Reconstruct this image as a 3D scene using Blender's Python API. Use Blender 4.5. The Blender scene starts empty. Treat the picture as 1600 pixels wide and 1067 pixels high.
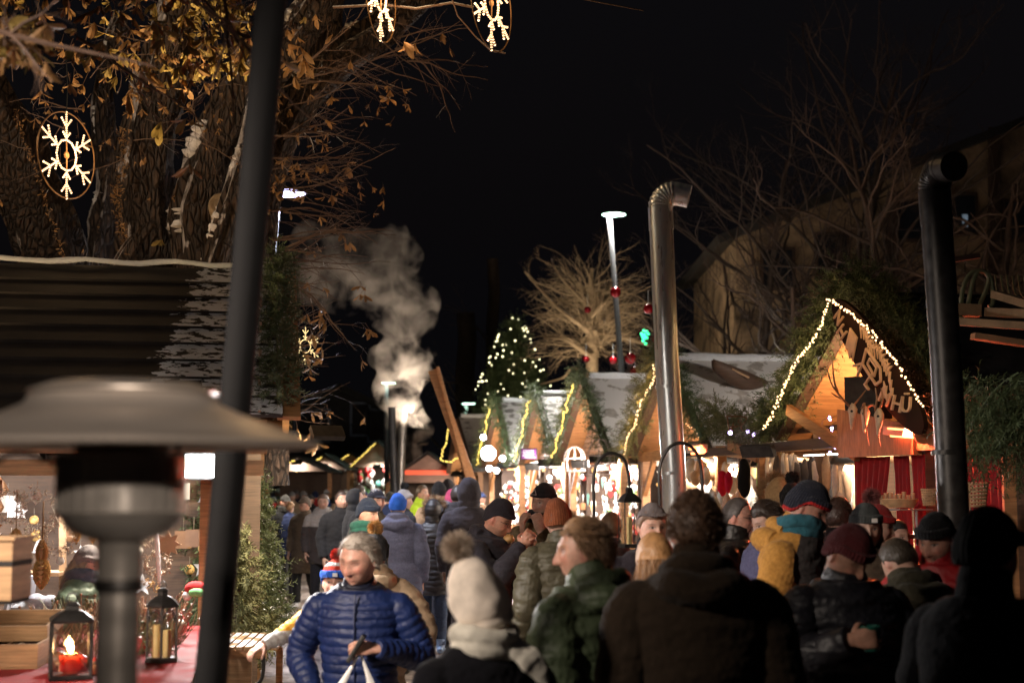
import bpy, bmesh, math, random
import numpy as np
from mathutils import Vector, Matrix, Quaternion

random.seed(7)
SC = bpy.context.scene
COL = SC.collection
R = math.radians
F = 2222.0
CAMZ = 1.98
PITCH = math.atan(221.5 / F)
CP, SP = math.cos(PITCH), math.sin(PITCH)

def P(px, py, Y):
    """world point seen at photo pixel (px,py) at distance Y along the street"""
    x = (px - 800.0) / F
    y = (533.5 - py) / F
    yw = CP - y * SP
    zw = SP + y * CP
    k = Y / yw
    return Vector((x * k, Y, CAMZ + zw * k))

# ------------------------------------------------------------------ numpy noise
def _h(i, j, k, seed):
    n = (i * 374761393 + j * 668265263 + k * 2147483647 + seed * 1274126177) & 0xffffffff
    n = ((n ^ (n >> 13)) * 1274126177) & 0xffffffff
    n = (n ^ (n >> 16)) & 0xffffffff
    return n.astype(np.float64) / 4294967295.0 * 2 - 1

def vnoise(p, scale=1.0, seed=0):
    q = p * scale
    f = np.floor(q); t = q - f; t = t * t * (3 - 2 * t)
    i = f.astype(np.int64)
    out = 0
    for a in (0, 1):
        for b in (0, 1):
            for c in (0, 1):
                w = (t[:, 0] if a else 1 - t[:, 0]) * (t[:, 1] if b else 1 - t[:, 1]) * (t[:, 2] if c else 1 - t[:, 2])
                out = out + w * _h(i[:, 0] + a, i[:, 1] + b, i[:, 2] + c, seed)
    return out

# ------------------------------------------------------------------ materials
MATS = {}
def _nt(name):
    m = bpy.data.materials.new(name); m.use_nodes = True
    nt = m.node_tree
    b = nt.nodes['Principled BSDF']
    return m, nt, b

def N(nt, t, **kw):
    n = nt.nodes.new(t)
    for k, v in kw.items():
        if k in n.inputs: n.inputs[k].default_value = v
        else: setattr(n, k, v)
    return n

def mixc(nt, fac, a, b, mode='MIX'):
    n = nt.nodes.new('ShaderNodeMix'); n.data_type = 'RGBA'; n.blend_type = mode
    for idx, v in ((0, fac), (6, a), (7, b)):
        if hasattr(v, 'is_linked') or hasattr(v, 'links'):
            nt.links.new(v, n.inputs[idx])
        elif v is not None:
            if idx == 0: n.inputs[0].default_value = v
            else: n.inputs[idx].default_value = (*v, 1) if len(v) == 3 else v
    return n.outputs[2]

def ramp(nt, src, stops):
    r = nt.nodes.new('ShaderNodeValToRGB')
    while len(r.color_ramp.elements) < len(stops): r.color_ramp.elements.new(0.5)
    for e, (p, c) in zip(r.color_ramp.elements, stops):
        e.position = p; e.color = (c, c, c, 1) if not hasattr(c, '__len__') else (*c, 1)
    nt.links.new(src, r.inputs[0])
    return r.outputs[0]

def coords(nt, scale=(1, 1, 1), obj=True):
    tc = N(nt, 'ShaderNodeTexCoord')
    mp = N(nt, 'ShaderNodeMapping'); mp.inputs['Scale'].default_value = scale
    nt.links.new(tc.outputs['Object' if obj else 'Generated'], mp.inputs[0])
    return mp.outputs[0]

def noise(nt, vec, scale, detail=4, rough=.55):
    n = N(nt, 'ShaderNodeTexNoise', Scale=scale, Detail=detail, Roughness=rough)
    nt.links.new(vec, n.inputs['Vector'])
    return n.outputs['Fac']

def bump(nt, b, h, strength=.4, dist=.01):
    n = N(nt, 'ShaderNodeBump', Strength=strength, Distance=dist)
    nt.links.new(h, n.inputs['Height']); nt.links.new(n.outputs[0], b.inputs['Normal'])

def mat(name, col, rough=.7, metal=0, var=.3, scale=8, bmp=.2, bdist=.005, stretch=(1, 1, 1), spec=None, coat=0, sheen=0, trans=0):
    if name in MATS: return MATS[name]
    m, nt, b = _nt(name)
    v = coords(nt, stretch)
    f = noise(nt, v, scale, 5)
    lo = tuple(c * (1 - var) for c in col); hi = tuple(min(1, c * (1 + var)) for c in col)
    nt.links.new(mixc(nt, ramp(nt, f, [(.3, 0.), (.7, 1.)]), lo, hi), b.inputs['Base Color'])
    nt.links.new(ramp(nt, f, [(.2, max(.03, rough - .12)), (.8, min(1, rough + .12))]), b.inputs['Roughness'])
    b.inputs['Metallic'].default_value = metal
    if spec is not None: b.inputs['Specular IOR Level'].default_value = spec
    if coat: b.inputs['Coat Weight'].default_value = coat
    if sheen: b.inputs['Sheen Weight'].default_value = sheen
    if trans: b.inputs['Transmission Weight'].default_value = trans
    if bmp: bump(nt, b, noise(nt, v, scale * 4, 4), bmp, bdist)
    MATS[name] = m; return m

def wood(name, col, rough=.6, along=(1, 1, 14), scale=4, plank=None, var=.45):
    """wood: grain runs along the axis whose stretch is small"""
    if name in MATS: return MATS[name]
    m, nt, b = _nt(name)
    v = coords(nt, along)
    f = noise(nt, v, scale, 6, .65)
    lo = tuple(c * (1 - var) for c in col); hi = tuple(min(1, c * (1 + var * .6)) for c in col)
    c = mixc(nt, ramp(nt, f, [(.3, 0.), (.7, 1.)]), lo, hi)
    v2 = coords(nt, (1, 1, 1)); f2 = noise(nt, v2, 1.7, 3)
    c = mixc(nt, .5, c, mixc(nt, f2, (.45,) * 3, (1.,) * 3), 'MULTIPLY')
    nt.links.new(c, b.inputs['Base Color']); b.inputs['Roughness'].default_value = rough
    bump(nt, b, f, .35, .004)
    MATS[name] = m; return m

def emis(name, col, strength, sampled=False):
    if name in MATS: return MATS[name]
    m, nt, b = _nt(name)
    b.inputs['Base Color'].default_value = (*[c * .5 for c in col], 1)
    b.inputs['Emission Color'].default_value = (*col, 1)
    b.inputs['Emission Strength'].default_value = strength
    if not sampled: m.cycles.emission_sampling = 'NONE'
    MATS[name] = m; return m

def snowy(name, col, thr=.55, scale=6, rough=.8, direction=(0, 0, 1), dirw=1.0, stretch=(1, 1, 1), snowcol=(.75, .76, .8), bscale=30, bstr=.5, var=.4, grad=None, bdist=.01, barkstretch=None, met=0):
    """material with real patches of snow on the faces turned to `direction`, broken by noise"""
    if name in MATS: return MATS[name]
    m, nt, b = _nt(name)
    v = coords(nt, barkstretch or (1, 1, 1))
    f = noise(nt, v, bscale * .3, 6, .7)
    c = mixc(nt, ramp(nt, f, [(.3, 0.), (.7, 1.)]), tuple(x * (1 - var) for x in col), tuple(min(1, x * (1 + var)) for x in col))
    if barkstretch:      # cracked bark plates
        vo = N(nt, 'ShaderNodeTexVoronoi', Scale=1.0); vo.feature = 'DISTANCE_TO_EDGE'
        dv = N(nt, 'ShaderNodeVectorMath', operation='MULTIPLY_ADD'); nn = N(nt, 'ShaderNodeTexNoise', Scale=3.0, Detail=4.0); nt.links.new(v, nn.inputs['Vector'])
        nt.links.new(coords(nt, (17, 17, 5.5)), dv.inputs[2]); nt.links.new(nn.outputs['Color'], dv.inputs[0]); dv.inputs[1].default_value = (3.4, 3.4, 2.6)
        nt.links.new(dv.outputs[0], vo.inputs['Vector']); pl = ramp(nt, vo.outputs['Distance'], [(.0, 0.), (.22, 1.)])
        c = mixc(nt, pl, tuple(x * .38 for x in col), c)
        fm = N(nt, 'ShaderNodeMath', operation='MULTIPLY_ADD'); nt.links.new(pl, fm.inputs[0]); fm.inputs[1].default_value = 1.2; nt.links.new(f, fm.inputs[2]); f = fm.outputs[0]
    g = N(nt, 'ShaderNodeNewGeometry')
    d = N(nt, 'ShaderNodeVectorMath', operation='DOT_PRODUCT')
    nt.links.new(g.outputs['Normal'], d.inputs[0]); d.inputs[1].default_value = direction
    n = noise(nt, coords(nt, stretch), scale, 5, .6)
    a = N(nt, 'ShaderNodeMath', operation='MULTIPLY_ADD'); nt.links.new(d.outputs['Value'], a.inputs[0]); a.inputs[1].default_value = dirw; nt.links.new(n, a.inputs[2])
    src = a.outputs[0]
    if grad:   # (axis, offset, gain): more snow further along an object axis
        tc = N(nt, 'ShaderNodeTexCoord'); s = N(nt, 'ShaderNodeSeparateXYZ'); nt.links.new(tc.outputs['Object'], s.inputs[0])
        q = N(nt, 'ShaderNodeMath', operation='SUBTRACT'); nt.links.new(s.outputs[grad[0]], q.inputs[0]); q.inputs[1].default_value = grad[1]
        q2 = N(nt, 'ShaderNodeMath', operation='MULTIPLY'); nt.links.new(q.outputs[0], q2.inputs[0]); q2.inputs[1].default_value = grad[2]
        q2.use_clamp = False
        q4 = N(nt, 'ShaderNodeClamp'); q4.inputs['Min'].default_value = -1.2; q4.inputs['Max'].default_value = .16
        nt.links.new(q2.outputs[0], q4.inputs[0])
        q3 = N(nt, 'ShaderNodeMath', operation='ADD'); nt.links.new(src, q3.inputs[0]); nt.links.new(q4.outputs[0], q3.inputs[1]); src = q3.outputs[0]
    k = ramp(nt, src, [(thr - .02, 0.), (thr + .02, 1.)]) if thr + .02 < 1 else None
    if k is None:
        s1 = N(nt, 'ShaderNodeMath', operation='SUBTRACT'); nt.links.new(src, s1.inputs[0]); s1.inputs[1].default_value = thr - .5; k = ramp(nt, s1.outputs[0], [(.48, 0.), (.52, 1.)])
    c = mixc(nt, k, c, snowcol)
    nt.links.new(c, b.inputs['Base Color']); b.inputs['Roughness'].default_value = rough
    b.inputs['Metallic'].default_value = met
    bump(nt, b, f, bstr, bdist)
    MATS[name] = m; return m

def colmat(name, rough=.8, kind='plain', scale=60, bstr=.3, bdist=.003, sheen=0, spec=.3, sss=0):
    """cloth / skin / hair: own colour from the mesh's pigment attribute"""
    m, nt, b = _nt(name)
    a = N(nt, 'ShaderNodeVertexColor'); a.layer_name = 'Col'
    v = coords(nt)
    f = noise(nt, v, scale * .25, 4)
    c = mixc(nt, 1.0, a.outputs[0], mixc(nt, ramp(nt, f, [(.25, 0.), (.75, 1.)]), (.72,) * 3, (1.15,) * 3), 'MULTIPLY')
    nt.links.new(c, b.inputs['Base Color'])
    b.inputs['Roughness'].default_value = rough
    b.inputs['Specular IOR Level'].default_value = spec
    if sheen:
        b.inputs['Sheen Weight'].default_value = sheen; b.inputs['Sheen Roughness'].default_value = .5
    if sss:
        b.inputs['Subsurface Weight'].default_value = sss; b.inputs['Subsurface Radius'].default_value = (.012, .005, .003); b.inputs['Subsurface Scale'].default_value = 1
    if kind == 'knit':
        w = N(nt, 'ShaderNodeTexWave', Scale=55.0, Distortion=1.2); w.bands_direction = 'Z'; nt.links.new(v, w.inputs['Vector'])
        w2 = N(nt, 'ShaderNodeTexWave', Scale=38.0, Distortion=1.0); w2.bands_direction = 'X'; nt.links.new(v, w2.inputs['Vector'])
        ad = N(nt, 'ShaderNodeMath', operation='ADD'); nt.links.new(w.outputs['Fac'], ad.inputs[0]); nt.links.new(w2.outputs['Fac'], ad.inputs[1])
        bump(nt, b, ad.outputs[0], bstr, bdist)
    else:
        bump(nt, b, noise(nt, v, scale, 5, .65), bstr, bdist)
    MATS[name] = m; return m

colmat('skin_surface', .5, scale=120, bstr=.12, bdist=.002, spec=.4, sss=.15)
colmat('matt_cloth', .92, scale=220, bstr=.35, bdist=.002, sheen=.05, spec=.12)
colmat('nylon_cloth', .52, scale=45, bstr=.5, bdist=.006, spec=.4)
colmat('leather', .38, scale=60, bstr=.4, bdist=.004, spec=.5)
colmat('knitwear', .92, kind='knit', scale=80, bstr=.6, bdist=.003, sheen=.1, spec=.12)
colmat('fur_fibre', .8, scale=80, bstr=.1, sheen=.15, spec=.2)
colmat('hair_fibre', .5, scale=120, bstr=.2, spec=.5)
colmat('goods_paint', .45, scale=40, bstr=.15, spec=.5)

# ------------------------------------------------------------------ mesh builder
class MB:
    def __init__(s): s.v = []; s.f = []; s.m = []; s.c = []; s.mi = 0; s.col = None; s.usecol = False
    def setcol(s, c): s.col = c; s.usecol = True; return s
    def add(s, vs, fs):
        o = len(s.v); s.v.extend([tuple(x) for x in vs]); s.f.extend([tuple(i + o for i in f) for f in fs]); s.m.extend([s.mi] * len(fs))
        s.c.extend([s.col] * len(vs)); return s
    def box(s, c, size, rot=None, M=None):
        hx, hy, hz = size[0] / 2, size[1] / 2, size[2] / 2
        vs = [Vector((x * hx, y * hy, z * hz)) for z in (-1, 1) for y in (-1, 1) for x in (-1, 1)]
        if rot is not None: vs = [rot @ v for v in vs]
        vs = [v + Vector(c) for v in vs]
        if M is not None: vs = [M @ v for v in vs]
        return s.add(vs, [(0, 2, 3, 1), (4, 5, 7, 6), (0, 1, 5, 4), (2, 6, 7, 3), (0, 4, 6, 2), (1, 3, 7, 5)])
    def bar(s, a, b, w, h, up=Vector((0, 0, 1))):
        a = Vector(a); b = Vector(b); t = (b - a).normalized(); x = t.cross(up)
        if x.length < 1e-4: x = t.cross(Vector((1, 0, 0)))
        x.normalize(); y = x.cross(t)
        vs = [p + x * (sx * w / 2) + y * (sy * h / 2) for p in (a, b) for sy in (-1, 1) for sx in (-1, 1)]
        return s.add(vs, [(0, 1, 3, 2), (4, 6, 7, 5), (0, 4, 5, 1), (2, 3, 7, 6), (0, 2, 6, 4), (1, 5, 7, 3)])
    def tube(s, pts, rad, n=8, caps=True, ry=None, side=None):
        pts = [Vector(p) for p in pts]; m = len(pts)
        if not hasattr(rad, '__len__'): rad = [rad] * m
        if ry is None: ry = rad
        elif not hasattr(ry, '__len__'): ry = [ry] * m
        vs = []; x = Vector(side) if side is not None else None
        for i, p in enumerate(pts):
            t = (pts[min(i + 1, m - 1)] - pts[max(i - 1, 0)])
            if t.length < 1e-9: t = Vector((0, 0, 1))
            t.normalize()
            if x is None:
                x = t.orthogonal().normalized()
            xx = (x - t * x.dot(t))
            if xx.length < 1e-5: xx = t.orthogonal()
            xx.normalize()
            if side is None: x = xx
            y = t.cross(xx)
            for k in range(n):
                a = 2 * math.pi * k / n
                vs.append(p + xx * (math.cos(a) * rad[i]) + y * (math.sin(a) * ry[i]))
        fs = [(i * n + k, i * n + (k + 1) % n, (i + 1) * n + (k + 1) % n, (i + 1) * n + k) for i in range(m - 1) for k in range(n)]
        if caps:
            fs.append(tuple(range(n - 1, -1, -1))); fs.append(tuple((m - 1) * n + k for k in range(n)))
        return s.add(vs, fs)
    def sphere(s, c, r, n=12, m=8, M=None):
        if not hasattr(r, '__len__'): r = (r, r, r)
        vs = [Vector((0, 0, -r[2]))]; c = Vector(c)
        for i in range(1, m):
            th = math.pi * i / m
            for k in range(n):
                a = 2 * math.pi * k / n
                vs.append(Vector((r[0] * math.sin(th) * math.cos(a), r[1] * math.sin(th) * math.sin(a), -r[2] * math.cos(th))))
        vs.append(Vector((0, 0, r[2])))
        if M is not None: vs = [M @ v for v in vs]
        vs = [v + c for v in vs]
        fs = [(0, 1 + (k + 1) % n, 1 + k) for k in range(n)]
        for i in range(m - 2):
            for k in range(n):
                a = 1 + i * n + k; b = 1 + i * n + (k + 1) % n
                fs.append((a, b, b + n, a + n))
        l = len(vs) - 1; o = 1 + (m - 2) * n
        fs += [(l, o + k, o + (k + 1) % n) for k in range(n)]
        return s.add(vs, fs)
    def lathe(s, prof, c=(0, 0, 0), n=24, M=None):
        """prof: list of (r, z)"""
        c = Vector(c); vs = []
        for r, z in prof:
            for k in range(n):
                a = 2 * math.pi * k / n
                vs.append(Vector((r * math.cos(a), r * math.sin(a), z)))
        if M is not None: vs = [M @ v for v in vs]
        vs = [v + c for v in vs]
        m = len(prof)
        fs = [(i * n + k, i * n + (k + 1) % n, (i + 1) * n + (k + 1) % n, (i + 1) * n + k) for i in range(m - 1) for k in range(n)]
        if prof[0][0] > 1e-5: fs.append(tuple(range(n - 1, -1, -1)))
        if prof[-1][0] > 1e-5: fs.append(tuple((m - 1) * n + k for k in range(n)))
        return s.add(vs, fs)
    def prism(s, poly, vec):
        """poly: list of 3D points (planar), extruded by vec"""
        n = len(poly); vec = Vector(vec)
        vs = [Vector(p) for p in poly] + [Vector(p) + vec for p in poly]
        fs = [tuple(range(n - 1, -1, -1)), tuple(range(n, 2 * n))] + [(i, (i + 1) % n, n + (i + 1) % n, n + i) for i in range(n)]
        return s.add(vs, fs)
    def mesh(s, name='m'):
        me = bpy.data.meshes.new(name); me.from_pydata(s.v, [], s.f)
        if s.mi or any(s.m):
            me.polygons.foreach_set('material_index', s.m)
        if s.usecol:
            ca = me.color_attributes.new('Col', 'FLOAT_COLOR', 'POINT')
            arr = np.ones((len(s.v), 4)); arr[:, :3] = np.array([c or (.5, .5, .5) for c in s.c]); ca.data.foreach_set('color', arr.ravel())
        me.update(); return me
    def build(s, name, mats, parent=None, local=False, smooth=True, origin=None, fixn=True):
        me = s.mesh(name)
        if fixn:
            bm = bmesh.new(); bm.from_mesh(me); bmesh.ops.recalc_face_normals(bm, faces=bm.faces[:]); bm.to_mesh(me); bm.free()
        return link(name, me, mats, parent, local, smooth, origin)

def link(name, me, mats, parent=None, local=False, smooth=True, origin=None):
    if not isinstance(mats, (list, tuple)): mats = [mats]
    for m in mats: me.materials.append(MATS[m] if isinstance(m, str) else m)
    if smooth:
        me.polygons.foreach_set('use_smooth', [True] * len(me.polygons))
        try: me.set_sharp_from_angle(angle=R(38))
        except Exception: pass
    o = bpy.data.objects.new(name, me); COL.objects.link(o)
    if parent is not None:
        o.parent = parent
        if not local:
            me.transform(wmat(parent).inverted())
    else:
        if origin is None and len(me.vertices):
            co = np.empty(len(me.vertices) * 3); me.vertices.foreach_get('co', co); co = co.reshape(-1, 3)
            origin = Vector(((co[:, 0].min() + co[:, 0].max()) / 2, (co[:, 1].min() + co[:, 1].max()) / 2, co[:, 2].min()))
        if origin is not None:
            me.transform(Matrix.Translation(-Vector(origin))); o.location = origin
    return o

def wmat(o):
    m = Matrix.LocRotScale(o.location, o.rotation_euler, o.scale)
    return (wmat(o.parent) @ m) if o.parent else m

def tag(o, label=None, cat=None, group=None, kind=None):
    if label: o['label'] = label
    if cat: o['category'] = cat
    if group: o['group'] = group
    if kind: o['kind'] = kind
    return o

def thing(name, label, cat, loc=(0, 0, 0), rz=0, group=None, tilt=None):
    o = bpy.data.objects.new(name, None); COL.objects.link(o); o.empty_display_size = .1
    o.location = loc; o.rotation_euler = (tilt[0], tilt[1], rz) if tilt else (0, 0, rz)
    return tag(o, label, cat, group)

def copy_tree(o, parent=None):
    c = o.copy(); COL.objects.link(c); c.parent = parent
    for ch in [x for x in list(COL.objects) if x.parent == o]: copy_tree(ch, c)
    return c

def area(name, loc, target, size, power, col=(1, 1, 1), parent=None, shape='RECTANGLE', sy=None, spread=None):
    l = bpy.data.lights.new(name, 'AREA'); l.energy = power; l.color = col; l.shape = shape; l.size = size; l.size_y = sy or size
    if spread: l.spread = R(spread)
    o = bpy.data.objects.new(name, l); COL.objects.link(o)
    loc = Vector(loc); q = (Vector(target) - loc).to_track_quat('-Z', 'Y')
    M = Matrix.LocRotScale(loc, q, None)
    if parent is not None:
        o.parent = parent; M = wmat(parent).inverted() @ M
    o.location, r, _ = M.decompose(); o.rotation_euler = r.to_euler()
    return o

def point(name, loc, power, col=(1, 1, 1), r=.05, parent=None):
    l = bpy.data.lights.new(name, 'POINT'); l.energy = power; l.color = col; l.shadow_soft_size = r
    o = bpy.data.objects.new(name, l); COL.objects.link(o); o.location = loc
    if parent is not None:
        o.parent = parent; o.location = wmat(parent).inverted() @ Vector(loc)
    return o

def textmesh(s, size, extrude=.004):
    cu = bpy.data.curves.new('t', 'FONT'); cu.body = s; cu.size = size; cu.extrude = extrude; cu.align_x = 'CENTER'; cu.align_y = 'CENTER'
    o = bpy.data.objects.new('t', cu); COL.objects.link(o)
    dg = bpy.context.evaluated_depsgraph_get(); dg.update()
    me = bpy.data.meshes.new_from_object(o.evaluated_get(dg))
    bpy.data.objects.remove(o); bpy.data.curves.remove(cu)
    vs = [v.co.copy() for v in me.vertices]; fs = [tuple(p.vertices) for p in me.polygons]
    return vs, fs

# ------------------------------------------------------------------ common materials
wood('warm_timber', (.42, .2, .08))
wood('pale_timber', (.5, .3, .15))
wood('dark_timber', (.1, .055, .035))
wood('clad_boards', (.5, .33, .25))
mat('galvanised_steel', (.8, .88, .98), .32, .6, .12, 3, .08, stretch=(8, 8, 1))
mat('black_steel', (.045, .042, .04), .42, .6, .4, 14, .15)
mat('stainless', (.5, .46, .42), .34, .6, .15, 5, .05, stretch=(1, 1, 6))
mat('grey_paint', (.015, .015, .016), .75, .0, .15, 20, .08, spec=.15)
mat('lamp_paint', (.05, .05, .054), .5, .2, .2, 20, .1)
mat('snow', (.78, .8, .84), .85, 0, .06, 14, .6, .02)
mat('red_cloth', (.26, .007, .012), .85, 0, .25, 6, .3, .006)
mat('white_lace', (.65, .6, .56), .9, 0, .2, 30, .5)
mat('clear_glass', (.9, .9, .9), .06, 0, .02, 4, 0, trans=1)
mat('wax', (.8, .6, .25), .5, 0, .1, 10, .1)
mat('paper', (.7, .65, .58), .9, 0, .15, 20, .2)
# ================================================================== world, camera, sun
w = bpy.data.worlds.new('World'); SC.world = w; w.use_nodes = True
wn = w.node_tree; bg = wn.nodes['Background']
sky = wn.nodes.new('ShaderNodeTexSky'); sky.sky_type = 'NISHITA'; sky.sun_disc = False
sky.sun_elevation = R(-4); sky.sun_rotation = R(200)
sk = wn.nodes.new('ShaderNodeMix'); sk.data_type = 'RGBA'; sk.blend_type = 'ADD'; sk.inputs[0].default_value = 1; wn.links.new(sky.outputs[0], sk.inputs[6]); sk.inputs[7].default_value = (.030, .028, .036, 1)   # night air lit by the town
wn.links.new(sk.outputs[2], bg.inputs[0]); bg.inputs[1].default_value = .06

cam = bpy.data.cameras.new('camera'); co = bpy.data.objects.new('camera', cam); COL.objects.link(co)
co.location = (0, 0, CAMZ); co.rotation_euler = (R(90) + PITCH, 0, 0)
cam.sensor_width = 36; cam.lens = 36 * F / 1600; cam.clip_start = .1; cam.clip_end = 600
cam.dof.use_dof = True; cam.dof.focus_distance = 11.0; cam.dof.aperture_fstop = 2.0; cam.dof.aperture_blades = 0
SC.camera = co
SC.view_settings.view_transform = 'Standard'; SC.view_settings.look = 'None'; SC.view_settings.gamma = 1; SC.view_settings.exposure = .3
SC.cycles.use_denoising = True
SC.cycles.max_bounces = 6; SC.cycles.diffuse_bounces = 3; SC.cycles.glossy_bounces = 3; SC.cycles.transmission_bounces = 5; SC.cycles.volume_bounces = 1
SC.cycles.sample_clamp_indirect = 4.0; SC.cycles.sample_clamp_direct = 0; SC.cycles.caustics_reflective = False; SC.cycles.caustics_refractive = False
SC.cycles.transparent_max_bounces = 12

# ================================================================== ground
def ground():
    m, nt, b = _nt('paving')
    v = coords(nt)
    br = N(nt, 'ShaderNodeTexBrick', Scale=1.0); br.inputs['Brick Width'].default_value = .42; br.inputs['Row Height'].default_value = .2
    br.inputs['Mortar Size'].default_value = .012; br.inputs['Color1'].default_value = (.11, .085, .07, 1); br.inputs['Color2'].default_value = (.16, .125, .1, 1); br.inputs['Mortar'].default_value = (.04, .035, .03, 1)
    nt.links.new(v, br.inputs['Vector'])
    n1 = noise(nt, v, 1.3, 6, .65); n2 = noise(nt, v, 9, 6, .7)
    ad = N(nt, 'ShaderNodeMath', operation='MULTIPLY_ADD'); nt.links.new(n2, ad.inputs[0]); ad.inputs[1].default_value = .5; nt.links.new(n1, ad.inputs[2])
    k = ramp(nt, ad.outputs[0], [(.62, 0.), (.86, .75)])
    c = mixc(nt, k, br.outputs['Color'], (.5, .42, .37))
    nt.links.new(c, b.inputs['Base Color'])
    nt.links.new(ramp(nt, n1, [(.35, .28), (.6, .8)]), b.inputs['Roughness'])
    bump(nt, b, ad.outputs[0], .8, .03)
    MATS['paving'] = m
    mb = MB()
    # a sheet reaching far, subdivided near the street with a little unevenness
    xs = [-250, -40, -12] + [x * .25 for x in range(-24, 33)] + [12, 40, 250]
    ys = [-30, -8] + [y * .5 for y in range(-6, 90)] + [60, 100, 300]
    g = []
    for y in ys:
        for x in xs:
            z = 0
            if -6 < x < 8 and -3 < y < 45: z = .012 * math.sin(x * 2.3 + y) * math.sin(y * 1.7)
            g.append((x, y, z - .012))
    nx = len(xs)
    fs = [(j * nx + i, j * nx + i + 1, (j + 1) * nx + i + 1, (j + 1) * nx + i) for j in range(len(ys) - 1) for i in range(nx - 1)]
    mb.add(g, fs)
    tag(mb.build('ground', 'paving', origin=(0, 0, 0)), kind='structure')
ground()

# ================================================================== stall rows
D = Vector((-.177, .984, 0)).normalized()      # direction of the street
U = Vector((D.y, -D.x, 0))                      # from the street into the right-hand stalls
P0 = Vector((2.9, 12.4, 0))
def TR(s, u, z): return P0 + D * s + U * u + Vector((0, 0, z))
LP = Vector((-1.91, 10.9, 0))
def TG(s, u, z): return TR(s, u + .3, z)
def TN(s, u, z): return TR(s, u + .2, z)
def on_front(px, py, u):
    """(s, z) of the spot on the front plane u of the right-hand row that lies behind photo pixel (px, py)"""
    yw = CP - (533.5 - py) / F * SP; t = (px - 800) / F / yw
    s = (P0.x + .984 * u - t * (P0.y + .177 * u)) / (.177 + .984 * t)
    return s, P(px, py, P0.y + .177 * u + .984 * s).z
def TL(s, u, z): return LP + D * s - U * u + Vector((0, 0, z))

mat('needle_green', (.085, .12, .05), .65, 0, .5, 30, 0)
mat('needle_warm', (.15, .15, .06), .65, 0, .5, 30, 0)
snowy('needle_snow', (.09, .12, .06), thr=1.02, scale=25, direction=(-.1, -.3, .9), dirw=.5, bstr=0)

def sprigs(mb, pts, n, rad, L=.15, nn=13, needle=.045, wd=.0035, droop=.3, rng=random):
    """fir sprigs scattered round a polyline"""
    seg = [(pts[i], pts[i + 1]) for i in range(len(pts) - 1)]
    ln = [(b - a).length for a, b in seg]; tot = sum(ln)
    for _ in range(n):
        r = rng.random() * tot; i = 0
        while i < len(ln) - 1 and r > ln[i]: r -= ln[i]; i += 1
        a, b = seg[i]; t = (b - a).normalized(); p = a + (b - a) * (r / max(ln[i], 1e-6))
        o = Vector((rng.gauss(0, 1), rng.gauss(0, 1), rng.gauss(0, 1))).normalized()
        rr = rad * rng.random() ** .5
        p = p + o * rr
        d = (o * .9 + t * rng.uniform(-.9, .9) + Vector((0, 0, -droop))).normalized()
        l = L * rng.uniform(.6, 1.25)
        x = d.orthogonal().normalized(); y = d.cross(x)
        vs = []; fs = []
        vs += [p - x * .002, p + x * .002, p + d * l]; fs.append((0, 1, 2))
        for k in range(nn):
            q = p + d * (l * (k + .5) / nn)
            ang = k * 2.4 + rng.random()
            e = (x * math.cos(ang) + y * math.sin(ang)) * .85 + d * .6
            e.normalize(); wv = e.cross(d).normalized() * wd * rng.uniform(.8, 1.6)
            nl = needle * (1.1 - .5 * k / nn) * rng.uniform(.8, 1.2)
            j = len(vs); vs += [q - wv, q + wv, q + e * nl + wv * .5, q + e * nl - wv * .5]; fs.append((j, j + 1, j + 2, j + 3))
        mb.add(vs, fs)

def garland(label, pts, n, rad, material='needle_green', group='fir garlands on the stalls', **kw):
    mb = MB(); sprigs(mb, pts, n, rad, **kw)
    core = MB(); core.tube(pts, rad * .25, 6)
    mb.add(core.v, core.f)
    return tag(mb.build('fir_garland', material, smooth=False, fixn=False), label, 'garland', group)

def bulb_parts(pts, r, m, root):
    s = MB(); s.sphere((0, 0, 0), r, 6, 4); me = s.mesh('bulb'); first = None
    for q in pts:
        if first is None: first = link('bulb', me, m, root, True)
        o = first if q is pts[0] else first.copy()
        if o is not first: COL.objects.link(o); o.parent = root
        o.location = wmat(root).inverted() @ q

def lightstring(label, pts, step, r, strength_mat, group='strings of fairy lights along the gables', cat='fairy lights', jitter=.008, rng=random, glow=0):
    root = thing('light_string', label, cat, pts[0], group=group)
    mb = MB(); wm = MB(); wire = []
    tot = sum((pts[i + 1] - pts[i]).length for i in range(len(pts) - 1)); n = int(tot / step)
    for k in range(n):
        d = k * step; i = 0
        while i < len(pts) - 2 and d > (pts[i + 1] - pts[i]).length: d -= (pts[i + 1] - pts[i]).length; i += 1
        t = (pts[i + 1] - pts[i]).normalized(); p = pts[i] + t * d + Vector((rng.gauss(0, jitter), rng.gauss(0, jitter), rng.gauss(0, jitter)))
        wire.append(p); mb.sphere(p, r, 6, 4)
    wm.tube(wire, .003, 4)
    wm.build('wire', 'grey_paint', root)
    if len(wire) > 100: mb.build('bulbs', strength_mat, root)
    else: bulb_parts(wire, r, strength_mat, root)
    if glow:
        for k in range(4):
            q = wire[int((k + .5) / 4 * len(wire))]; point('string_glow', q - U * .05 + Vector((0, 0, .0)), glow, (1, .55, .2), .04, root)
    return root

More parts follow.
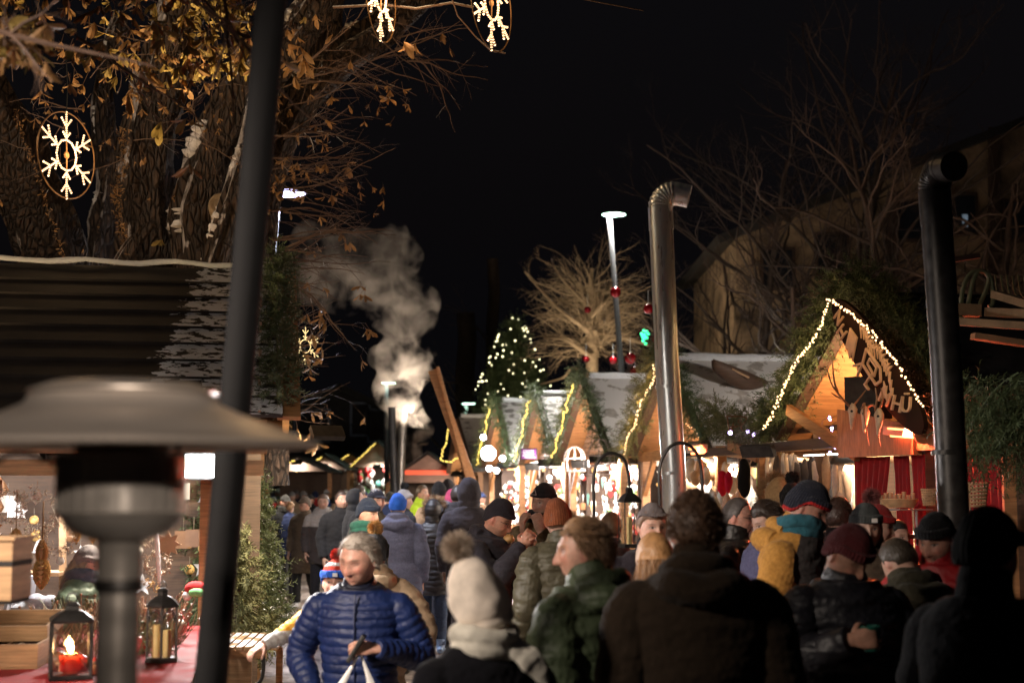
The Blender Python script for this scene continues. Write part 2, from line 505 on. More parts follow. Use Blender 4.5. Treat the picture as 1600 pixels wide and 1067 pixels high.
emis('fairy_gold', (1, .62, .3), 3.4, True)
emis('fairy_yellow', (1, .7, .14), 2.2, True)
emis('lamp_white', (.92, .95, 1), 60, True)
emis('lamp_green', (.6, 1, .75), 12, True)
emis('heater_glow', (1, .18, .05), 9, True)
emis('violet_led', (.6, .45, 1), 14, True)
mat('dark_roof', (.03, .027, .026), .7, 0, .5, 6, .5, .01)
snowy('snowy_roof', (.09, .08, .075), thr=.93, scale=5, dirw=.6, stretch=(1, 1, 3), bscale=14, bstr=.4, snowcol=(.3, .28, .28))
snowy('pale_roof', (.42, .38, .34), thr=.96, scale=3.5, dirw=.62, bscale=18, bstr=.4, snowcol=(.8, .77, .75))
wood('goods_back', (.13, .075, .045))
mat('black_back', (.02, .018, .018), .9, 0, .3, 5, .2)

def roof_slab(mb, A, B, C_, D_, th):
    """A,B ridge ends, C_,D_ eave ends (quad A,B,C_,D_), thickness downwards"""
    n = (B - A).cross(D_ - A).normalized()
    if n.z < 0: n = -n
    lo = [p - n * th for p in (A, B, C_, D_)]
    vs = [A, B, C_, D_] + lo
    mb.add(vs, [(0, 1, 2, 3), (7, 6, 5, 4), (0, 4, 5, 1), (1, 5, 6, 2), (2, 6, 7, 3), (3, 7, 4, 0)])

def clapboards(mb, A, B, E, Fq, rows, th):
    """roof or wall as overlapping boards; A-B upper edge, E-Fq lower edge (A over E)"""
    n = (B - A).cross(E - A).normalized()
    for i in range(rows):
        t0 = i / rows; t1 = (i + 1.12) / rows
        a = A.lerp(E, t0); b = B.lerp(Fq, t0); e = A.lerp(E, min(t1, 1.02)); f = B.lerp(Fq, min(t1, 1.02))
        o0 = n * .002; o1 = n * th
        vs = [a + o0, b + o0, f + o1, e + o1, a - n * .004, b - n * .004, f + n * .001, e + n * .001]
        mb.add(vs, [(0, 1, 2, 3), (7, 6, 5, 4), (0, 4, 5, 1), (1, 5, 6, 2), (2, 6, 7, 3), (3, 7, 4, 0)])

def stall(T, name, label, s0, hn, hf, ridge, eave, depth, roofm, liningm='warm_timber', panel=True, over=.35, rows=8, board_roof=True, counter=True, post=True, group='wooden market stalls', rsteps=True, into=1):
    root = thing(name, label, 'market stall', T(s0, 0, 0), group=group)
    ap = lambda u: T(s0, u, ridge)
    nr = lambda u: T(s0 - hn, u, eave)
    fr = lambda u: T(s0 + hf, u, eave)
    mb = MB()
    for e in (nr, fr):
        if board_roof: clapboards(mb, ap(-over), ap(depth), e(-over), e(depth), rows, .03 * (1 if True else 1))
        else: roof_slab(mb, ap(-over), ap(depth), e(depth), e(-over), .03)
    mb.build('roof', roofm, root, smooth=False)
    mb = MB()
    dz = Vector((0, 0, -.045))
    for e in (nr, fr): roof_slab(mb, ap(-over + .02) + dz, ap(depth - .02) + dz, e(depth - .02) + dz, e(-over + .02) + dz, .025)
    mb.build('roof_lining', liningm, root, smooth=False)
    mb = MB()
    for e in (nr, fr): mb.bar(ap(-over - .02) + Vector((0, 0, -.05)), e(-over - .02) + Vector((0, 0, -.05)), .03, .16, up=U)
    mb.build('barge_board', 'dark_timber', root, smooth=False)
    mb = MB()   # snow along the ridge
    sp = [ap(-over + .05 + (depth + over - .1) * k / 14) + Vector((0, 0, .02 + .015 * random.random())) for k in range(15)]
    mb.tube(sp, [(.045 + .02 * random.random()) * (1 if rsteps else .3) for _ in sp], 8); mb.build('ridge_snow', 'snow' if rsteps else 'dark_roof', root)
    if panel:
        mb = MB(); k = .97
        A = T(s0 - .02, .12, ridge - .12); 
        nb = 14
        for i in range(nb):
            z0 = eave + (ridge - .14 - eave) * i / nb; z1 = eave + (ridge - .14 - eave) * (i + 1) / nb - .012
            f0 = (ridge - .1 - z0) / (ridge - eave) * .93; f1 = (ridge - .1 - z1) / (ridge - eave) * .93
            q = [T(s0 - hn * f0, .1, z0), T(s0 + hf * f0, .1, z0), T(s0 + hf * f1, .115, z1), T(s0 - hn * f1, .115, z1)]
            mb.prism(q, U * .03)
        mb.build('gable_cladding', 'clad_boards', root, smooth=False)
    mb = MB()
    h = eave
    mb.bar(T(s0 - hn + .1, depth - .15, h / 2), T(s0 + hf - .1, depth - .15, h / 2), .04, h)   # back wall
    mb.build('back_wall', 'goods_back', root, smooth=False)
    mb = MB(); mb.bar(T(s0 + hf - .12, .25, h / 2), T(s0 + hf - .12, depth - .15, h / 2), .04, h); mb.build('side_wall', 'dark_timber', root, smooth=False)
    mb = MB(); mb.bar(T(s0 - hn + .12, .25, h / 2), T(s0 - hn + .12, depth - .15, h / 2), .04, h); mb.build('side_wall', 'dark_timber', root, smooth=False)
    if post:
        for s in (s0 - hn + .08, s0 + hf - .08):
            mb = MB(); mb.box(T(s, .02, eave / 2), (.11, .11, eave), Matrix.Rotation(math.atan2(D.y, D.x), 3, 'Z')); mb.build('post', 'warm_timber', root, smooth=False)
        mb = MB(); mb.bar(T(s0 - hn, .0, eave - .07), T(s0 + hf, .0, eave - .07), .12, .13); mb.build('beam', 'warm_timber', root, smooth=False)
        for sg, ss in ((1, s0 - hn + .1), (-1, s0 + hf - .1)):
            mb = MB(); mb.bar(T(ss, -.0, eave - .6), T(ss + sg * .5, -.0, eave - .14), .06, .07); mb.build('brace', 'warm_timber', root, smooth=False)
    if counter:
        mb = MB(); mb.bar(T(s0 - hn + .15, .1, .5), T(s0 + hf - .15, .1, .5), .05, 1.0); mb.bar(T(s0 - hn + .1, .25, 1.02), T(s0 + hf - .1, .25, 1.02), .6, .04)
        mb.build('counter', 'warm_timber', root, smooth=False)
    return root

def stall_lamp(parent, loc, target, power, col=(1, .93, .82), size=.3, spread=150):
    mb = MB(); d = (Vector(target) - Vector(loc)).normalized()
    mb.bar(Vector(loc) - d * .02, Vector(loc) - d * .07, size * .9, .12); mb.build('lamp_housing', 'black_steel', parent, smooth=False)
    area('lamp_light', loc, target, size, power, col, parent, sy=.1, spread=spread)

# right row
GROUP = 'wooden market stalls along the street'
st1 = stall(TN, 'market_stall', 'nearest wooden gabled stall with the dark oval hut sign, skulls and red curtains', 0, 1.46, 1.97, 3.62, 2.47, 3.2, 'dark_roof', panel=False, over=.0, counter=False, post=False, group=GROUP, rows=10, rsteps=False)
st2 = stall(TG, 'market_stall', 'gabled stall with orange wood lining seen through the gap behind the shiny steel flue', 5.96, 1.7, 1.75, 3.58, 2.42, 3.0, 'pale_roof', panel=False, over=.1, group=GROUP, board_roof=False)
st3 = stall(TG, 'market_stall', 'gabled stall with pink horizontal boards and snowy garland under the light tree', 10.5, 1.75, 1.85, 3.67, 2.42, 3.0, 'pale_roof', group=GROUP, over=.15, board_roof=False)
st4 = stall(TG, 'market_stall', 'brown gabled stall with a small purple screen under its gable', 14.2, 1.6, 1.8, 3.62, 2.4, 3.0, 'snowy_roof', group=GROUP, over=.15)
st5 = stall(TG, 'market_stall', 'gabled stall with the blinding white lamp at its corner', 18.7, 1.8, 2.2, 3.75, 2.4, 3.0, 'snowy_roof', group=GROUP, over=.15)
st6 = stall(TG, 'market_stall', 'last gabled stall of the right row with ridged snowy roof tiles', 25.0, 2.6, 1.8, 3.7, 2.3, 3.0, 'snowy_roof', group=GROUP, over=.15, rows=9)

def rake(T, s0, hn, hf, ridge, eave, u, side, n=12, wig=.0, off=0, drop=0):
    e = T(s0 - hn, u, eave) if side == 'n' else T(s0 + hf, u, eave)
    a = T(s0, u, ridge)
    out = []
    for i in range(n + 1):
        t = i / n; p = a.lerp(e, t) + Vector((0, 0, off - drop * math.sin(t * math.pi)))
        out.append(p + Vector((random.gauss(0, wig), random.gauss(0, wig), random.gauss(0, wig))))
    return out

# garlands and lights of the near stall
garland('thick green fir garland over the far slope edge of the hut-sign gable', rake(TN, 0, 1.46, 2.05, 3.78, 2.55, -.12, 'f'), 900, .2, 'needle_green', L=.17, nn=14)
garland('thick green fir garland over the near slope edge above the oval sign', rake(TN, 0, 1.7, 1.97, 3.8, 2.5, .0, 'n'), 900, .18, 'needle_green', L=.17, nn=14)
lightstring('warm fairy lights down the far edge of the hut-sign gable', [TR(on_front(x, y, -.24)[0], -.24, on_front(x, y, -.24)[1]) for x, y in ((1294, 471), (1289, 485), (1285, 505), (1272, 528), (1258, 548), (1243, 566), (1232, 590), (1222, 612), (1212, 632), (1203, 655), (1192, 672))], .02, .0085, 'fairy_gold', glow=1.8)
lightstring('warm fairy lights above the oval hut sign', [TR(on_front(x, y, -.42)[0], -.42, on_front(x, y, -.42)[1]) for x, y in ((1296, 468), (1312, 478), (1332, 492), (1354, 512), (1376, 536), (1393, 556), (1408, 580), (1421, 600), (1433, 620), (1443, 640))], .028, .0085, 'fairy_gold', glow=1.2)
# festoon between the hut-sign stall and the next
fp = [TG(1.95 + 2.2 * t, -.12, 2.72 - .25 * math.sin(math.pi * t) + .1 * t) for t in [i / 8 for i in range(9)]]
garland('sagging fir garland hung between the hut-sign gable and the steel flue', fp, 750, .17, 'needle_warm', L=.17, nn=14)
garland('fir garland on the far edge of the orange gable behind the steel flue', rake(TG, 5.96, 1.7, 1.8, 3.75, 2.4, -.22, 'f'), 700, .17, 'needle_warm', L=.16)
garland('fir garland on the near edge of the orange gable behind the steel flue', rake(TG, 5.96, 1.7, 1.8, 3.75, 2.5, -.22, 'n'), 500, .15, 'needle_green', L=.16)
lightstring('warm fairy lights down the orange gable left of the steel flue', rake(TG, 5.96, 1.7, 1.75, 3.5, 2.35, -.3, 'f', 14, .02, drop=.05), .03, .009, 'fairy_gold', glow=1.8)
lightstring('warm fairy lights down the orange gable right of the steel flue', rake(TG, 5.96, 1.62, 1.75, 3.5, 2.45, -.3, 'n', 14, .03), .06, .009, 'fairy_gold')
for (nm, s0, hn, hf, rd, mt, cn) in (('pink boarded gable', 10.5, 1.75, 1.85, 3.67, 'needle_snow', 420), ('brown gable with the purple screen', 14.2, 1.6, 1.8, 3.62, 'needle_snow', 330), ('gable beside the white lamp', 18.7, 1.8, 2.2, 3.75, 'needle_green', 300)):
    garland('snow dusted fir garland on the far edge of the ' + nm, rake(TG, s0, hn, hf + .05, rd + .12, 2.42, -.28, 'f'), cn, .095, mt, L=.16, nn=10, wd=.005)
    garland('snow dusted fir garland on the near edge of the ' + nm, rake(TG, s0, hn + .05, hf, rd + .12, 2.42, -.28, 'n'), cn, .095, mt, L=.16, nn=10, wd=.005)
    lightstring('yellow fairy lights down the far edge of the ' + nm, rake(TG, s0, hn, hf - .05, rd - .12, 2.38, -.36, 'f', 14, .02, drop=.03), .034, .012, 'fairy_yellow', glow=1.6)
lightstring('yellow fairy lights on the last gable behind the leaning plank', [P(x, y, 33) for x, y in ((703, 660), (697, 690), (688, 718), (702, 722), (722, 712), (733, 716))], .05, .018, 'fairy_yellow')

# porch of the near stall: posts, beams, shelf roof, fascia with skulls
tp = thing('stall_porch', 'timber porch of the fur stall with dark beams, thick post and slanting braces', 'porch', TR(1.5, 0, 0))
def bar_px(root, nm, a, b, w, h, m='warm_timber', up=Vector((0, 0, 1))):
    mb = MB(); mb.bar(a, b, w, h, up); return mb.build(nm, m, root, smooth=False)
bar_px(tp, 'post', TR(2.28, .1, 0), TR(2.28, .1, 2.36), .13, .13)
bar_px(tp, 'post', TR(-.05, .1, 0), TR(-.05, .1, 2.42), .07, .07, 'dark_timber')
bar_px(tp, 'post', TR(-1.38, .1, 0), TR(-1.38, .1, 2.42), .1, .1, 'dark_timber')
bar_px(tp, 'lower_beam', TR(-1.4, .1, 2.36), TR(4.2, .1, 2.33), .1, .09, 'dark_timber')
bar_px(tp, 'upper_beam', TR(-.05, .3, 2.5), TR(2.9, .3, 2.5), .06, .05, 'dark_timber')
bar_px(tp, 'brace', P(1232, 640, 13.4), P(1340, 712, 12.1), .05, .1)
bar_px(tp, 'brace', P(1140, 695, 15.5), P(1185, 715, 14.7), .05, .1)
bar_px(tp, 'tie_beam', TR(-.1, .9, 2.36), TR(2.9, .9, 2.36), .05, .07)
mb = MB(); roof_slab(mb, TR(.0, .35, 2.3), TR(2.1, .35, 2.3), TR(2.1, 1.5, 2.2), TR(0, 1.5, 2.2), .03); mb.build('awning_flap', 'warm_timber', tp, smooth=False)
mb = MB(); roof_slab(mb, TR(2.5, .35, 2.32), TR(4.2, .35, 2.32), TR(4.2, 1.3, 2.22), TR(2.5, 1.3, 2.22), .03); mb.build('awning_flap', 'pale_timber', tp, smooth=False)
# led strip under the flap
mb = MB(); mb.tube([TR(.1 + .1 * k, .42, 2.262) for k in range(20)], .009, 6)
tag(mb.build('led_strip', emis('led_warm', (1, .92, .8), 12, True)), 'thin white led strip glowing under the flap of the fur stall', 'led strip')

# rear wall of the near stall (curtain side) + fascia board
fb = thing('fascia_board', 'broad orange board above the red curtains, hung with skulls', 'board', TR(-.7, -.05, 2.2))
mb = MB(); mb.prism([TR(-.02, -.08, 2.2), TR(-1.46, -.08, 2.2), TR(-1.46, -.08, 2.42), TR(-.02, -.08, 2.62)], U * .04); mb.build('board', wood('fascia_timber', (.5, .22, .1), along=(6, 6, 1.5)), fb, smooth=False)
mb = MB(); mb.box(TG(-.05, -.1, 2.72), (.3, .3, .36), Matrix.Rotation(.9, 3, 'Z'))
tag(mb.build('loudspeaker', 'black_steel', smooth=False), 'black box loudspeaker under the peak of the near gable', 'loudspeaker')

def curtain(label, a, b, ztop, zbot, pinch=.5, folds=9, m='red_cloth', side=0):
    mb = MB(); n = folds * 8; rows = 16; vs = []
    L = (b - a); per = Vector((0, 0, 1)).cross(L).normalized()
    for j in range(rows + 1):
        t = j / rows; z = ztop + (zbot - ztop) * t
        wdt = 1 - pinch * (math.sin(t * math.pi / 2) ** 1.2)
        for i in range(n + 1):
            q = i / n; q2 = (q - side) * wdt + side
            off = .028 * math.sin(q * folds * 2 * math.pi + .8 * math.sin(t * 2)) * (.5 + .6 * t)
            vs.append(a + L * q2 + per * off + Vector((0, 0, z)))
    fs = [(j * (n + 1) + i, j * (n + 1) + i + 1, (j + 1) * (n + 1) + i + 1, (j + 1) * (n + 1) + i) for j in range(rows) for i in range(n)]
    mb.add(vs, fs)
    o = mb.build('curtain', m); 
    md = o.modifiers.new('s', 'SOLIDIFY'); md.thickness = .004
    return tag(o, label, 'curtain', 'red curtains of the hut stall')
z0 = Vector((0, 0, 0))
curtain('red curtain directly below the skulls, gathered towards its left', TR(-.08, .05, 0), TR(-.78, .05, 0), 2.2, 1.0, .45, 6, side=0)
curtain('narrow red curtain left of the black flue behind the heater', TR(-.84, .05, 0), TR(-1.12, .05, 0), 2.2, 1.0, .3, 4, side=1)
curtain('narrow red curtain half hidden by the black flue', TR(-1.16, .05, 0), TR(-1.4, .05, 0), 2.2, 1.0, .2, 3, side=1)
curtain('red curtain right of the black flue drawn back to the right', TR(-1.95, .05, 0), TR(-2.55, .05, 0), 2.2, 1.0, .5, 5, side=1)
hw = thing('stall_hut', 'timber hut with red lit window right of the black flue', 'hut', TR(-2.6, .5, 0), group=GROUP)
mb = MB(); mb.bar(TR(-.1, 1.1, 1.1), TR(-3.6, 1.1, 1.1), .05, 2.3); mb.build('back_wall', 'pale_timber', hw, smooth=False)
mb = MB(); mb.box(TR(-2.62, .06, 1.15), (.09, .09, 2.4), Matrix.Rotation(1.4, 3, 'Z')); mb.build('post', 'warm_timber', hw, smooth=False)
mb = MB(); mb.bar(TR(-1.45, -.03, 2.31), TR(-3.6, -.03, 2.31), .05, .16); mb.build('fascia', 'fascia_timber', hw, smooth=False)
mb = MB(); mb.bar(TR(-2.68, .1, 1.1), TR(-3.6, .1, 1.1), .05, 2.2); mb.build('front_wall', 'dark_timber', hw, smooth=False)
mb = MB(); mb.bar(TR(-.1, .1, .55), TR(-2.6, .1, .55), .05, 1.1); mb.bar(TR(-.1, .3, 1.12), TR(-2.6, .3, 1.12), .5, .04); mb.build('counter', 'warm_timber', hw, smooth=False)
mb = MB(); roof_slab(mb, TR(-1.6, .0, 2.62), TR(-4.2, .0, 2.62), TR(-4.2, 2.5, 2.9), TR(-1.6, 2.5, 2.9), .05); mb.build('roof', 'black_back', hw, smooth=False)

# ================================================================== left row
snowy('left_roof', (.02, .015, .013), thr=.90, scale=5, dirw=.32, stretch=(2, 3, 5), bscale=14, bstr=.4, var=.55, grad=(0, .95, 1.6), snowcol=(.82, .84, .9))
def left_stall():
    T = TL
    root = thing('market_stall', 'left wooden stall with dark board roof and patchy snow, side open to the viewer', 'market stall', T(0, 1.5, 0), group=GROUP)
    Lx = 5.2
    A, B = T(0, -.12, 3.62), T(0, Lx, 3.62)
    E, G = T(-1.72, -.12, 2.42), T(-1.72, Lx, 2.42)
    mb = MB(); clapboards(mb, B, A, G, E, 9, -.022); mb.build('roof', 'left_roof', root, smooth=False)
    E2, G2 = T(1.72, -.12, 2.42), T(1.72, Lx, 2.42)
    mb = MB(); clapboards(mb, A, B, E2, G2, 8, -.06); mb.build('roof', 'left_roof', root, smooth=False)
    mb = MB()
    for e, g in ((E, G), (E2, G2)): roof_slab(mb, A + Vector((0, 0, -.1)), B + Vector((0, 0, -.1)), g + Vector((0, 0, -.1)), e + Vector((0, 0, -.1)), .025)
    mb.build('roof_lining', 'warm_timber', root, smooth=False)
    mb = MB(); n = 40; sp = [A.lerp(B, k / n) + Vector((0, 0, .03 + .012 * math.sin(k * 1.3) + .01 * random.random())) for k in range(n + 1)]
    mb.tube(sp, [.016 + .01 * random.random() for _ in sp], 8); mb.build('ridge_snow', 'snow', root)
    mb = MB()
    for e in (E, E2): mb.bar(A - U * -.04 + Vector((0, 0, -.02)), e - U * -.04 + Vector((0, 0, -.02)), .03, .15, up=U)
    mb.build('barge_board', 'warm_timber', root, smooth=False)
    # eave fascia facing the viewer
    mb = MB(); mb.bar(T(-1.66, -.02, 2.28), T(-1.66, Lx, 2.28), .04, .22); mb.build('fascia', 'warm_timber', root, smooth=False)
    mb = MB(); mb.bar(T(-1.6, 0, 2.08), T(-1.6, Lx, 2.08), .1, .1); mb.build('eave_beam', 'pale_timber', root, smooth=False)
    for s, u in ((-1.6, .35), (1.6, .35), (-1.6, 2.9), (-1.6, Lx), (.1, .35)):
        mb = MB(); mb.box(T(s, u, 1.08), (.09, .09, 2.16), Matrix.Rotation(.18, 3, 'Z')); mb.build('post', 'warm_timber', root, smooth=False)
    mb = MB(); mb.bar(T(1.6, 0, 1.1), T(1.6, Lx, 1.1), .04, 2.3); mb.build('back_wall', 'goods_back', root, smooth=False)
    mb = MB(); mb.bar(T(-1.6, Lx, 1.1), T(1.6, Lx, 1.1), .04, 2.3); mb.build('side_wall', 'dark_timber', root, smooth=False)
    mb = MB()
    for k in range(10): mb.bar(T(-1.6 + .3 * k, .03, 2.4), T(-1.6 + .3 * k, .03, 2.4 + .0 + (1.25 - abs(-1.6 + .3 * k) / 1.6 * 1.2)), .26, .02, up=U)
    mb.build('gable_boards', 'clad_boards', root, smooth=False)
    return root
ls = left_stall()
garland('fir garland on the street edge of the left stall roof', [TL(s, -.1, 3.74 - abs(s) * .7) for s in (-1.7, -1.2, -.6, 0)], 460, .085, 'needle_snow', L=.15, nn=12)
garland('fir garland on the far street edge of the left stall roof', [TL(s, -.08, 3.74 - abs(s) * .7) for s in (0, .6, 1.2, 1.7)], 300, .085, 'needle_snow', L=.15, nn=10)
snowy('bare_snow_roof', (.1, .06, .045), thr=.72, scale=5, dirw=.3, bscale=14, bstr=.4, snowcol=(.55, .53, .54))
for i, (s, rd, hw_, lab) in enumerate(((4.6, 3.55, 1.7, 'second stall of the left row with snowy roof edge'), (9.4, 3.5, 1.7, 'third stall of the left row behind the small snowflake light'), (15, 3.6, 1.8, 'fourth stall of the left row, dark with a narrow lit front'))):
    stall(TL, 'market_stall', lab, s, hw_, hw_, rd, 2.4, 3.0, 'bare_snow_roof', group=GROUP, over=.12, rows=8)
    garland('fir garland on the front edge of the ' + lab.split(' with')[0].split(' behind')[0].split(',')[0], [TL(s + q, -.02, rd + .1 - abs(q) * .68) for q in (-1.7, -.8, 0, .8, 1.7)], 380 - 100 * i, .1, 'needle_green', L=.16, nn=10, wd=.005)

# far stalls with lit edges closing the street
def far_stall(px, pyr, Y, hw_, zr, ze, label, lights=True, roof='dark_roof', goods=None, cfront='clad_boards'):
    c = P(px, 755, Y); c.z = 0
    root = thing('market_stall', label, 'market stall', c, group=GROUP)
    mb = MB(); a = Vector((0, 0, zr))
    for sg in (-1, 1):
        e = Vector((sg * hw_, 0, ze))
        roof_slab(mb, c + a + Vector((0, -.3, 0)), c + a + Vector((0, 2.5, 0)), c + e + Vector((0, 2.5, 0)), c + e + Vector((0, -.3, 0)), .06)
    mb.build('roof', roof, root, smooth=False)
    mb = MB(); mb.prism([c + Vector((-hw_ * .95, 0, ze)), c + Vector((hw_ * .95, 0, ze)), c + Vector((0, 0, zr - .12))], (0, .05, 0)); mb.build('gable_cladding', cfront, root, smooth=False)
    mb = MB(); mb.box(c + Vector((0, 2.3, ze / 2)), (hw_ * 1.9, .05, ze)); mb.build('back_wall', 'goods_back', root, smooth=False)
    mb = MB(); mb.box(c + Vector((0, .1, .5)), (hw_ * 1.9, .05, 1)); mb.box(c + Vector((0, .2, 1.02)), (hw_ * 1.9, .5, .04)); mb.build('counter', 'warm_timber', root, smooth=False)
    for sg in (-1, 1):
        mb = MB(); mb.box(c + Vector((sg * hw_ * .93, .02, ze / 2)), (.1, .1, ze)); mb.build('post', 'warm_timber', root, smooth=False)
    if lights:
        pts = [c + Vector((-hw_, -.4, ze - .05)), c + Vector((-hw_ * .5, -.4, (zr + ze) / 2 - .08)), c + Vector((0, -.4, zr - .1))]
        lightstring('yellow fairy lights on the ' + label.split(' with')[0], pts, .05, .02, 'fairy_yellow')
    return root, c
far_specs = [(590, 46, .9, 3.4, 2.5, 'far dark stall right of centre with bright colourful goods'), (548, 50, .8, 3.1, 2.5, 'far small stall left of the flue pair with white goods'),
             (507, 44, .8, 2.9, 2.4, 'far brown stall behind the left crowd with pale shutters'), (466, 38, .9, 2.7, 2.3, 'far low stall behind the left crowd with pinkish boards')]
FAR = []
for px, Y, hw_, zr, ze, lab in far_specs: FAR.append(far_stall(px, 0, Y, hw_, zr, ze, lab)); 
for (root, c), pw in zip(FAR, (160, 120, 60, 60)):
    stall_lamp(root, c + Vector((0, -.25, 2.5)), c + Vector((0, .8, 1.6)), pw * .10)
tent, tc_ = far_stall(668, 0, 40, 1.2, 2.9, 2.0, 'far stall with a low brown roof and a red glowing strip behind the leaning plank', lights=False, roof='dark_roof')
mb = MB(); mb.box(P(664, 738, 39.5), (1.3, .06, .12)); tag(mb.build('neon_strip', emis('red_neon', (1, .12, .05), .9, True), smooth=False), 'long red glowing strip on the stall behind the leaning plank', 'light')

# leaning plank (split beam)
mb = MB(); mb.bar(P(737, 752, 24), P(676, 578, 24), .16, .04, up=Vector((0, 1, 0))); mb.bar(P(731, 745, 23.9), P(684, 573, 23.9), .05, .06, up=Vector((0, 1, 0)))
tag(mb.build('plank', 'warm_timber', smooth=False), 'tall raw timber plank leaning left over the crowd', 'plank')

# ================================================================== houses
mat('stucco', (.3, .21, .13), .95, 0, .75, 1.6, .9, .03)  # strong mottling painted in for branch shadows and fresco
mat('house_dark', (.05, .045, .045), .9, 0, .35, 2, .3)
mat('window_dark', (.02, .022, .03), .12, 0, .2, 4, .0)
mat('frame_blue', (.2, .24, .32), .6, 0, .2, 9, .1)
def right_house():
    c = P(1480, 755, 34); c.z = 0
    root = thing('house', 'large plastered house with a steep gable behind the bare trees on the right', 'house', c)
    Y = 34
    pl = [P(1150, 700, Y), P(1150, 368, Y), P(1180, 352, Y), P(1395, 262, Y), P(1640, 175, Y), P(1900, 270, Y), P(1900, 700, Y)]
    for p in (pl[0], pl[-1]): p.z = 0
    mb = MB(); mb.prism(pl, (0, 8, 0)); mb.build('wall', 'stucco', root, smooth=False)
    mb = MB()
    for a, b in ((P(1120, 368, Y - .3), P(1640, 166, Y - .3)), (P(1640, 166, Y - .3), P(1930, 272, Y - .3))):
        roof_slab(mb, b, b + Vector((0, 9, 0)), a + Vector((0, 9, 0)), a, .2)
    mb.build('roof', 'dark_roof', root, smooth=False)
    for px, py, w_, h_ in ((1505, 335, .55, .9), (1300, 400, .7, 1.0), (1420, 345, .6, .9), (1215, 420, .7, .9), (1590, 345, .6, .9), (1350, 470, .8, 1.0), (1450, 470, .8, 1.0)):
        q = P(px, py, Y - .03)
        mb = MB(); mb.box(q, (w_ + .16, .08, h_ + .16)); f = mb.build('window', 'dark_timber', root, smooth=False)
        mb = MB(); mb.box(q + Vector((0, -.045, 0)), (w_, .02, h_)); mb.build('pane', 'window_dark', f, smooth=False)
    mb = MB()
    for x in (1553, 1395): mb.bar(P(x, 600, Y - .12), P(x, 200 if x == 1553 else 300, Y - .12), .25, .12, up=Vector((0, 1, 0)))
    mb.build('timber_post', 'dark_timber', root, smooth=False)
    for (a_, b_, pw_) in ((P(1300, 480, 30), P(1330, 400, 34), 1.6), (P(1520, 430, 30), P(1560, 330, 34), 1.2)):  # lamps added out of sight to brighten the house wall
        mb = MB(); mb.box(a_, (.2, .2, .12)); mb.bar(a_, Vector((a_.x, a_.y, 0)), .08, .08); mb.build('added_lamp', 'grey_paint', root, smooth=False)
        area('added_light', a_ + Vector((0, .15, .1)), b_, .4, pw_, (1, .68, .38), root)
    q = P(1508, 345, Y - .1)
    mb = MB(); mb.box(q, (.12, .05, .3)); mb.build('lit_slit', emis('cool_window', (.6, .8, 1), .12), root, smooth=False)
    return root
right_house()
def back_house():
    Y = 62; c = P(520, 755, Y); c.z = 0
    root = thing('house', 'dark unlit house closing the far left end of the street', 'house', c)
    pl = [P(430, 750, Y), P(430, 650, Y), P(530, 605, Y), P(640, 655, Y), P(640, 750, Y)]
    for p in (pl[0], pl[-1]): p.z = 0
    mb = MB(); mb.prism(pl, (0, 9, 0)); mb.build('wall', 'house_dark', root, smooth=False)
    mb = MB()
    for a, b in ((P(415, 652, Y - .5), P(530, 598, Y - .5)), (P(530, 598, Y - .5), P(655, 657, Y - .5))): roof_slab(mb, b, b + Vector((0, 10, 0)), a + Vector((0, 10, 0)), a, .3)
    mb.build('roof', 'dark_roof', root, smooth=False)
    for px, py in ((475, 665), (500, 665), (563, 655), (590, 665)):
        q = P(px, py, Y - .05)
        mb = MB(); mb.box(q, (.9, .1, 1.5)); f = mb.build('window', 'frame_blue', root, smooth=False)
        mb = MB(); mb.box(q + Vector((0, -.06, 0)), (.7, .03, 1.3)); mb.build('pane', 'window_dark', f, smooth=False)
back_house()
# ================================================================== trees
snowy('bark_snow', (.06, .035, .022), thr=.99, scale=2.6, direction=(-.75, -.35, .55), dirw=.62, bscale=34, bstr=1.0, var=.7, bdist=.05, barkstretch=(1, 1, .18), snowcol=(.5, .44, .42))
snowy('twig_bark', (.11, .065, .045), thr=1.15, scale=5, bscale=40, bstr=.5, bdist=.01)
snowy('willow_bark', (.26, .19, .12), thr=1.0, scale=2.2, dirw=.5, bscale=30, bstr=.4, bdist=.01)
snowy('dark_bark', (.065, .042, .03), thr=1.16, scale=2.0, dirw=.5, bscale=30, bstr=.5, bdist=.01)
mat('old_snow', (.72, .68, .66), .85, 0, .25, 14, .8, .02)
mat('dry_leaf', (.3, .16, .06), .6, 0, .5, 9, .3, .004)
mat('olive_leaf', (.34, .24, .07), .6, 0, .45, 9, .3, .004)

def crspline(pts, sub):
    out = []; n = len(pts)
    for i in range(n - 1):
        p0 = pts[max(i - 1, 0)]; p1 = pts[i]; p2 = pts[i + 1]; p3 = pts[min(i + 2, n - 1)]
        for k in range(sub):
            t = k / sub
            out.append(.5 * ((2 * p1) + (p2 - p0) * t + (2 * p0 - 5 * p1 + 4 * p2 - p3) * t * t + (3 * p1 - p0 - 3 * p2 + p3) * t ** 3))
    out.append(pts[-1]); return out

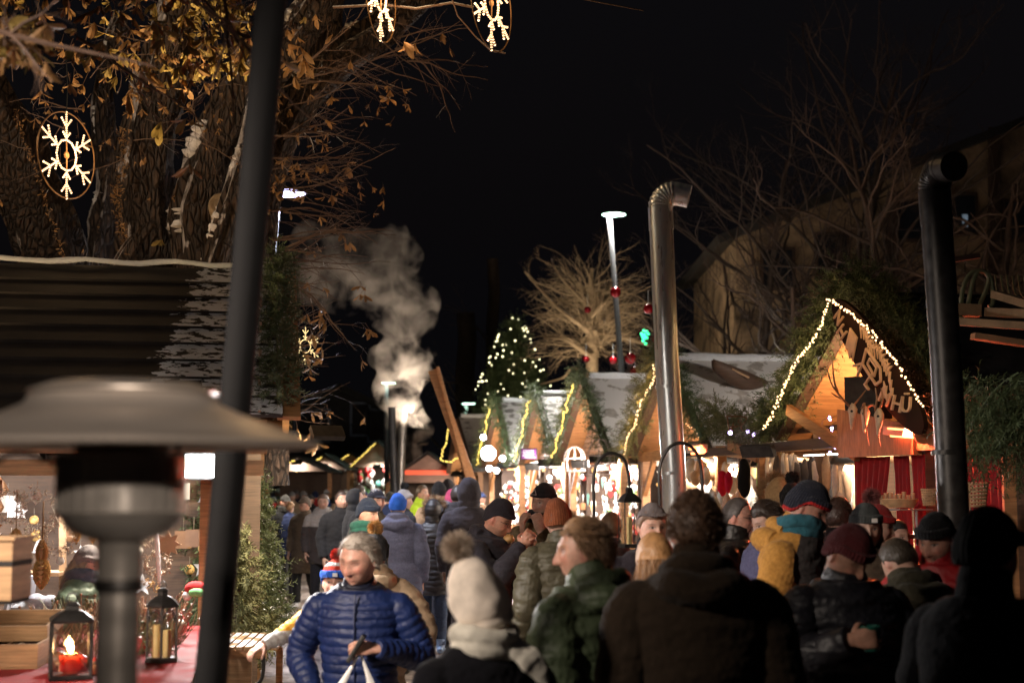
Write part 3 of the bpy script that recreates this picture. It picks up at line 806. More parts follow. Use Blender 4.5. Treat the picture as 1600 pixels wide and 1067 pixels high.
def limb(mb, px, Y, sub=7, n=22, lump=.16, snow=None):
    """px: list of (x, y, radius_px[, depth]) in photo measure; real limb at its depth"""
    pts = []; rad = []
    for q in px:
        y = q[3] if len(q) > 3 else Y
        pts.append(P(q[0], q[1], y)); rad.append(q[2] * y / F)
    pp = crspline(pts, sub); rr = []
    for i in range(len(pp)):
        t = i / (len(pp) - 1) * (len(rad) - 1); k = min(int(t), len(rad) - 2); rr.append(rad[k] + (rad[k + 1] - rad[k]) * (t - k))
    m = MB(); m.tube(pp, rr, n)
    v = np.array([tuple(x) for x in m.v]); c = np.repeat(np.array([tuple(p) for p in pp]), n, axis=0)
    d = v - c; ln = np.linalg.norm(d, axis=1, keepdims=True) + 1e-9
    ang = np.tile(np.arange(n), len(pp)) / n * 2 * math.pi
    ridge = .10 * np.sin(ang * 7 + vnoise(v, 1.5, 3) * 3) + .08 * np.sin(ang * 11 + vnoise(v, 2.2, 5) * 4)
    amp = ln * (lump * vnoise(v, 3.2, 1)[:, None] + ridge[:, None])
    v = v + d / ln * amp
    mb.add([tuple(x) for x in v], m.f)
    if snow is not None:      # snow lying along the upper left side, broken into patches
        off = Vector((-.62, -.45, .55)).normalized(); seg_ = []
        for i, (p, r_) in enumerate(zip(pp, rr)):
            k_ = math.sin(i * .9 + px[0][0]) + .6 * math.sin(i * 2.3) + snow[1]
            seg_.append((p + off * r_ * .78, r_ * .55 * max(0, min(1, k_ + .35))))
        run = []
        for q in seg_ + [(None, 0)]:
            if q[1] > .01: run.append(q)
            else:
                if len(run) > 1: snow[0].tube(crspline([a for a, _ in run], 5), [max(.008, (run[j // 5][1] * (1 - j % 5 / 5) + run[min(j // 5 + 1, len(run) - 1)][1] * (j % 5 / 5)) * (.8 + .13 * math.sin(j * 1.1) + .1 * math.sin(j * 2.7)) * min(1, .25 + .3 * min(j, (len(run) - 1) * 5 - j))) for j in range((len(run) - 1) * 5 + 1)], 12)
                run = []
    return pp, rr

def twig(mb, p, d, L, r, depth, rng, droop=-.02, wander=.18, n=5, kids=(2, 5), tips=None):
    seg = max(4, int(L / .12)); seg = min(seg, 14); pts = [p.copy()]; q = p.copy(); dd = d.normalized()
    for i in range(seg):
        dd = (dd + Vector((rng.gauss(0, 1), rng.gauss(0, 1), rng.gauss(0, 1))) * wander + Vector((0, 0, droop))).normalized()
        q = q + dd * (L / seg); pts.append(q.copy())
    mb.tube(pts, [r * (1 - .75 * i / seg) for i in range(seg + 1)], n, caps=False)
    if tips is not None and depth == 0: tips.append((pts[-1], dd))
    if depth > 0:
        for _ in range(rng.randint(*kids)):
            i = rng.randint(max(1, seg // 5), seg - 1)
            base = pts[i]; t = (pts[i + 1] - pts[i]).normalized()
            o = Vector((rng.gauss(0, 1), rng.gauss(0, 1), rng.gauss(0, 1))); o = (o - t * o.dot(t)).normalized()
            nd = (t * rng.uniform(.6, 1.1) + o * rng.uniform(.5, .9)).normalized()
            f = 1 - i / seg * .5
            twig(mb, base, nd, L * rng.uniform(.4, .65) * f, r * (1 - .75 * i / seg) * .62, depth - 1, rng, droop, wander, max(3, n - 1), kids, tips)

def leaf(mb, p, d, L, rng, curl=1.0):
    d = d.normalized(); x = d.cross(Vector((rng.gauss(0, 1), rng.gauss(0, 1), rng.gauss(0, 1)))).normalized(); nrm = x.cross(d)
    prof = [(0, .03), (.2, .12), (.5, .22), (.72, .25), (.9, .13), (1, .0)]
    vs = []; fs = []; q = p.copy(); bend = rng.uniform(-.5, .7) * curl; dd = d.copy(); last = 0
    fold = rng.uniform(.15, .6)
    for k, (t, wv) in enumerate(prof):
        q = q + dd * ((t - last) * L); last = t
        dd = (dd + nrm * bend * .3).normalized()
        wv = wv * L * .62
        vs += [q - x * wv + nrm * wv * fold, q, q + x * wv + nrm * wv * fold]
    for k in range(len(prof) - 1):
        a = k * 3; fs += [(a, a + 1, a + 4, a + 3), (a + 1, a + 2, a + 5, a + 4)]
    mb.add(vs, fs)

def leaf_cluster(mb, stem, p, rng, L=.15, n=5):
    d0 = Vector((rng.gauss(0, .5), rng.gauss(0, .5), -1)).normalized()
    s0 = p; s1 = p + Vector((rng.gauss(0, .04), rng.gauss(0, .04), -.05 - rng.random() * .06))
    stem.tube([s0, s1], .002, 3, caps=False)
    for k in range(n):
        d = (d0 + Vector((rng.gauss(0, .45), rng.gauss(0, .45), rng.gauss(0, .25)))).normalized()
        leaf(mb, s1, d, L * rng.uniform(.5, 1.15), rng, 1.8)

def chestnut():
    rng = random.Random(11)
    root = thing('chestnut_tree', 'huge old chestnut tree with snowy limbs and dry brown leaves behind the left stall roof', 'tree', (-3.6, 15, 0))
    tr = MB(); sn = MB()
    limb(tr, [(120, 760, 60, 15.2), (100, 470, 58, 15), (62, 340, 50, 14.5), (10, 220, 46, 14), (-60, 90, 40, 13.5)], 14)
    limb(tr, [(240, 760, 62), (236, 470, 52), (228, 330, 46), (232, 210, 44), (262, 90, 38), (318, -80, 30)], 14.6, snow=(sn, -.6))
    limb(tr, [(330, 760, 60), (318, 480, 46), (308, 330, 42), (352, 205, 40), (410, 115, 36), (478, 30, 32), (540, -70, 28)], 14.3, snow=(sn, .55))
    limb(tr, [(400, 760, 50), (395, 420, 36), (404, 300, 36), (442, 190, 34), (505, 105, 36), (600, 42, 30), (700, -60, 26)], 14.8, snow=(sn, -.1))
    limb(tr, [(502, 130, 26), (515, 60, 24), (500, -60, 22)], 14.7)
    limb(tr, [(130, 760, 30), (160, 400, 26), (172, 280, 20), (160, 150, 16), (190, 20, 12)], 16, snow=(sn, .3))
    limb(tr, [(185, 420, 14), (205, 385, 12), (235, 350, 8)], 14.0)
    limb(tr, [(330, 420, 20), (360, 330, 22), (385, 240, 16), (400, 150, 10)], 13.9, snow=(sn, .7))
    # lit cut face of a sawn limb stub
    tr.build('trunk', 'bark_snow', root); tag(sn.build('snow_on_limbs', 'old_snow', root), kind='stuff')
    m = MB(); c = P(345, 318, 13.85); M = Matrix.Rotation(R(74), 3, 'X')
    m.lathe([(.0, .0), (.05, .004), (.07, -.004), (.105, .006), (.125, -.01), (.135, -.05), (.15, -.3)], c, 20, M)
    m.build('sawn_stub', mat('cut_wood', (.3, .21, .12), .8, 0, .4, 12, .5), root)
    tw = MB(); tips = []
    # fine arching twigs to the right of the pole
    for k in range(46):
        y = 90 + 350 * rng.random(); x = 420 + 30 * rng.random() + max(0, (200 - y)) * .3
        d = Vector((1, rng.uniform(-.5, .5), rng.uniform(-.15, .45)))
        twig(tw, P(x, y, 14.3 + rng.uniform(-.8, .8)), d, rng.uniform(.7, 1.25), rng.uniform(.007, .013), 2, rng, -.035, .12, 5, (2, 4), tips)
    for k in range(12):
        x = 520 + 140 * rng.random(); y = 20 + 90 * rng.random()
        twig(tw, P(x, y, 14.5), Vector((1, rng.uniform(-.5, .5), rng.uniform(-.6, .5))), rng.uniform(.6, 1.1), .01, 2, rng, -.03, .14, 5, (2, 4), tips)
    for k in range(24):      # left side tangle
        x = 20 + 370 * rng.random(); y = 60 + 210 * rng.random()
        twig(tw, P(x, y, 13.2 + rng.uniform(-.6, .4)), Vector((rng.uniform(-1, 1), rng.uniform(-.4, .3), rng.uniform(-.3, .5))), rng.uniform(.4, .9), rng.uniform(.004, .009), 2, rng, -.02, .2, 4, (2, 4), tips)
    # nearer hanging branches that carry the big leaves
    for (x, y, Y, L, dx, dz) in ((60, -60, 6.5, 1.1, 1, -.35), (200, -60, 6, 1.1, 1, -.5), (-40, 40, 5, .7, 1, -.2), (250, -20, 7.5, 1.0, 1, -.3), (120, 60, 8, 1.0, 1, -.25), (480, -70, 9, 1.2, -1, -.4), (330, -50, 7, .9, .3, -.8)):
        twig(tw, P(x, y, Y), Vector((dx, 0, dz)), L, .012, 2, rng, -.03, .15, 5, (3, 5), tips)
    tw.tube([P(840, -30, 12), P(875, -8, 12), P(940, 5, 12), P(1005, 17, 12)], .006, 5)
    tw.tube([P(520, 12, 13), P(600, 8, 13), P(650, 14, 13), P(705, 5, 13), P(740, 12, 13)], .012, 6)
    tw.tube([P(700, -20, 12.5), P(715, 25, 12.5), P(745, 60, 12.5), P(765, 78, 12.5), P(790, 84, 12.5)], .007, 5)
    tag(tw.build('twigs', 'twig_bark', root, smooth=True, fixn=False), kind='stuff')
    lf = MB(); lo = MB(); st = MB()
    def zone(n, x0, x1, y0, y1, Y0, Y1, L, olive, k=5, fn=None):
        for _ in range(int(n * 1.8)):
            x = rng.uniform(x0, x1); y = rng.uniform(y0, y1)
            if fn and not fn(x, y): continue
            leaf_cluster(lo if rng.random() < olive else lf, st, P(x, y, rng.uniform(Y0, Y1)), rng, L * rng.uniform(.45, .85), k)
    zone(60, -10, 400, -60, 60, 7.5, 10, .15, .35)
    zone(44, 160, 400, -60, 100, 8, 11, .15, .75)
    zone(70, 290, 400, -50, 90, 8.5, 10.5, .14, .92)
    zone(22, 0, 60, 0, 60, 5, 7, .14, .3)
    zone(24, 60, 330, 40, 120, 8, 11, .13, .2)
    zone(18, 60, 330, 60, 170, 11, 13.5, .12, .05)
    zone(26, 20, 400, 120, 230, 12, 13.6, .09, 0, 4)
    zone(9, 60, 400, 240, 400, 13, 13.6, .08, 0, 3)
    zone(10, 420, 500, 10, 110, 12, 13.5, .17, .25)
    zone(26, 430, 640, 100, 330, 13.4, 14.4, .13, .0, 4, lambda x, y: x - 430 < 230 - (y - 100) * .3)
    zone(12, 430, 480, 230, 300, 13.4, 14, .12, 0, 3)
    for (x, y, Y, L, ol) in ((45, 40, 6.2, .19, 0), (240, 175, 10.5, .17, 1), (205, 95, 9, .2, .4), (215, 130, 9, .16, .3), (345, 80, 9.5, .17, 1), (375, 55, 9.5, .17, 1), (650, 60, 12.6, .2, 0), (640, 52, 12.6, .18, 0), (610, 150, 13.4, .16, 0), (560, 155, 13.4, .12, 0), (470, 65, 12.8, .2, 0), (462, 75, 12.8, .22, 0), (510, 480, 15, .16, 0), (495, 470, 15, .12, 0), (248, 358, 13.6, .14, .5)):
        leaf_cluster(lo if ol >= .5 else lf, st, P(x, y, Y), rng, L, 5)
    # leaves at the twig tips
    for (p, d) in tips:
        if rng.random() < .055: leaf_cluster(lf, st, p, rng, .12, 4)
    tag(lf.build('brown_leaves', 'dry_leaf', root, smooth=False, fixn=False), kind='stuff'); tag(lo.build('olive_leaves', 'olive_leaf', root, smooth=False, fixn=False), kind='stuff')
    tag(st.build('leaf_stalks', 'twig_bark', root, smooth=False, fixn=False), kind='stuff')
    # ivy lit gold on the trunk edges
    iv = MB()
    for _ in range(420):
        t = rng.random(); x = 189 + rng.gauss(0, 4) + 6 * math.sin(t * 9); y = 200 + 220 * t
        leaf(iv, P(x, y, 14.2 - .05 * rng.random()), Vector((rng.gauss(0, 1), -.6, rng.gauss(0, 1))), rng.uniform(.02, .05), rng)
    for _ in range(180):
        t = rng.random(); x = 22 + 85 * t + rng.gauss(0, 2); y = 170 + 250 * t
        leaf(iv, P(x, y, 13.7), Vector((rng.gauss(0, 1), -.6, rng.gauss(0, 1))), rng.uniform(.02, .05), rng)
    iv.build('ivy', 'dry_leaf', root, smooth=False, fixn=False)
chestnut()
# branch hanging low behind the left stalls
def small_branch():
    rng = random.Random(5)
    root = thing('branches', 'thin leafy branches reaching out over the second left stall', 'branches', P(430, 480, 18))
    tw = MB(); tips = []
    for k in range(26):
        y = rng.uniform(440, 660)
        twig(tw, P(430 + rng.random() * 20, y, 14.3 + rng.uniform(-.4, .4)), Vector((1, rng.uniform(-.4, .4), rng.uniform(0, .4))), rng.uniform(.3, .75), .005, 2, rng, -.01, .15, 4, (2, 3), tips)
    tw.build('twigs', 'twig_bark', root, fixn=False)
    lf = MB(); st = MB()
    for (p, d) in tips:
        if rng.random() < .12: leaf_cluster(lf, st, p, rng, .13, 4)
    for (x, y) in ((500, 480), (512, 492), (470, 600), (500, 680)): leaf_cluster(lf, st, P(x, y, 14), rng, .15, 5)
    lf.build('leaves', 'dry_leaf', root, smooth=False, fixn=False); st.build('leaf_stalks', 'twig_bark', root, smooth=False, fixn=False)
small_branch()

def bare_tree(label, px, Y, H, r, seed, material='dark_bark', limbs=9, spread=.9, z0=.25, depth=3, lean=0, up=.02, kids=(3, 5), wander=.13, L=.5, group=None, name='bare_tree'):
    rng = random.Random(seed); b = P(px, 755, Y); b.z = 0
    root = thing(name, label, 'tree', b, group=group)
    mb = MB(); seg = 12; pts = [b.copy()]; d = Vector((lean, 0, 1)).normalized()
    for i in range(seg):
        d = (d + Vector((rng.gauss(0, .06), rng.gauss(0, .06), .05))).normalized(); pts.append(pts[-1] + d * (H * .8 / seg))
    mb.tube(pts, [r * (1 - .85 * i / seg) for i in range(seg + 1)], 10); mb.build('trunk', material, root)
    tw = MB()
    for k in range(limbs):
        t = z0 + (1 - z0) * (k + rng.random() * .6) / limbs; i = min(int(t * seg), seg - 1); a = k * 2.4 + rng.random()
        dd = Vector((math.cos(a) * spread, math.sin(a) * spread, rng.uniform(.35, .9)))
        twig(tw, pts[i], dd, H * L * (1.1 - .6 * t) * rng.uniform(.8, 1.2), r * (1 - .8 * t) * .42 + .008, depth, rng, up, wander, 6, kids)
    tw.build('crown', material, root, fixn=False)
    return root
G = 'bare trees behind the right stalls'
bare_tree('dark bare tree left of the tall steel flue behind the baubles', 1008, 41, 8.2, .14, 21, limbs=22, group=G)
bare_tree('dark bare tree with thin upright twigs right of the tall steel flue', 1130, 31, 11.4, .17, 22, limbs=22, depth=4, up=.045, group=G)
bare_tree('gnarled bare tree above the peak of the hut-sign gable', 1215, 24, 6.6, .2, 23, limbs=20, depth=4, up=.0, wander=.2, group=G)
bare_tree('bare tree with long branches between the hut-sign gable and the black flue', 1400, 24, 10.5, .17, 24, limbs=20, depth=4, up=.03, lean=-.12, wander=.17, group=G)
bare_tree('twisted bare tree in front of the plaster house right of the black flue', 1560, 23, 8.8, .2, 25, limbs=20, depth=4, up=.0, wander=.22, group=G)
bare_tree('tall bare tree reaching out of the top right of the picture', 1330, 29, 13, .18, 26, limbs=26, up=.04, group=G)
bare_tree('distant dim bare tree behind the leaning plank', 735, 48, 8.5, .16, 27, limbs=9, depth=2, group='dim bare trees far down the street')
bare_tree('distant dim bare tree right above the string lit fir', 830, 50, 10, .16, 29, limbs=9, depth=2, group='dim bare trees far down the street')

def fountain_tree():
    """broad pollard-like tree lit from below, limbs fanning out like a fountain, snow on the thick ones"""
    rng = random.Random(31); Y = 36; b = P(925, 755, Y); b.z = 0
    root = thing('bare_tree', 'warmly lit bare tree fanning out with snowy branches above the pink boarded stall', 'tree', b)
    mb = MB(); c = P(925, 530, Y)
    mb.tube([b, b.lerp(c, .5), c, P(922, 460, Y), P(925, 420, Y)], [.24, .2, .15, .1, .05], 10)
    for pts, r in (([(922, 520), (890, 495), (860, 470), (820, 425)], .07), ([(925, 560), (905, 545), (880, 530), (850, 528)], .08), ([(930, 520), (960, 525), (1000, 535), (1030, 545)], .09),
                   ([(925, 590), (895, 575), (880, 590), (845, 600)], .06), ([(925, 495), (945, 470), (960, 440), (962, 415)], .06), ([(922, 480), (895, 455), (870, 425), (862, 405)], .05)):
        pp = crspline([P(x, y, Y + rng.uniform(-.8, .8)) for x, y in pts], 4); mb.tube(pp, [r * .8 * (1 - .6 * i / len(pp)) for i in range(len(pp))], 8)
    mb.build('trunk', 'willow_bark', root)
    tw = MB()
    for k in range(210):
        a = rng.uniform(0, 2 * math.pi); el = rng.uniform(-.05, 1.1)
        p = P(925 + rng.uniform(-25, 25), 500 + rng.uniform(-50, 60), Y)
        twig(tw, p, Vector((math.cos(a), math.sin(a) * .8, el)), rng.uniform(1.1, 2.0), rng.uniform(.008, .019), 3, rng, -.012, .12, 4, (2, 4))
    tw.build('crown', 'willow_bark', root, fixn=False)
fountain_tree()

def conifer(name, label, px, Y, ztop, zbot, rad, n, material, seed, lights=0, L=.22, group=None, needle=.05, nn=14, wd=.005):
    rng = random.Random(seed); b = P(px, 755, Y); b.z = 0
    root = thing(name, label, 'conifer', b, group=group)
    mb = MB(); mb.tube([b, b + Vector((0, 0, ztop - .05))], [.05, .012], 8); mb.build('trunk', 'dark_bark', root)
    mb = MB(); H = ztop - zbot
    for k in range(n):
        t = rng.random() ** .8; z = ztop - t * H; a = rng.uniform(0, 2 * math.pi)
        rr = rad * (t * .95 + .05) * rng.uniform(.8, 1.1)
        e = b + Vector((math.cos(a) * rr, math.sin(a) * rr, z - .18 * rr)); s = b + Vector((0, 0, z + .05))
        mid = s.lerp(e, .55) + Vector((0, 0, .03))
        m2 = MB(); m2.tube([s, mid, e], [.006, .005, .003], 3, caps=False); mb.add(m2.v, m2.f)
        sprigs(mb, [mid, e], max(2, int(rr / .11)), .035, L=L, nn=nn, needle=needle, wd=wd, droop=.15, rng=rng)
    mb.build('crown', material, root, smooth=False, fixn=False)
    if lights:
        for k in range(1):
            m = MB()
            for q in range(lights):
                t = rng.random() ** .75; z = ztop - t * H; a = rng.uniform(math.pi, 2 * math.pi); rr = rad * (t * .95 + .1) + .1
                m.sphere(b + Vector((math.cos(a) * rr, math.sin(a) * rr, z)), rng.uniform(.016, .026), 6, 5)
            tag(m.build('light_string', 'fairy_tree'), 'scattered round fairy lights on the far christmas tree', 'fairy lights')
    return root
emis('fairy_tree', (1, .9, .5), 4.5, True)
conifer('christmas_tree', 'tall dark christmas tree dotted with lights behind the stalls', 803, 44, 7.1, 3.7, 1.5, 420, 'needle_green', 41, 95, L=.4, needle=.1, nn=8, wd=.014)
snowy('needle_frost', (.1, .12, .05), thr=1.0, scale=30, direction=(-.1, -.3, .9), dirw=.5, bstr=0)
GF = 'cut fir trees leaning beside the left stall'
conifer('fir_tree', 'front cut fir tree right beside the front pole', 398, 13.2, 2.1, .75, .42, 300, 'needle_frost', 42, group=GF, L=.16)
conifer('fir_tree', 'cut fir tree between the stall post and the front pole', 335, 12.4, 2.2, .8, .38, 240, 'needle_green', 43, group=GF, L=.16)
conifer('fir_tree', 'low cut fir tree behind the slatted stand', 375, 11.6, 1.55, .68, .36, 200, 'needle_warm', 44, group=GF, L=.16)
conifer('fir_tree', 'hindmost cut fir tree beside the walkers in jeans', 404, 15, 1.75, .55, .33, 200, 'needle_warm', 45, group=GF, L=.17)

def far_pole_trunks():
    for i, (px, top, w_, lab) in enumerate(((770, 405, .5, 'thick pale trunk standing dimly above the christmas tree'), (728, 490, .8, 'broad dim trunk behind the leaning plank'))):
        Y = 52; b = P(px, 755, Y); b.z = 0; t = P(px, top, Y)
        mb = MB(); pts = [b.lerp(t, k / 8) + Vector((.06 * math.sin(k * 2), 0, 0)) for k in range(9)]
        mb.tube(pts, [w_ * .5 * (1.0 - .15 * k / 8) for k in range(9)], 12)
        root = thing('dead_tree', lab, 'trunk', b); mb.build('trunk', 'dark_bark', root)
far_pole_trunks()

# overhanging fir branches at the right edge
mb = MB(); rng = random.Random(3)
for k in range(110):
    y = rng.uniform(575, 665); x0 = rng.uniform(1530, 1680)
    p = P(x0, y, rng.uniform(8.5, 9.6)); pts = [p]; d = Vector((rng.uniform(-.7, .1), rng.uniform(-.4, .3), rng.uniform(-.45, .1))).normalized()
    for i in range(4): d = (d + Vector((0, 0, -.28))).normalized(); pts.append(pts[-1] + d * .1)
    m2 = MB(); m2.tube(pts, [.006, .005, .004, .003, .002], 3, caps=False); mb.add(m2.v, m2.f)
    sprigs(mb, pts, 9, .04, L=.16, nn=12, needle=.05, wd=.003, droop=.9, rng=rng)
tag(mb.build('fir_branches', 'needle_green', smooth=False, fixn=False), 'drooping dark fir branches at the right edge beside the black flue', 'branches')
# ================================================================== props
mat('dark_steel', (.42, .39, .36), .34, .5, .2, 9, .1)
# ================================================================== flues, lamps, poles
def flue(label, pts, r, material, base, elbow, ribs=9, bands=(), group='tall stove flues'):
    """pts bottom->top; elbow: direction the bent top faces"""
    root = thing('stove_flue', label, 'flue', base)
    mb = MB(); mb.tube(pts, r, 28); mb.build('pipe', material, root)
    top = pts[-1]; ax = (pts[-1] - pts[-2]).normalized()
    mb = MB(); mb.tube([top - ax * .04, top + ax * .14], r * 1.05, 28); mb.build('sleeve', material, root)
    e = Vector(elbow).normalized(); n = 36; R_ = r * 1.35; cen = top + ax * .14 + e * R_; pp = []; rr = []
    for k in range(n + 1):
        a = math.pi * .56 * k / n
        pp.append(cen - e * (R_ * math.cos(a)) + ax * (R_ * math.sin(a))); rr.append(r * (1.0 + (.06 if (k % 4) < 2 else 0) * (1 if k < n - 5 else 0)))
    mb = MB(); mb.tube(pp, rr, 28); o = mb.build('elbow', material, root)
    t = (pp[-1] - pp[-2]).normalized()
    mb = MB(); mb.tube([pp[-1] - t * .01, pp[-1] + t * .09], r * .97, 28, caps=False); mb.tube([pp[-1] - t * .01, pp[-1] + t * .085], r * .93, 28); mb.build('outlet', material, root)
    for b in bands:
        c = pts[0].lerp(pts[-1], b); mb = MB(); mb.tube([c - ax * .012, c + ax * .012], r * 1.025, 28); mb.build('band', material, root)
    # stove body on the ground
    mb = MB(); mb.lathe([(0, 0), (.24, 0), (.26, .03), (.26, .6), (.2, .68), (r * 1.1, .7), (0, .7)], (base[0], base[1], 0), 24); mb.build('stove', 'black_steel', root)
    return root
b = P(1056, 755, 11.5); b.z = 0
flue('shiny galvanised flue with ribbed elbow standing before the stalls', [b + Vector((0, 0, .6)), P(1053, 740, 11.5), P(1042, 560, 11.5), P(1033, 352, 11.5)], .097, 'galvanised_steel', b, (1, -.15, -.1), bands=(.42, .62))
b = P(1490, 755, 7.6); b.z = 0
flue('black sooty flue with elbow in front of the red curtains', [b + Vector((0, 0, .6)), P(1490, 800, 7.6), P(1478, 560, 7.6), P(1463, 340, 7.6)], .082, 'black_steel', b, (.2, -.95, 0), bands=(.35, .55))
b = P(624, 755, 36); b.z = 0
flue('far flue that gives off the white smoke', [b + Vector((0, 0, .6)), P(627, 720, 36), P(630, 655, 36)], .1, 'dark_steel', b, (.6, -.3, 0))
mb = MB(); mb.tube([P(618, 790, 35), P(615, 720, 35), P(612, 636, 35)], [.12, .1, .09], 12); tag(mb.build('post', 'lamp_paint'), 'straight pale post left beside the smoking flue', 'post')

# leaning pole in the foreground
def front_pole():
    a = P(329, 1067, 4.7); c = P(424, 0, 4.55); d = (c - a).normalized(); b0 = a - d * (a.z / d.z)
    root = thing('leaning_pole', 'thick dark grey metal pole leaning across the left foreground', 'pole', b0)
    mb = MB(); mb.tube([b0, b0 + d * 6.5], [.055, .048], 32); mb.build('shaft', 'grey_paint', root)
    mb = MB(); mb.lathe([(0, 0), (.1, 0), (.1, .02), (.06, .03), (.056, .12), (0, .12)], b0, 24); mb.build('base_plate', 'grey_paint', root)
front_pole()

def street_lamp(label, px, py, Y, px2, py2, rpole, rhead, power, col, em, tiltx=0):
    top = P(px, py, Y); low = P(px2, py2, Y); d = (top - low).normalized(); base = low - d * (low.z / d.z)
    root = thing('street_lamp', label, 'street lamp', base, group='street lamps')
    mb = MB(); mb.tube([base, top], [rpole * 1.25, rpole], 16); mb.build('pole', 'lamp_paint', root)
    M = Matrix.Rotation(tiltx, 3, 'Y')
    mb = MB(); mb.lathe([(0, .1), (rhead * .5, .1), (rhead * .95, .07), (rhead, .035), (rhead, .03), (0, .03)], top + Vector((rhead * .35, 0, 0)), 28, M); mb.build('lamp_head', 'grey_paint', root)
    mb = MB(); mb.lathe([(0, .028), (rhead * .93, .028), (rhead * .9, .008), (0, .0)], top + Vector((rhead * .35, 0, .02)), 28, M); mb.build('diffuser', em, root)
    area('lamp_light', top + Vector((rhead * .35, 0, -.03)), top + Vector((rhead * .35, 0, -3)), rhead * 1.5, power, col, root, spread=125)
street_lamp('street lamp with a bluish white disc head beside the leaning pole', 432, 306, 16.5, 420, 430, .06, .27, 260, (.8, .85, 1), emis('disc_violet', (.62, .6, 1), 7, True))
street_lamp('tall street lamp with greenish white head left of the steel flue', 952, 338, 27, 960, 440, .05, .25, 480, (1, .97, .86), 'lamp_green')
street_lamp('small far street lamp beside the smoke', 603, 600, 44, 604, 700, .07, .24, 30, (.7, 1, .85), 'lamp_green')
street_lamp('tiny far street lamp above the last stall roof', 728, 632, 50, 728, 680, .06, .26, 40, (.6, 1, .7), 'lamp_green')

# pole lamps out of view; left one assumed, weak and chestnut ones added for brightness
def pillar(label, x, y, h, power, col, tgt, size=.5, spread=180):
    root = thing('added_flood_lamp', label, 'added flood lamp', (x, y, 0))
    mb = MB(); mb.tube([Vector((x, y, 0)), Vector((x, y, h))], .05, 12); mb.build('pole', 'grey_paint', root)
    stall_lamp(root, (x, y, h), tgt, power, col, size)
    for l_ in [q for q in COL.objects if q.parent == root and q.type == 'LIGHT']: l_.data.spread = R(spread)
pillar('assumed flood lamp on a pole standing left of the heater', -4.2, 2.2, 4.1, 48, (1, .84, .7), (-.5, 6.7, 1.3), spread=47)  # unseen; assumed from the left-hand light on the man in blue
pillar('added weak flood lamp on a pole behind the photographer', .8, -2, 3.4, 9, (1, .83, .68), (-2.3, 6, 2.3), spread=30)  # unseen fill, added to brighten the heater and left foreground

# ---------------------------------------------------------------- snowflake lights
def snowflake(label, px, py, Y, s, yaw, roll=0, m='flake_led', power=12, ring=True):
    c = P(px, py, Y); root = thing('snowflake_light', label, 'snowflake light', c, group='snowflake lights')
    M = Matrix.Rotation(yaw, 3, 'Z') @ Matrix.Rotation(roll, 3, 'Y')
    def W(x, z): return c + M @ Vector((x * s, 0, z * s))
    led = MB(); tu = MB()
    def line(a, b):
        a = Vector(a); b = Vector(b); n = max(2, int((b - a).length / .052))
        tu.tube([W(a.x, a.y), W(b.x, b.y)], .011 * s / .5, 6)
        for k in range(n + 1):
            q = a.lerp(b, k / n); led.sphere(W(q.x, q.y), .0125 * s / .5, 6, 4)
    for k in range(6):
        a = math.pi / 2 + k * math.pi / 3; u = Vector((math.cos(a), math.sin(a))); 
        line(u * .36, u * 1.0)
        for sg in (-1, 1):
            for r0, ln in ((.66, .25), (.40, .17)):
                b = a + sg * math.pi / 4.2; v = Vector((math.cos(b), math.sin(b)))
                line(u * r0, u * r0 + v * ln)
    hexp = [Vector((math.cos(k * math.pi / 6) * .36, math.sin(k * math.pi / 6) * .36)) for k in range(13)]
    for i in range(12): line(hexp[i], hexp[i + 1])
    led.build('leds', m, root); tu.build('rope_tube', 'rope_clear', root)
    if ring:
        mb = MB(); mb.tube([W(1.04 * math.cos(t * math.pi / 20) * 1.0, 1.0 * math.sin(t * math.pi / 20)) for t in range(41)], .006, 6)
        mb.tube([W(.0, .36), W(0, -.36)], .006, 5); mb.tube([W(.06 * math.cos(t), .06 * math.sin(t)) for t in range(7)], .012, 5)
        mb.build('frame', mat('brass_wire', (.22, .12, .05), .45, .6, .2, 9, .1), root)
    mb = MB(); mb.tube([W(0, 1.02), W(.05, 1.6), W(-.02, 2.4)], .005, 4); mb.build('cable', 'grey_paint', root)
    point('glow', c - M @ Vector((0, .12, 0)), power, (1, .62, .3), .15, root)
mat('rope_clear', (.7, .6, .5), .3, 0, .1, 9, 0)
emis('flake_led', (1, .64, .36), 3.0, True)
emis('flake_led_far', (1, .8, .35), 2.6, True)
snowflake('snowflake light hanging before the big chestnut trunk at left', 104, 243, 11.6, .36, R(70), R(-3), power=12)
snowflake('partly cut off snowflake light near the top, the left one of the upper pair', 595, -7, 12.5, .42, R(77), 0, power=22)
snowflake('partly cut off snowflake light near the top, the right one of the upper pair', 768, 5, 12, .42, R(67), 0, power=8)
snowflake('small distant snowflake light beside the smoke', 477, 541, 14.4, .19, R(45), 0, 'flake_led_far', power=2, ring=False)

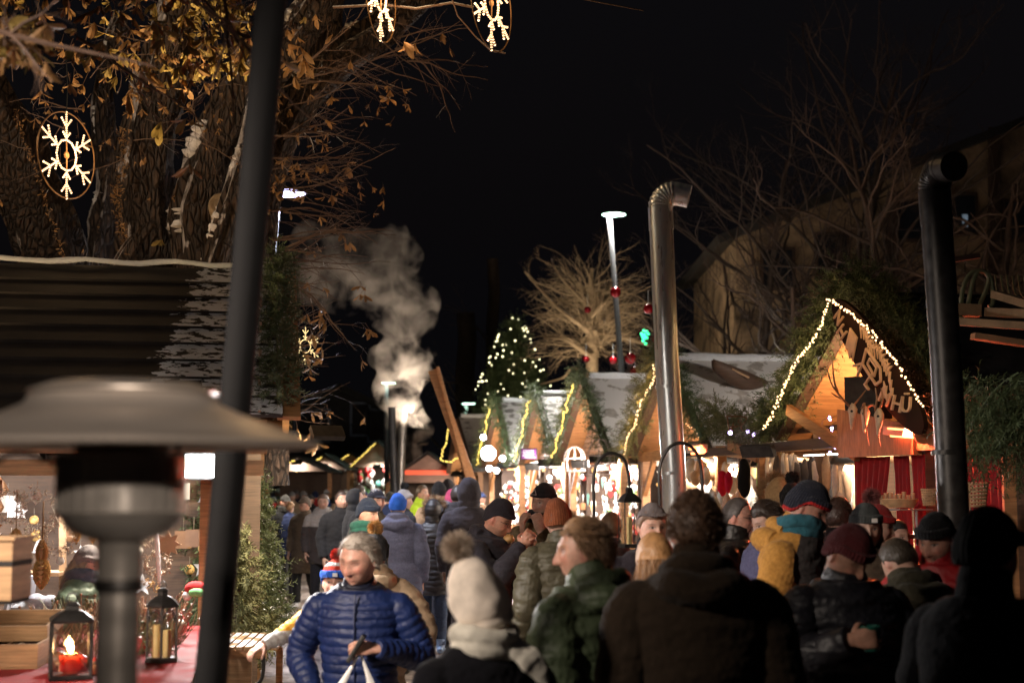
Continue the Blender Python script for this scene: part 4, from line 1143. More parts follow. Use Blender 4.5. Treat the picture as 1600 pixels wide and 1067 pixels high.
# ---------------------------------------------------------------- smoke
def smoke():
    m = bpy.data.materials.new('smoke_vapour'); m.use_nodes = True; nt = m.node_tree
    nt.nodes.remove(nt.nodes['Principled BSDF']); out = nt.nodes['Material Output']
    v = N(nt, 'ShaderNodeVolumePrincipled'); v.inputs['Color'].default_value = (.9, .8, .7, 1); v.inputs['Anisotropy'].default_value = .1
    tc = N(nt, 'ShaderNodeTexCoord')
    at = N(nt, 'ShaderNodeAttribute')
    n1 = N(nt, 'ShaderNodeTexNoise', Scale=1.35, Detail=6.0, Roughness=.6, Distortion=.4); nt.links.new(tc.outputs['Object'], n1.inputs['Vector'])
    sp = N(nt, 'ShaderNodeSeparateXYZ'); nt.links.new(tc.outputs['Object'], sp.inputs[0])
    r = N(nt, 'ShaderNodeValToRGB'); r.color_ramp.elements[0].position = .48; r.color_ramp.elements[0].color = (0, 0, 0, 1); r.color_ramp.elements[1].position = .62; r.color_ramp.elements[1].color = (1, 1, 1, 1)
    nt.links.new(n1.outputs['Fac'], r.inputs[0])
    h = N(nt, 'ShaderNodeMapRange'); nt.links.new(sp.outputs[2], h.inputs['Value']); h.inputs['From Min'].default_value = 0; h.inputs['From Max'].default_value = 3.4; h.inputs['To Min'].default_value = 4.2; h.inputs['To Max'].default_value = .5
    mu = N(nt, 'ShaderNodeMath', operation='MULTIPLY'); nt.links.new(r.outputs[0], mu.inputs[0]); nt.links.new(h.outputs[0], mu.inputs[1])
    nt.links.new(mu.outputs[0], v.inputs['Density']); nt.links.new(v.outputs[0], out.inputs['Volume'])
    m.cycles.volume_step_rate = 1.0 if hasattr(m.cycles, 'volume_step_rate') else 1
    MATS['smoke'] = m
    Y = 36; mb = MB(); rng = random.Random(8)
    path = [(640, 738, 4), (645, 700, 16), (640, 660, 30), (615, 610, 36), (625, 560, 42), (645, 500, 42), (620, 465, 48), (590, 430, 52), (560, 400, 48), (600, 395, 44), (520, 440, 52), (490, 410, 48)]
    for (x, y, r_) in path:
        mb.sphere(P(x, y, Y), r_ * Y / F, 16, 12)
        for k in range(4):
            a = rng.uniform(0, 6.28); rr = r_ * rng.uniform(.5, .75)
            mb.sphere(P(x + math.cos(a) * r_ * .75, y + math.sin(a) * r_ * .75, Y + rng.uniform(-.4, .4)), rr * Y / F, 12, 9)
    mb.tube([P(640, 738, Y), P(645, 700, Y), P(640, 650, Y), P(620, 600, Y), P(630, 550, Y)], [.03, .2, .4, .5, .55], 12)
    me = mb.mesh('smoke'); o = bpy.data.objects.new('tmp', me); COL.objects.link(o)
    md = o.modifiers.new('r', 'REMESH'); md.mode = 'VOXEL'; md.voxel_size = .1
    dg = bpy.context.evaluated_depsgraph_get(); me2 = bpy.data.meshes.new_from_object(o.evaluated_get(dg)); bpy.data.objects.remove(o)
    o = link('smoke', me2, 'smoke', origin=P(640, 738, Y)); tag(o, 'white smoke billowing up from the far flue', 'smoke', kind='stuff')
smoke()
pillar('added lamp on a tall pole left of the left stall, shining on the chestnut limbs', -7.6, 9.6, 6.6, 32, (1, .78, .55), (-2.9, 14.4, 5.6), spread=80)  # out of view, added to light the snow on the limbs
def tree_light():  # spots added to brighten the chestnut's bark and leaves
    root = thing('added_tree_spot', 'added warm fill behind the ridge of the left stall shining up into the chestnut', 'spotlight', TL(1.4, 1.0, 2.6))
    stall_lamp(root, TL(1.75, 1.0, 2.75), P(330, 60, 11.5), 14, (1, .62, .28), .3)
    stall_lamp(root, TL(-1.85, .5, 2.62), P(340, 20, 10.2), 20, (1, .72, .36), .25, 80)
    stall_lamp(root, TL(-1.85, 2.6, 2.62), P(120, 20, 10.5), 12, (1, .68, .34), .25, 80)
    stall_lamp(root, TL(1.75, 3.2, 2.75), P(80, 60, 11.5), 12, (1, .62, .28), .3)
tree_light()
rt_ = thing('added_tree_spot', 'added golden fill below the fan shaped tree behind the stalls', 'spotlight', P(925, 755, 32.5))
stall_lamp(rt_, P(925, 640, 32), P(922, 480, 36), 110, (1, .8, .55), .4, 120)  # spot added to give the fan tree its golden glow
for q_, w_ in ((1120, 22), (1370, 26)):
    rt_ = thing('added_tree_spot', 'added warm fill behind the stalls under the %s bare trees' % ('left' if q_ < 1200 else 'right'), 'spotlight', P(q_, 755, 20.5))
    stall_lamp(rt_, P(q_, 640, 20.5), P(q_, 640, 20.5) + Vector((.6, 1.6, 6)), w_ * 1.2, (1, .64, .42), .4, 105)  # unseen spots added so the dark twigs show
def flood_for_smoke():  # lamp added to light up the smoke
    root = thing('added_flood_lamp', 'added floodlight above the far stall pointing up at the smoke', 'added flood lamp', P(660, 700, 35.2))
    loc = P(660, 690, 35.2)
    stall_lamp(root, loc, P(615, 480, 36.2), 88, (1, .85, .7), .3)
    for l_ in [x for x in COL.objects if x.parent == root and x.type == 'LIGHT']: l_.data.spread = R(85)
flood_for_smoke()

# ================================================================== stall lights
emis('tube_lamp', (1, .97, .92), 26, True)
def inner_lamp(T, s, u, z, tgt, power, parent, col=(1, .86, .7), size=.6):
    stall_lamp(parent, T(s, u, z), tgt, power, col, size)
inner_lamp(TG, 5.9, .3, 2.3, TR(6.6, 1.4, 1.2), 120, st2)
inner_lamp(TG, 4.6, .25, 2.25, TR(5.6, 1.6, 1.4), 80, st2)
inner_lamp(TG, 10.4, .2, 2.35, TG(11.0, 1.0, 1.3), 135, st3, (1, .9, .8))
inner_lamp(TG, 9.2, .15, 2.3, TR(10.6, 1.2, 1.6), 110, st3, (1, .9, .8))
inner_lamp(TG, 14.0, .2, 2.35, TG(14.8, 1.0, 1.3), 135, st4, (1, .9, .8))
inner_lamp(TG, 18.5, .2, 2.3, TG(19.6, 1.0, 1.3), 150, st5, (1, .93, .88))
for s_, p_ in ((9.6, st3), (13.4, st4), (17.9, st5)): inner_lamp(TG, s_, -.45, 2.3, TG(s_ + 1.0, .15, 3.0), 42, p_, (1, .82, .68), .3)  # gable-facing lamps added to brighten the cladding
inner_lamp(TR, 25, .2, 2.2, TR(26, 1.2, 1.3), 120, st6)
inner_lamp(TR, 1.0, .5, 2.2, TR(1.2, 2.4, 1.4), 60, tp, (1, .88, .72))
for (s_, pw_, par) in ((4.45, 60, st2), (8.9, 90, st3), (12.8, 90, st4), (17.1, 110, st5)):
    inner_lamp(TG, s_, -.25, 2.32, TG(s_ + 1.5, .7, 1.5), pw_, par, (1, .9, .8), .5)  # extra lamps added so the goods' near sides are lit
for (s_, pw_, par) in ((5.2, 70, st2), (10.0, 95, st3), (13.9, 90, st4), (18.4, 110, st5)):
    inner_lamp(TG, s_, -.1, 2.3, TG(s_ - .3, -3.2, .9), pw_, par, (1, .86, .72), .5)  # street-facing lamps added to brighten the crowd
inner_lamp(TR, 3.2, .5, 2.2, TR(3.6, 2.4, 1.4), 80, tp, (1, .88, .72))
stall_lamp(st2, TG(2.3, 1.3, 3.25), TG(8.5, 1.2, 2.9), 13, (1, .9, .8), .3, 110)  # this lamp and the next are added to brighten the stall roofs
stall_lamp(st3, TG(7.2, 1.6, 3.3), TG(12, 1.2, 2.9), 24, (1, .9, .8), .3, 110)
inner_lamp(TR, 1.6, -.25, 2.28, TR(.2, -3.6, 1.0), 42, tp, (1, .84, .68), .5)  # added for rim light on the front-right crowd
# wooden underside of the near gables is lit by small warm spots on the beams
inner_lamp(TN, .2, .35, 2.5, TN(1.0, .5, 3.2), 34, st1, (1, .6, .3), .25)
inner_lamp(TG, 6.2, .3, 2.5, TG(6.9, .6, 3.2), 6, st2, (1, .62, .35), .2)
# bright white lamp seen at the corner of the fifth stall
lp = P(763, 708, 28.4)
lr = thing('work_light', 'glaring white work light at the corner of the far right-hand stall', 'work light', lp)
mb = MB(); mb.lathe([(0, 0), (.15, 0), (.16, .06), (.08, .12), (0, .12)], lp, 20, Matrix.Rotation(R(-90), 3, 'X')); mb.build('housing', 'black_steel', lr)
mb = MB(); mb.lathe([(0, -.03), (.1, -.02), (.145, 0), (0, 0)], lp, 20, Matrix.Rotation(R(-90), 3, 'X')); mb.build('glass', 'lamp_white', lr)
for dx, dz in ((.28, -.1), (-.1, .32), (.16, -.34), (.02, -.3)):  # extra bulbs added to spread the lamp's glare
    mb = MB(); mb.sphere(lp + Vector((dx, .05, dz)), .055, 10, 7); mb.build('bulb', 'lamp_white', lr)
area('work_beam', lp + Vector((0, -.1, 0)), lp + Vector((-.6, -3, -1)), .36, 260, (.95, .95, 1), lr)
# left floodlight
lp = P(312, 728, 9.0)
lr = thing('work_light', 'rectangular white floodlight under the left stall eave beside the pole', 'work light', lp)
q = Matrix.Rotation(R(14), 3, 'Z')
mb = MB(); mb.box(lp, (.2, .05, .17), q); mb.build('housing', 'black_steel', lr, smooth=False)
mb = MB(); mb.box(lp + q @ Vector((0, -.03, 0)), (.175, .02, .145), q); mb.build('glass', 'lamp_white', lr, smooth=False)
area('work_beam', lp + Vector((.03, -.07, 0)), lp + Vector((.9, -1.3, -.75)), .18, 75, (1, .93, .9), lr)
# lamps in the left stall
stall_lamp(ls, TL(-.9, 1.3, 2.15), TL(-.2, 1.8, 1.1), 55, (.95, .95, 1), .5)
stall_lamp(ls, TL(-1.35, .7, 2.1), TL(-1.9, .6, 1.0), 30, (1, .85, .65), .4)
stall_lamp(ls, TL(-.3, 2.8, 2.15), TL(.5, 2.6, 1.1), 45, (1, .9, .8), .5)
stall_lamp(ls, TL(.4, -.5, 2.35), Vector((-2.4, 13.0, .7)), 36, (1, .85, .6), .3)  # added to light the cut firs
for s_, w_ in ((3.2, 16), (8.0, 32), (13, 55)):  # lamps added to brighten ground and crowd along the left row
    q_ = [x for x in COL.objects if x.get('category') == 'market stall' and 'left row' in x['label']][{3.2: 0, 8.0: 1, 13: 2}[s_]]
    stall_lamp(q_, TL(s_, -.25, 2.4), TL(s_ + 1.2, -2.4, .6), w_, (1, .85, .68), .5)
# small warm lamp grazing over the roof ridge of the left stall (on the front pole of the stall row)
# ---------------------------------------------------------------- radiant heaters
def radiant(label, a, b, tgt, power):
    root = thing('radiant_heater', label, 'heater', a)
    mb = MB(); mb.bar(a, b, .09, .07); mb.build('housing', 'stainless', root, smooth=False)
    d = (Vector(tgt) - (a + b) / 2).normalized()
    mb = MB(); mb.bar(a.lerp(b, .08) + d * .05, a.lerp(b, .92) + d * .05, .075, .025, up=d); mb.build('element', 'heater_glow', root, smooth=False)
    M = (b - a).to_track_quat('Z', 'Y').to_matrix()
    if power > 20: mb = MB(); mb.lathe([(.015, 0), (.085, 0), (.085, .03), (.015, .03)], b + Vector((.0, -.02, 0)), 24, M); mb.build('end_disc', 'pale_timber', root)
    area('heat', (a + b) / 2 + d * .08, tgt, .35, power, (1, .13, .05), root, sy=.06)
radiant('glowing red radiant heater under the oval sign', P(1387, 672, 11.3), P(1440, 676, 10.8), P(1400, 830, 8.5), 60)
radiant('red radiant heater under the porch beam right of the steel flue', P(1078, 702, 13.2), P(1100, 700, 13.0), P(1075, 800, 11), 14)
area('red_window_glow', TR(-2.0, .5, 2.15), TR(-2.1, .8, 1.2), .4, 14, (1, .16, .08), hw, sy=.1)

# violet mini leds tangled at the beam
def tangle(label, pts, n, sp, Y, m='violet_led'):
    root = thing('light_string', label, 'fairy lights', P(*pts[0], Y)); rng = random.Random(n)
    wm = MB(); lb = MB(); pp = [P(x, y, Y) for x, y in pts]; w_ = []
    for i in range(len(pp) - 1):
        for k in range(6): w_.append(pp[i].lerp(pp[i + 1], k / 6) + Vector((rng.gauss(0, sp), rng.gauss(0, sp), rng.gauss(0, sp))))
    wm.tube(crspline(w_, 2), .0035, 4)
    lbp = [rng.choice(w_) + Vector((rng.gauss(0, .01), 0, rng.gauss(0, .01))) for k in range(n)]
    wm.build('wire', 'brass_wire', root); bulb_parts(lbp, .011, m, root)
tangle('tangle of violet mini lights on the beam left of the skulls', [(1262, 672), (1300, 655), (1335, 630), (1300, 668), (1290, 690), (1335, 695), (1300, 700), (1335, 690), (1320, 702)], 34, .03, 13)
def wire_star():
    root = thing('wire_star', 'wire figure with a few violet lights hanging under the sagging garland', 'wire figure', P(1155, 665, 15))
    mb = MB(); Y = 15
    for pl in ([(1136, 650), (1141, 680), (1146, 660)], [(1136, 650), (1166, 652), (1158, 664), (1141, 667)], [(1157, 658), (1160, 672), (1172, 675)]): mb.tube(crspline([P(x, y, Y) for x, y in pl], 4), .008, 5)
    mb.tube([P(1156 + 3 * math.cos(t), 658 + 3 * math.sin(t), Y) for t in range(7)], .006, 5)
    mb.build('wire', 'brass_wire', root); m = MB()
    for x, y in ((1141, 676), (1169, 674), (1178, 679)): m.sphere(P(x, y, Y), .022, 8, 6)
    m.build('bulbs', 'violet_led', root)
wire_star()

# ================================================================== sign of the near stall
def sign():
    u0 = -.3
    def W(s, z, du=0): return TR(s, u0 - du, z)
    root = thing('hut_sign', 'dark oval wooden sign with pale letters reading ALM HÜ and a crest', 'sign', W(-.6, 2.45))
    S = Vector(on_front(1366, 566, u0)); ax = Vector((-1.57, -1.1)).normalized(); ay = Vector((-ax.y, ax.x))     # (s, z) plane
    a_, b_ = .97, .205
    def E(x, y): return S + ax * x + ay * y
    n = 56; poly = []
    for k in range(n):
        t = 2 * math.pi * k / n; q = E(a_ * math.cos(t), b_ * math.copysign(abs(math.sin(t)) ** .9, math.sin(t))); poly.append(W(q.x, q.y))
    mb = MB(); mb.prism(poly, U * .035); mb.build('board', mat('sign_brown', (.022, .012, .008), .8, 0, .25, 10, .2, spec=.1), root, smooth=False)
    LM = mat('letter_wood', (.8, .58, .38), .6, 0, .15, 12, .15)
    def letter(ch, px, py, size, sx, ang, shear=0):
        s, z = on_front(px, py, u0)
        vs, fs = textmesh(ch, 1.0, .03); mb = MB(); ca, sa = math.cos(ang), math.sin(ang); out = []
        for v in vs:
            x = v.x * size; y = v.y * size
            x, y = x * ca - y * sa, x * sa + y * ca
            out.append(TR(s - (x * sx + y * shear), u0 - .006 - v.z * .3, z + y))
        mb.add(out, fs); mb.build('letter', LM, root, smooth=False)
    letter('A', 1343, 574, .17, 1.5, R(-62)); letter('L', 1359, 597, .17, 1.6, R(-50)); letter('M', 1384, 621, .17, 1.7, R(-32)); letter('H', 1403, 632, .17, 1.7, R(-18)); letter('Ü', 1417, 633, .17, 1.6, R(-8))
    letter('·', 1328, 548, .3, 1.5, R(-60)); letter('N', 1311, 497, .15, 1.5, R(-55)); letter('H', 1316, 520, .16, 1.5, R(-58))
    # crest: crown, shield, leaf wreath
    def shp(pts, nm='crest', du=.012, m=LM):
        mb = MB(); mb.prism([W(*E(x, y), .004) for x, y in pts], -U * du); mb.build(nm, m, root, smooth=False)
    shp([(-.52, -.02), (-.52, .17), (-.42, .13), (-.46, .17), (-.4, .2), (-.38, .12), (-.34, .19), (-.36, -.02)], 'crown')
    def ring(pts, wdt, nm):
        mb = MB(); cs = [W(*E(x, y), .012) for x, y in pts]
        for i in range(len(cs)): mb.bar(cs[i], cs[(i + 1) % len(cs)], wdt, .014, up=U)
        mb.build(nm, LM, root, smooth=False)
    sh = [(-.16, .11), (.14, .12), (.2, .05), (.14, -.03), (-.16, -.03)]
    ring(sh, .022, 'shield'); ring([(-.08, .06), (.08, .08), (.08, .0), (-.06, .0)], .016, 'shield_mark')
    rng = random.Random(2)
    for k in range(13):
        x = -.34 + k * .05; y = -.1 - .02 * math.sin(k); shp([(x, y), (x + .05, y + .05), (x + .02, y - .0), (x + .06, y - .07), (x - .01, y - .02), (x - .05, y - .05)], 'wreath_leaf')
    for k in range(5):
        x = .27 + .05 * (k % 3); y = -.06 + .06 * k * .7; shp([(x, y), (x + .06, y + .02), (x + .04, y - .04), (x + .02, y - .02), (x - .03, y - .04)], 'wreath_leaf')
sign()

# ---------------------------------------------------------------- skulls with antlers
mat('bone', (.7, .58, .42), .6, 0, .3, 14, .3)
mat('antler', (.32, .2, .12), .6, 0, .4, 14, .4)
def skull(label, px, py, Y, s, horns, yaw=0):
    c = P(px, py, Y); root = thing('antler_skull', label, 'skull', c, group='skulls on the fascia board'); T3 = Matrix.Rotation(yaw, 3, 'Z')
    mb = MB()
    prof = [(0, .0, .13, .02), (.035, .02, .11, .05), (.06, .03, .05, .075), (.05, .03, -.01, .06), (.042, .02, -.07, .045), (.03, .01, -.13, .03), (.018, .0, -.2, .02), (.004, -.0, -.225, .008)]
    pts = [c + T3 @ (Vector((0, -y, z)) * s) for (r, y, z, ry) in prof]
    mb.tube(pts, [r * s for r, *_ in prof], 12, ry=[q[3] * s for q in prof], side=T3 @ Vector((1, 0, 0)))
    mb.build('skull', 'bone', root)
    mb = MB()
    for sg in (-1, 1): mb.sphere(c + T3 @ (Vector((sg * .042, -.06, .03)) * s), .02 * s, 8, 6)
    mb.build('eye_socket', 'black_back', root)
    mb = MB()
    for pl in horns:
        pp = crspline([c + T3 @ (Vector(p) * s) for p in pl], 4); mb.tube(pp, [.018 * s * (1 - .7 * i / len(pp)) for i in range(len(pp))], 7)
    mb.build('antlers', 'antler', root)
hA = [[(-.03, 0, .1), (-.2, -.05, .2), (-.42, -.1, .38), (-.5, -.1, .62)], [(-.2, -.05, .2), (-.32, -.12, .2), (-.48, -.15, .26)], [(-.3, -.07, .28), (-.38, -.1, .45), (-.4, -.1, .7)], [(.03, 0, .1), (.1, -.05, .2), (.18, -.1, .32)]]
hB = [[(-.03, 0, .1), (-.06, -.12, .16), (-.12, -.2, .02), (-.1, -.2, -.12), (-.07, -.22, -.4)], [(.03, 0, .1), (.07, -.12, .14), (.1, -.2, .0), (.08, -.2, -.15), (.1, -.22, -.42)]]
hC = [[(-.03, 0, .1), (-.05, -.05, .25), (-.04, -.02, .4)], [(.03, 0, .1), (.05, -.05, .25), (.06, -.02, .4)]]
skull('left skull with long antlers sweeping up to the left', 1330, 646, 11.2, .58, hA, .5)
skull('middle skull with dark curled horns', 1350, 650, 11.0, .58, hB, .3)
skull('right pale skull with short horns beside the heater', 1371, 654, 10.8, .58, hC, .5)

# ---------------------------------------------------------------- things on the near roof, right edge
def sleigh():
    Y = 9.6; root = thing('sleigh', 'old wooden sleigh with curved runners lying on the roof right of the black flue', 'sleigh', P(1560, 510, Y))
    mb = MB()
    for pl in ([(1500, 500), (1505, 450), (1520, 425), (1545, 430), (1552, 470), (1545, 480)], [(1512, 480), (1520, 440), (1527, 425)], [(1530, 478), (1545, 440), (1540, 425)]):
        mb.tube(crspline([P(x, y, Y) for x, y in pl], 5), .016, 7)
    for k in range(7): mb.tube(crspline([P(1555 + 9 * k, 430, Y + .1), P(1560 + 9 * k, 460, Y + .05), P(1575 + 10 * k, 472, Y)], 4), .007, 5)
    mb.build('runners', mat('green_wood', (.13, .14, .07), .7, 0, .4, 10, .2), root)
    mb = MB(); mb.bar(P(1488, 484, Y), P(1530, 486, Y), .1, .08); mb.bar(P(1488, 502, Y), P(1640, 512, Y - .5), .12, .05); mb.bar(P(1555, 460, Y - .2), P(1640, 485, Y - .6), .08, .05); mb.bar(P(1550, 488, Y), P(1630, 492, Y - .4), .14, .06); mb.bar(P(1520, 525, Y), P(1620, 540, Y), .1, .04)
    mb.build('planks', snowy('snow_planks', (.3, .19, .1), thr=1.05, scale=5, dirw=.55, bscale=14), root, smooth=False)
    mb = MB(); mb.bar(P(1480, 408, Y), P(1530, 400, Y), .05, .03); mb.build('handle', 'dark_timber', root, smooth=False)
sleigh()
def trough():
    Y = 17.6; root = thing('wooden_trough', 'dark wooden trough lying tilted on the snowy roof behind the hut-sign gable', 'trough', P(1160, 600, Y))
    mb = MB(); n = 14
    # half-shell boat shape
    A = P(1113, 562, Y); B = P(1200, 596, Y + .4); ax = (B - A); vs = []; fs = []; m_ = 8
    for i in range(n + 1):
        t = i / n; wd = .17 * math.sin(math.pi * min(1, t * .9 + .1)) ** .6; dp = .24 * math.sin(math.pi * min(1, t * .85 + .12)) ** .7
        for j in range(m_ + 1):
            a = math.pi * j / m_; vs.append(A + ax * t + Vector((0, math.cos(a) * wd, -math.sin(a) * dp)))
    fs = [(i * (m_ + 1) + j, i * (m_ + 1) + j + 1, (i + 1) * (m_ + 1) + j + 1, (i + 1) * (m_ + 1) + j) for i in range(n) for j in range(m_)]
    mb.add(vs, fs); o = mb.build('hull', 'dark_timber', root); md = o.modifiers.new('s', 'SOLIDIFY'); md.thickness = .025
    mb = MB(); mb.bar(P(1140, 575, Y), P(1170, 590, Y), .06, .02); mb.build('thwart', 'pale_timber', root, smooth=False)
trough()

# ---------------------------------------------------------------- baubles in the tree
mat('red_glass', (.22, .004, .008), .12, .35, .15, 4, 0)
for k, (x, y, Y, r_, lab) in enumerate(((962, 457, 26, .1, 'largest red bauble hanging high beside the tall lamp pole'), (918, 484, 30, .075, 'small red bauble in the middle of the lit tree'), (916, 561, 30, .075, 'small red bauble low in the lit tree'), (958, 563, 28, .08, 'dim red bauble just left of the dark lamp pole foot'),
                                         (985, 560, 24, .1, 'shiny red bauble above the pale stall roof'), (1013, 483, 25, .09, 'dim red bauble close to the steel flue'), (992, 583, 24, .1, 'lowest red bauble over the stall roof'), (1025, 530, 24, .07, 'red bauble right beside the steel flue'))):
    c = P(x, y, Y); root = thing('bauble', lab, 'bauble', c, group='red baubles in the trees')
    mb = MB(); mb.sphere(c, r_, 18, 12); mb.build('ball', 'red_glass', root)
    mb = MB(); mb.lathe([(.016, r_ * .97), (.016, r_ * 1.15), (0, r_ * 1.15)], c, 8); mb.tube([c + Vector((0, 0, r_)), c + Vector((0, 0, r_ + .25))], .003, 4); mb.build('cap', 'galvanised_steel', root)
mb = MB()
rng = random.Random(4)
for k in range(14): mb.sphere(P(1007 + rng.gauss(0, 4), 526 + rng.gauss(0, 5), 26), .028, 6, 5)
tag(mb.build('green_light', emis('green_led', (.05, 1, .35), 2.5, True)), 'green light cluster beside the steel flue', 'light')

# ---------------------------------------------------------------- purple screen, shelves etc.
mb = MB(); q = Matrix.Rotation(-.3, 3, 'Z')
sr = thing('price_screen', 'small purple screen with white lines of text under the brown gable', 'screen', P(827, 710, 25.5))
mb.box(P(827, 709, 25.5), (.3, .04, .2), q); mb.build('frame', 'black_steel', sr, smooth=False)
mb = MB(); mb.box(P(827, 709, 25.5) + q @ Vector((0, -.025, 0)), (.27, .01, .17), q); mb.build('display', emis('purple_screen', (.35, .08, .4), .35), sr, smooth=False)
mb = MB()
for k in range(5): mb.box(P(827, 709, 25.5) + q @ Vector((rng.uniform(-.02, .02), -.033, .06 - .03 * k)), (.2, .004, .012), q)
mb.build('text_line', emis('white_text', (1, 1, 1), 1.0), sr, smooth=False)

# shepherd hooks with lanterns in front of the ornament stalls
def hook(label, pts, Y, r_=.012):
    mb = MB(); mb.tube(crspline([P(x, y, Y) for x, y in pts], 6), r_, 8); return tag(mb.build('hanging_hook', 'black_steel'), label, 'hook', 'black crook hooks')
def base_pt(px, Y): p = P(px, 755, Y); p.z = 0; return p
h1 = MB(); pts = [base_pt(929, 9.5)] + [P(x, y, 9.5) for x, y in ((929, 860), (928, 790), (928, 745), (934, 722), (948, 709), (962, 709), (976, 719), (982, 740), (984, 760))]
h1.tube(crspline(pts, 5), .011, 8); tag(h1.build('hanging_hook', 'black_steel'), 'black crook hook arching in front of the ornament stall, holding a lantern', 'hook', 'black crook hooks')
h2 = MB(); pts = [base_pt(1031, 9.3)] + [P(x, y, 9.3) for x, y in ((1031, 860), (1031, 790), (1030, 745), (1034, 718), (1048, 697), (1066, 692), (1084, 702), (1095, 726), (1098, 770))]
h2.tube(crspline(pts, 5), .011, 8); tag(h2.build('hanging_hook', 'black_steel'), 'black crook hook arching round the steel flue', 'hook', 'black crook hooks')

def lantern(label, c, w_, h_, sides=4, m='black_steel', candles=1, candle_h=.5, lit=False, glasscol=None, arch=False, yaw=.3):
    root = thing('lantern', label, 'lantern', c, group=None); c = Vector(c); r_ = w_ / 2; rb = r_ * 1.12
    M = Matrix.Rotation(yaw, 3, 'Z'); k4 = [math.pi * 2 * k / sides + math.pi / sides for k in range(sides)]
    cs = [Vector((math.cos(a) * r_ * 1.2, math.sin(a) * r_ * 1.2, 0)) for a in k4]
    mb = MB()
    mb.lathe([(0, 0), (r_ * 1.32, 0), (r_ * 1.32, h_ * .035), (r_ * 1.22, h_ * .06), (0, h_ * .06)], c, sides, M @ Matrix.Rotation(math.pi / sides, 3, 'Z'))
    mb.lathe([(0, h_ * .74), (r_ * 1.3, h_ * .74), (r_ * 1.34, h_ * .77), (r_ * 1.15, h_ * .81), (r_ * .75, h_ * .87), (r_ * .4, h_ * .9), (r_ * .4, h_ * .95), (r_ * .46, h_ * .96), (r_ * .25, h_ * 1.0), (0, h_ * 1.0)], c, sides, M @ Matrix.Rotation(math.pi / sides, 3, 'Z'))
    for p in cs: mb.bar(c + M @ p + Vector((0, 0, h_ * .05)), c + M @ p + Vector((0, 0, h_ * .75)), w_ * .055, w_ * .055)
    mb.tube([c + Vector((math.sin(t / 8 * math.pi * 2) * r_ * .25, 0, h_ * 1.05 - math.cos(t / 8 * math.pi * 2) * r_ * .25)) for t in range(9)], w_ * .02, 5)
    mb.build('frame', m, root, smooth=False)
    mb = MB()
    for i in range(sides):
        a = cs[i]; b = cs[(i + 1) % sides]
        if arch:
            for t0 in range(6):
                u0_ = math.pi * t0 / 6; u1_ = math.pi * (t0 + 1) / 6
                f = lambda u: c + M @ a.lerp(b, .5 - .4 * math.cos(u)) + Vector((0, 0, h_ * (.55 + .14 * math.sin(u))))
                mb.bar(f(u0_), f(u1_), w_ * .03, w_ * .03)
        else:
            mb.bar(c + M @ a + Vector((0, 0, h_ * .1)), c + M @ b + Vector((0, 0, h_ * .7)), w_ * .012, w_ * .012); mb.bar(c + M @ b + Vector((0, 0, h_ * .1)), c + M @ a + Vector((0, 0, h_ * .7)), w_ * .012, w_ * .012)
    mb.build('lattice', m, root, smooth=False)
    g = MB()
    for i in range(sides):
        a, b = cs[i] * .97, cs[(i + 1) % sides] * .97
        g.prism([c + M @ a + Vector((0, 0, h_ * .06)), c + M @ b + Vector((0, 0, h_ * .06)), c + M @ b + Vector((0, 0, h_ * .74)), c + M @ a + Vector((0, 0, h_ * .74))], M @ ((a + b).normalized()) * .002)
    g.build('glass', glasscol or 'clear_glass', root, smooth=False)
    for k in range(candles):
        off = Vector(((k - (candles - 1) / 2) * w_ * .42, -.01 * k, 0)); hh = h_ * candle_h * (1 - .14 * k)
        cm = MB(); cm.lathe([(0, h_ * .06), (w_ * .15, h_ * .06), (w_ * .15, hh), (w_ * .1, hh - .006), (0, hh - .008)], c + off, 16); cd = cm.build('candle', 'wax', root)
        if lit:
            fm = MB(); fm.lathe([(0, hh), (.012, hh + .012), (.014, hh + .025), (.006, hh + .05), (0, hh + .065)], c + off, 10); fm.build('flame', emis('flame', (1, .6, .25), 90, True), root)
            point('candle_light', c + off + Vector((0, 0, hh + .03)), 2.2, (1, .4, .15), .02, root)
    return root
m_, nt_, b_ = _nt('lantern_glass_thin')
tb = N(nt_, 'ShaderNodeBsdfTransparent'); gb = N(nt_, 'ShaderNodeBsdfGlossy'); gb.inputs['Roughness'].default_value = .08; mx = N(nt_, 'ShaderNodeMixShader'); mx.inputs[0].default_value = .1
nt_.links.new(tb.outputs[0], mx.inputs[1]); nt_.links.new(gb.outputs[0], mx.inputs[2]); nt_.links.new(mx.outputs[0], nt_.nodes['Material Output'].inputs['Surface']); MATS['thin_glass'] = m_
m_, nt_, b_ = _nt('lantern_glass_red')
tb = N(nt_, 'ShaderNodeBsdfTransparent'); tb.inputs[0].default_value = (1, .35, .25, 1); gb = N(nt_, 'ShaderNodeBsdfDiffuse'); gb.inputs['Color'].default_value = (.8, .3, .2, 1); mx = N(nt_, 'ShaderNodeMixShader'); mx.inputs[0].default_value = .35
tl = N(nt_, 'ShaderNodeBsdfTranslucent'); tl.inputs['Color'].default_value = (1, .35, .25, 1); mx2 = N(nt_, 'ShaderNodeMixShader'); nt_.links.new(gb.outputs[0], mx2.inputs[1]); nt_.links.new(tl.outputs[0], mx2.inputs[2]); mx2.inputs[0].default_value = .7
nt_.links.new(tb.outputs[0], mx.inputs[1]); nt_.links.new(mx2.outputs[0], mx.inputs[2]); nt_.links.new(mx.outputs[0], nt_.nodes['Material Output'].inputs['Surface']); MATS['red_frost'] = m_
c = P(984, 855, 9.5); lantern('tall black lantern hanging on the crook hook before the ornament stall', c, .13, .4, glasscol='thin_glass')

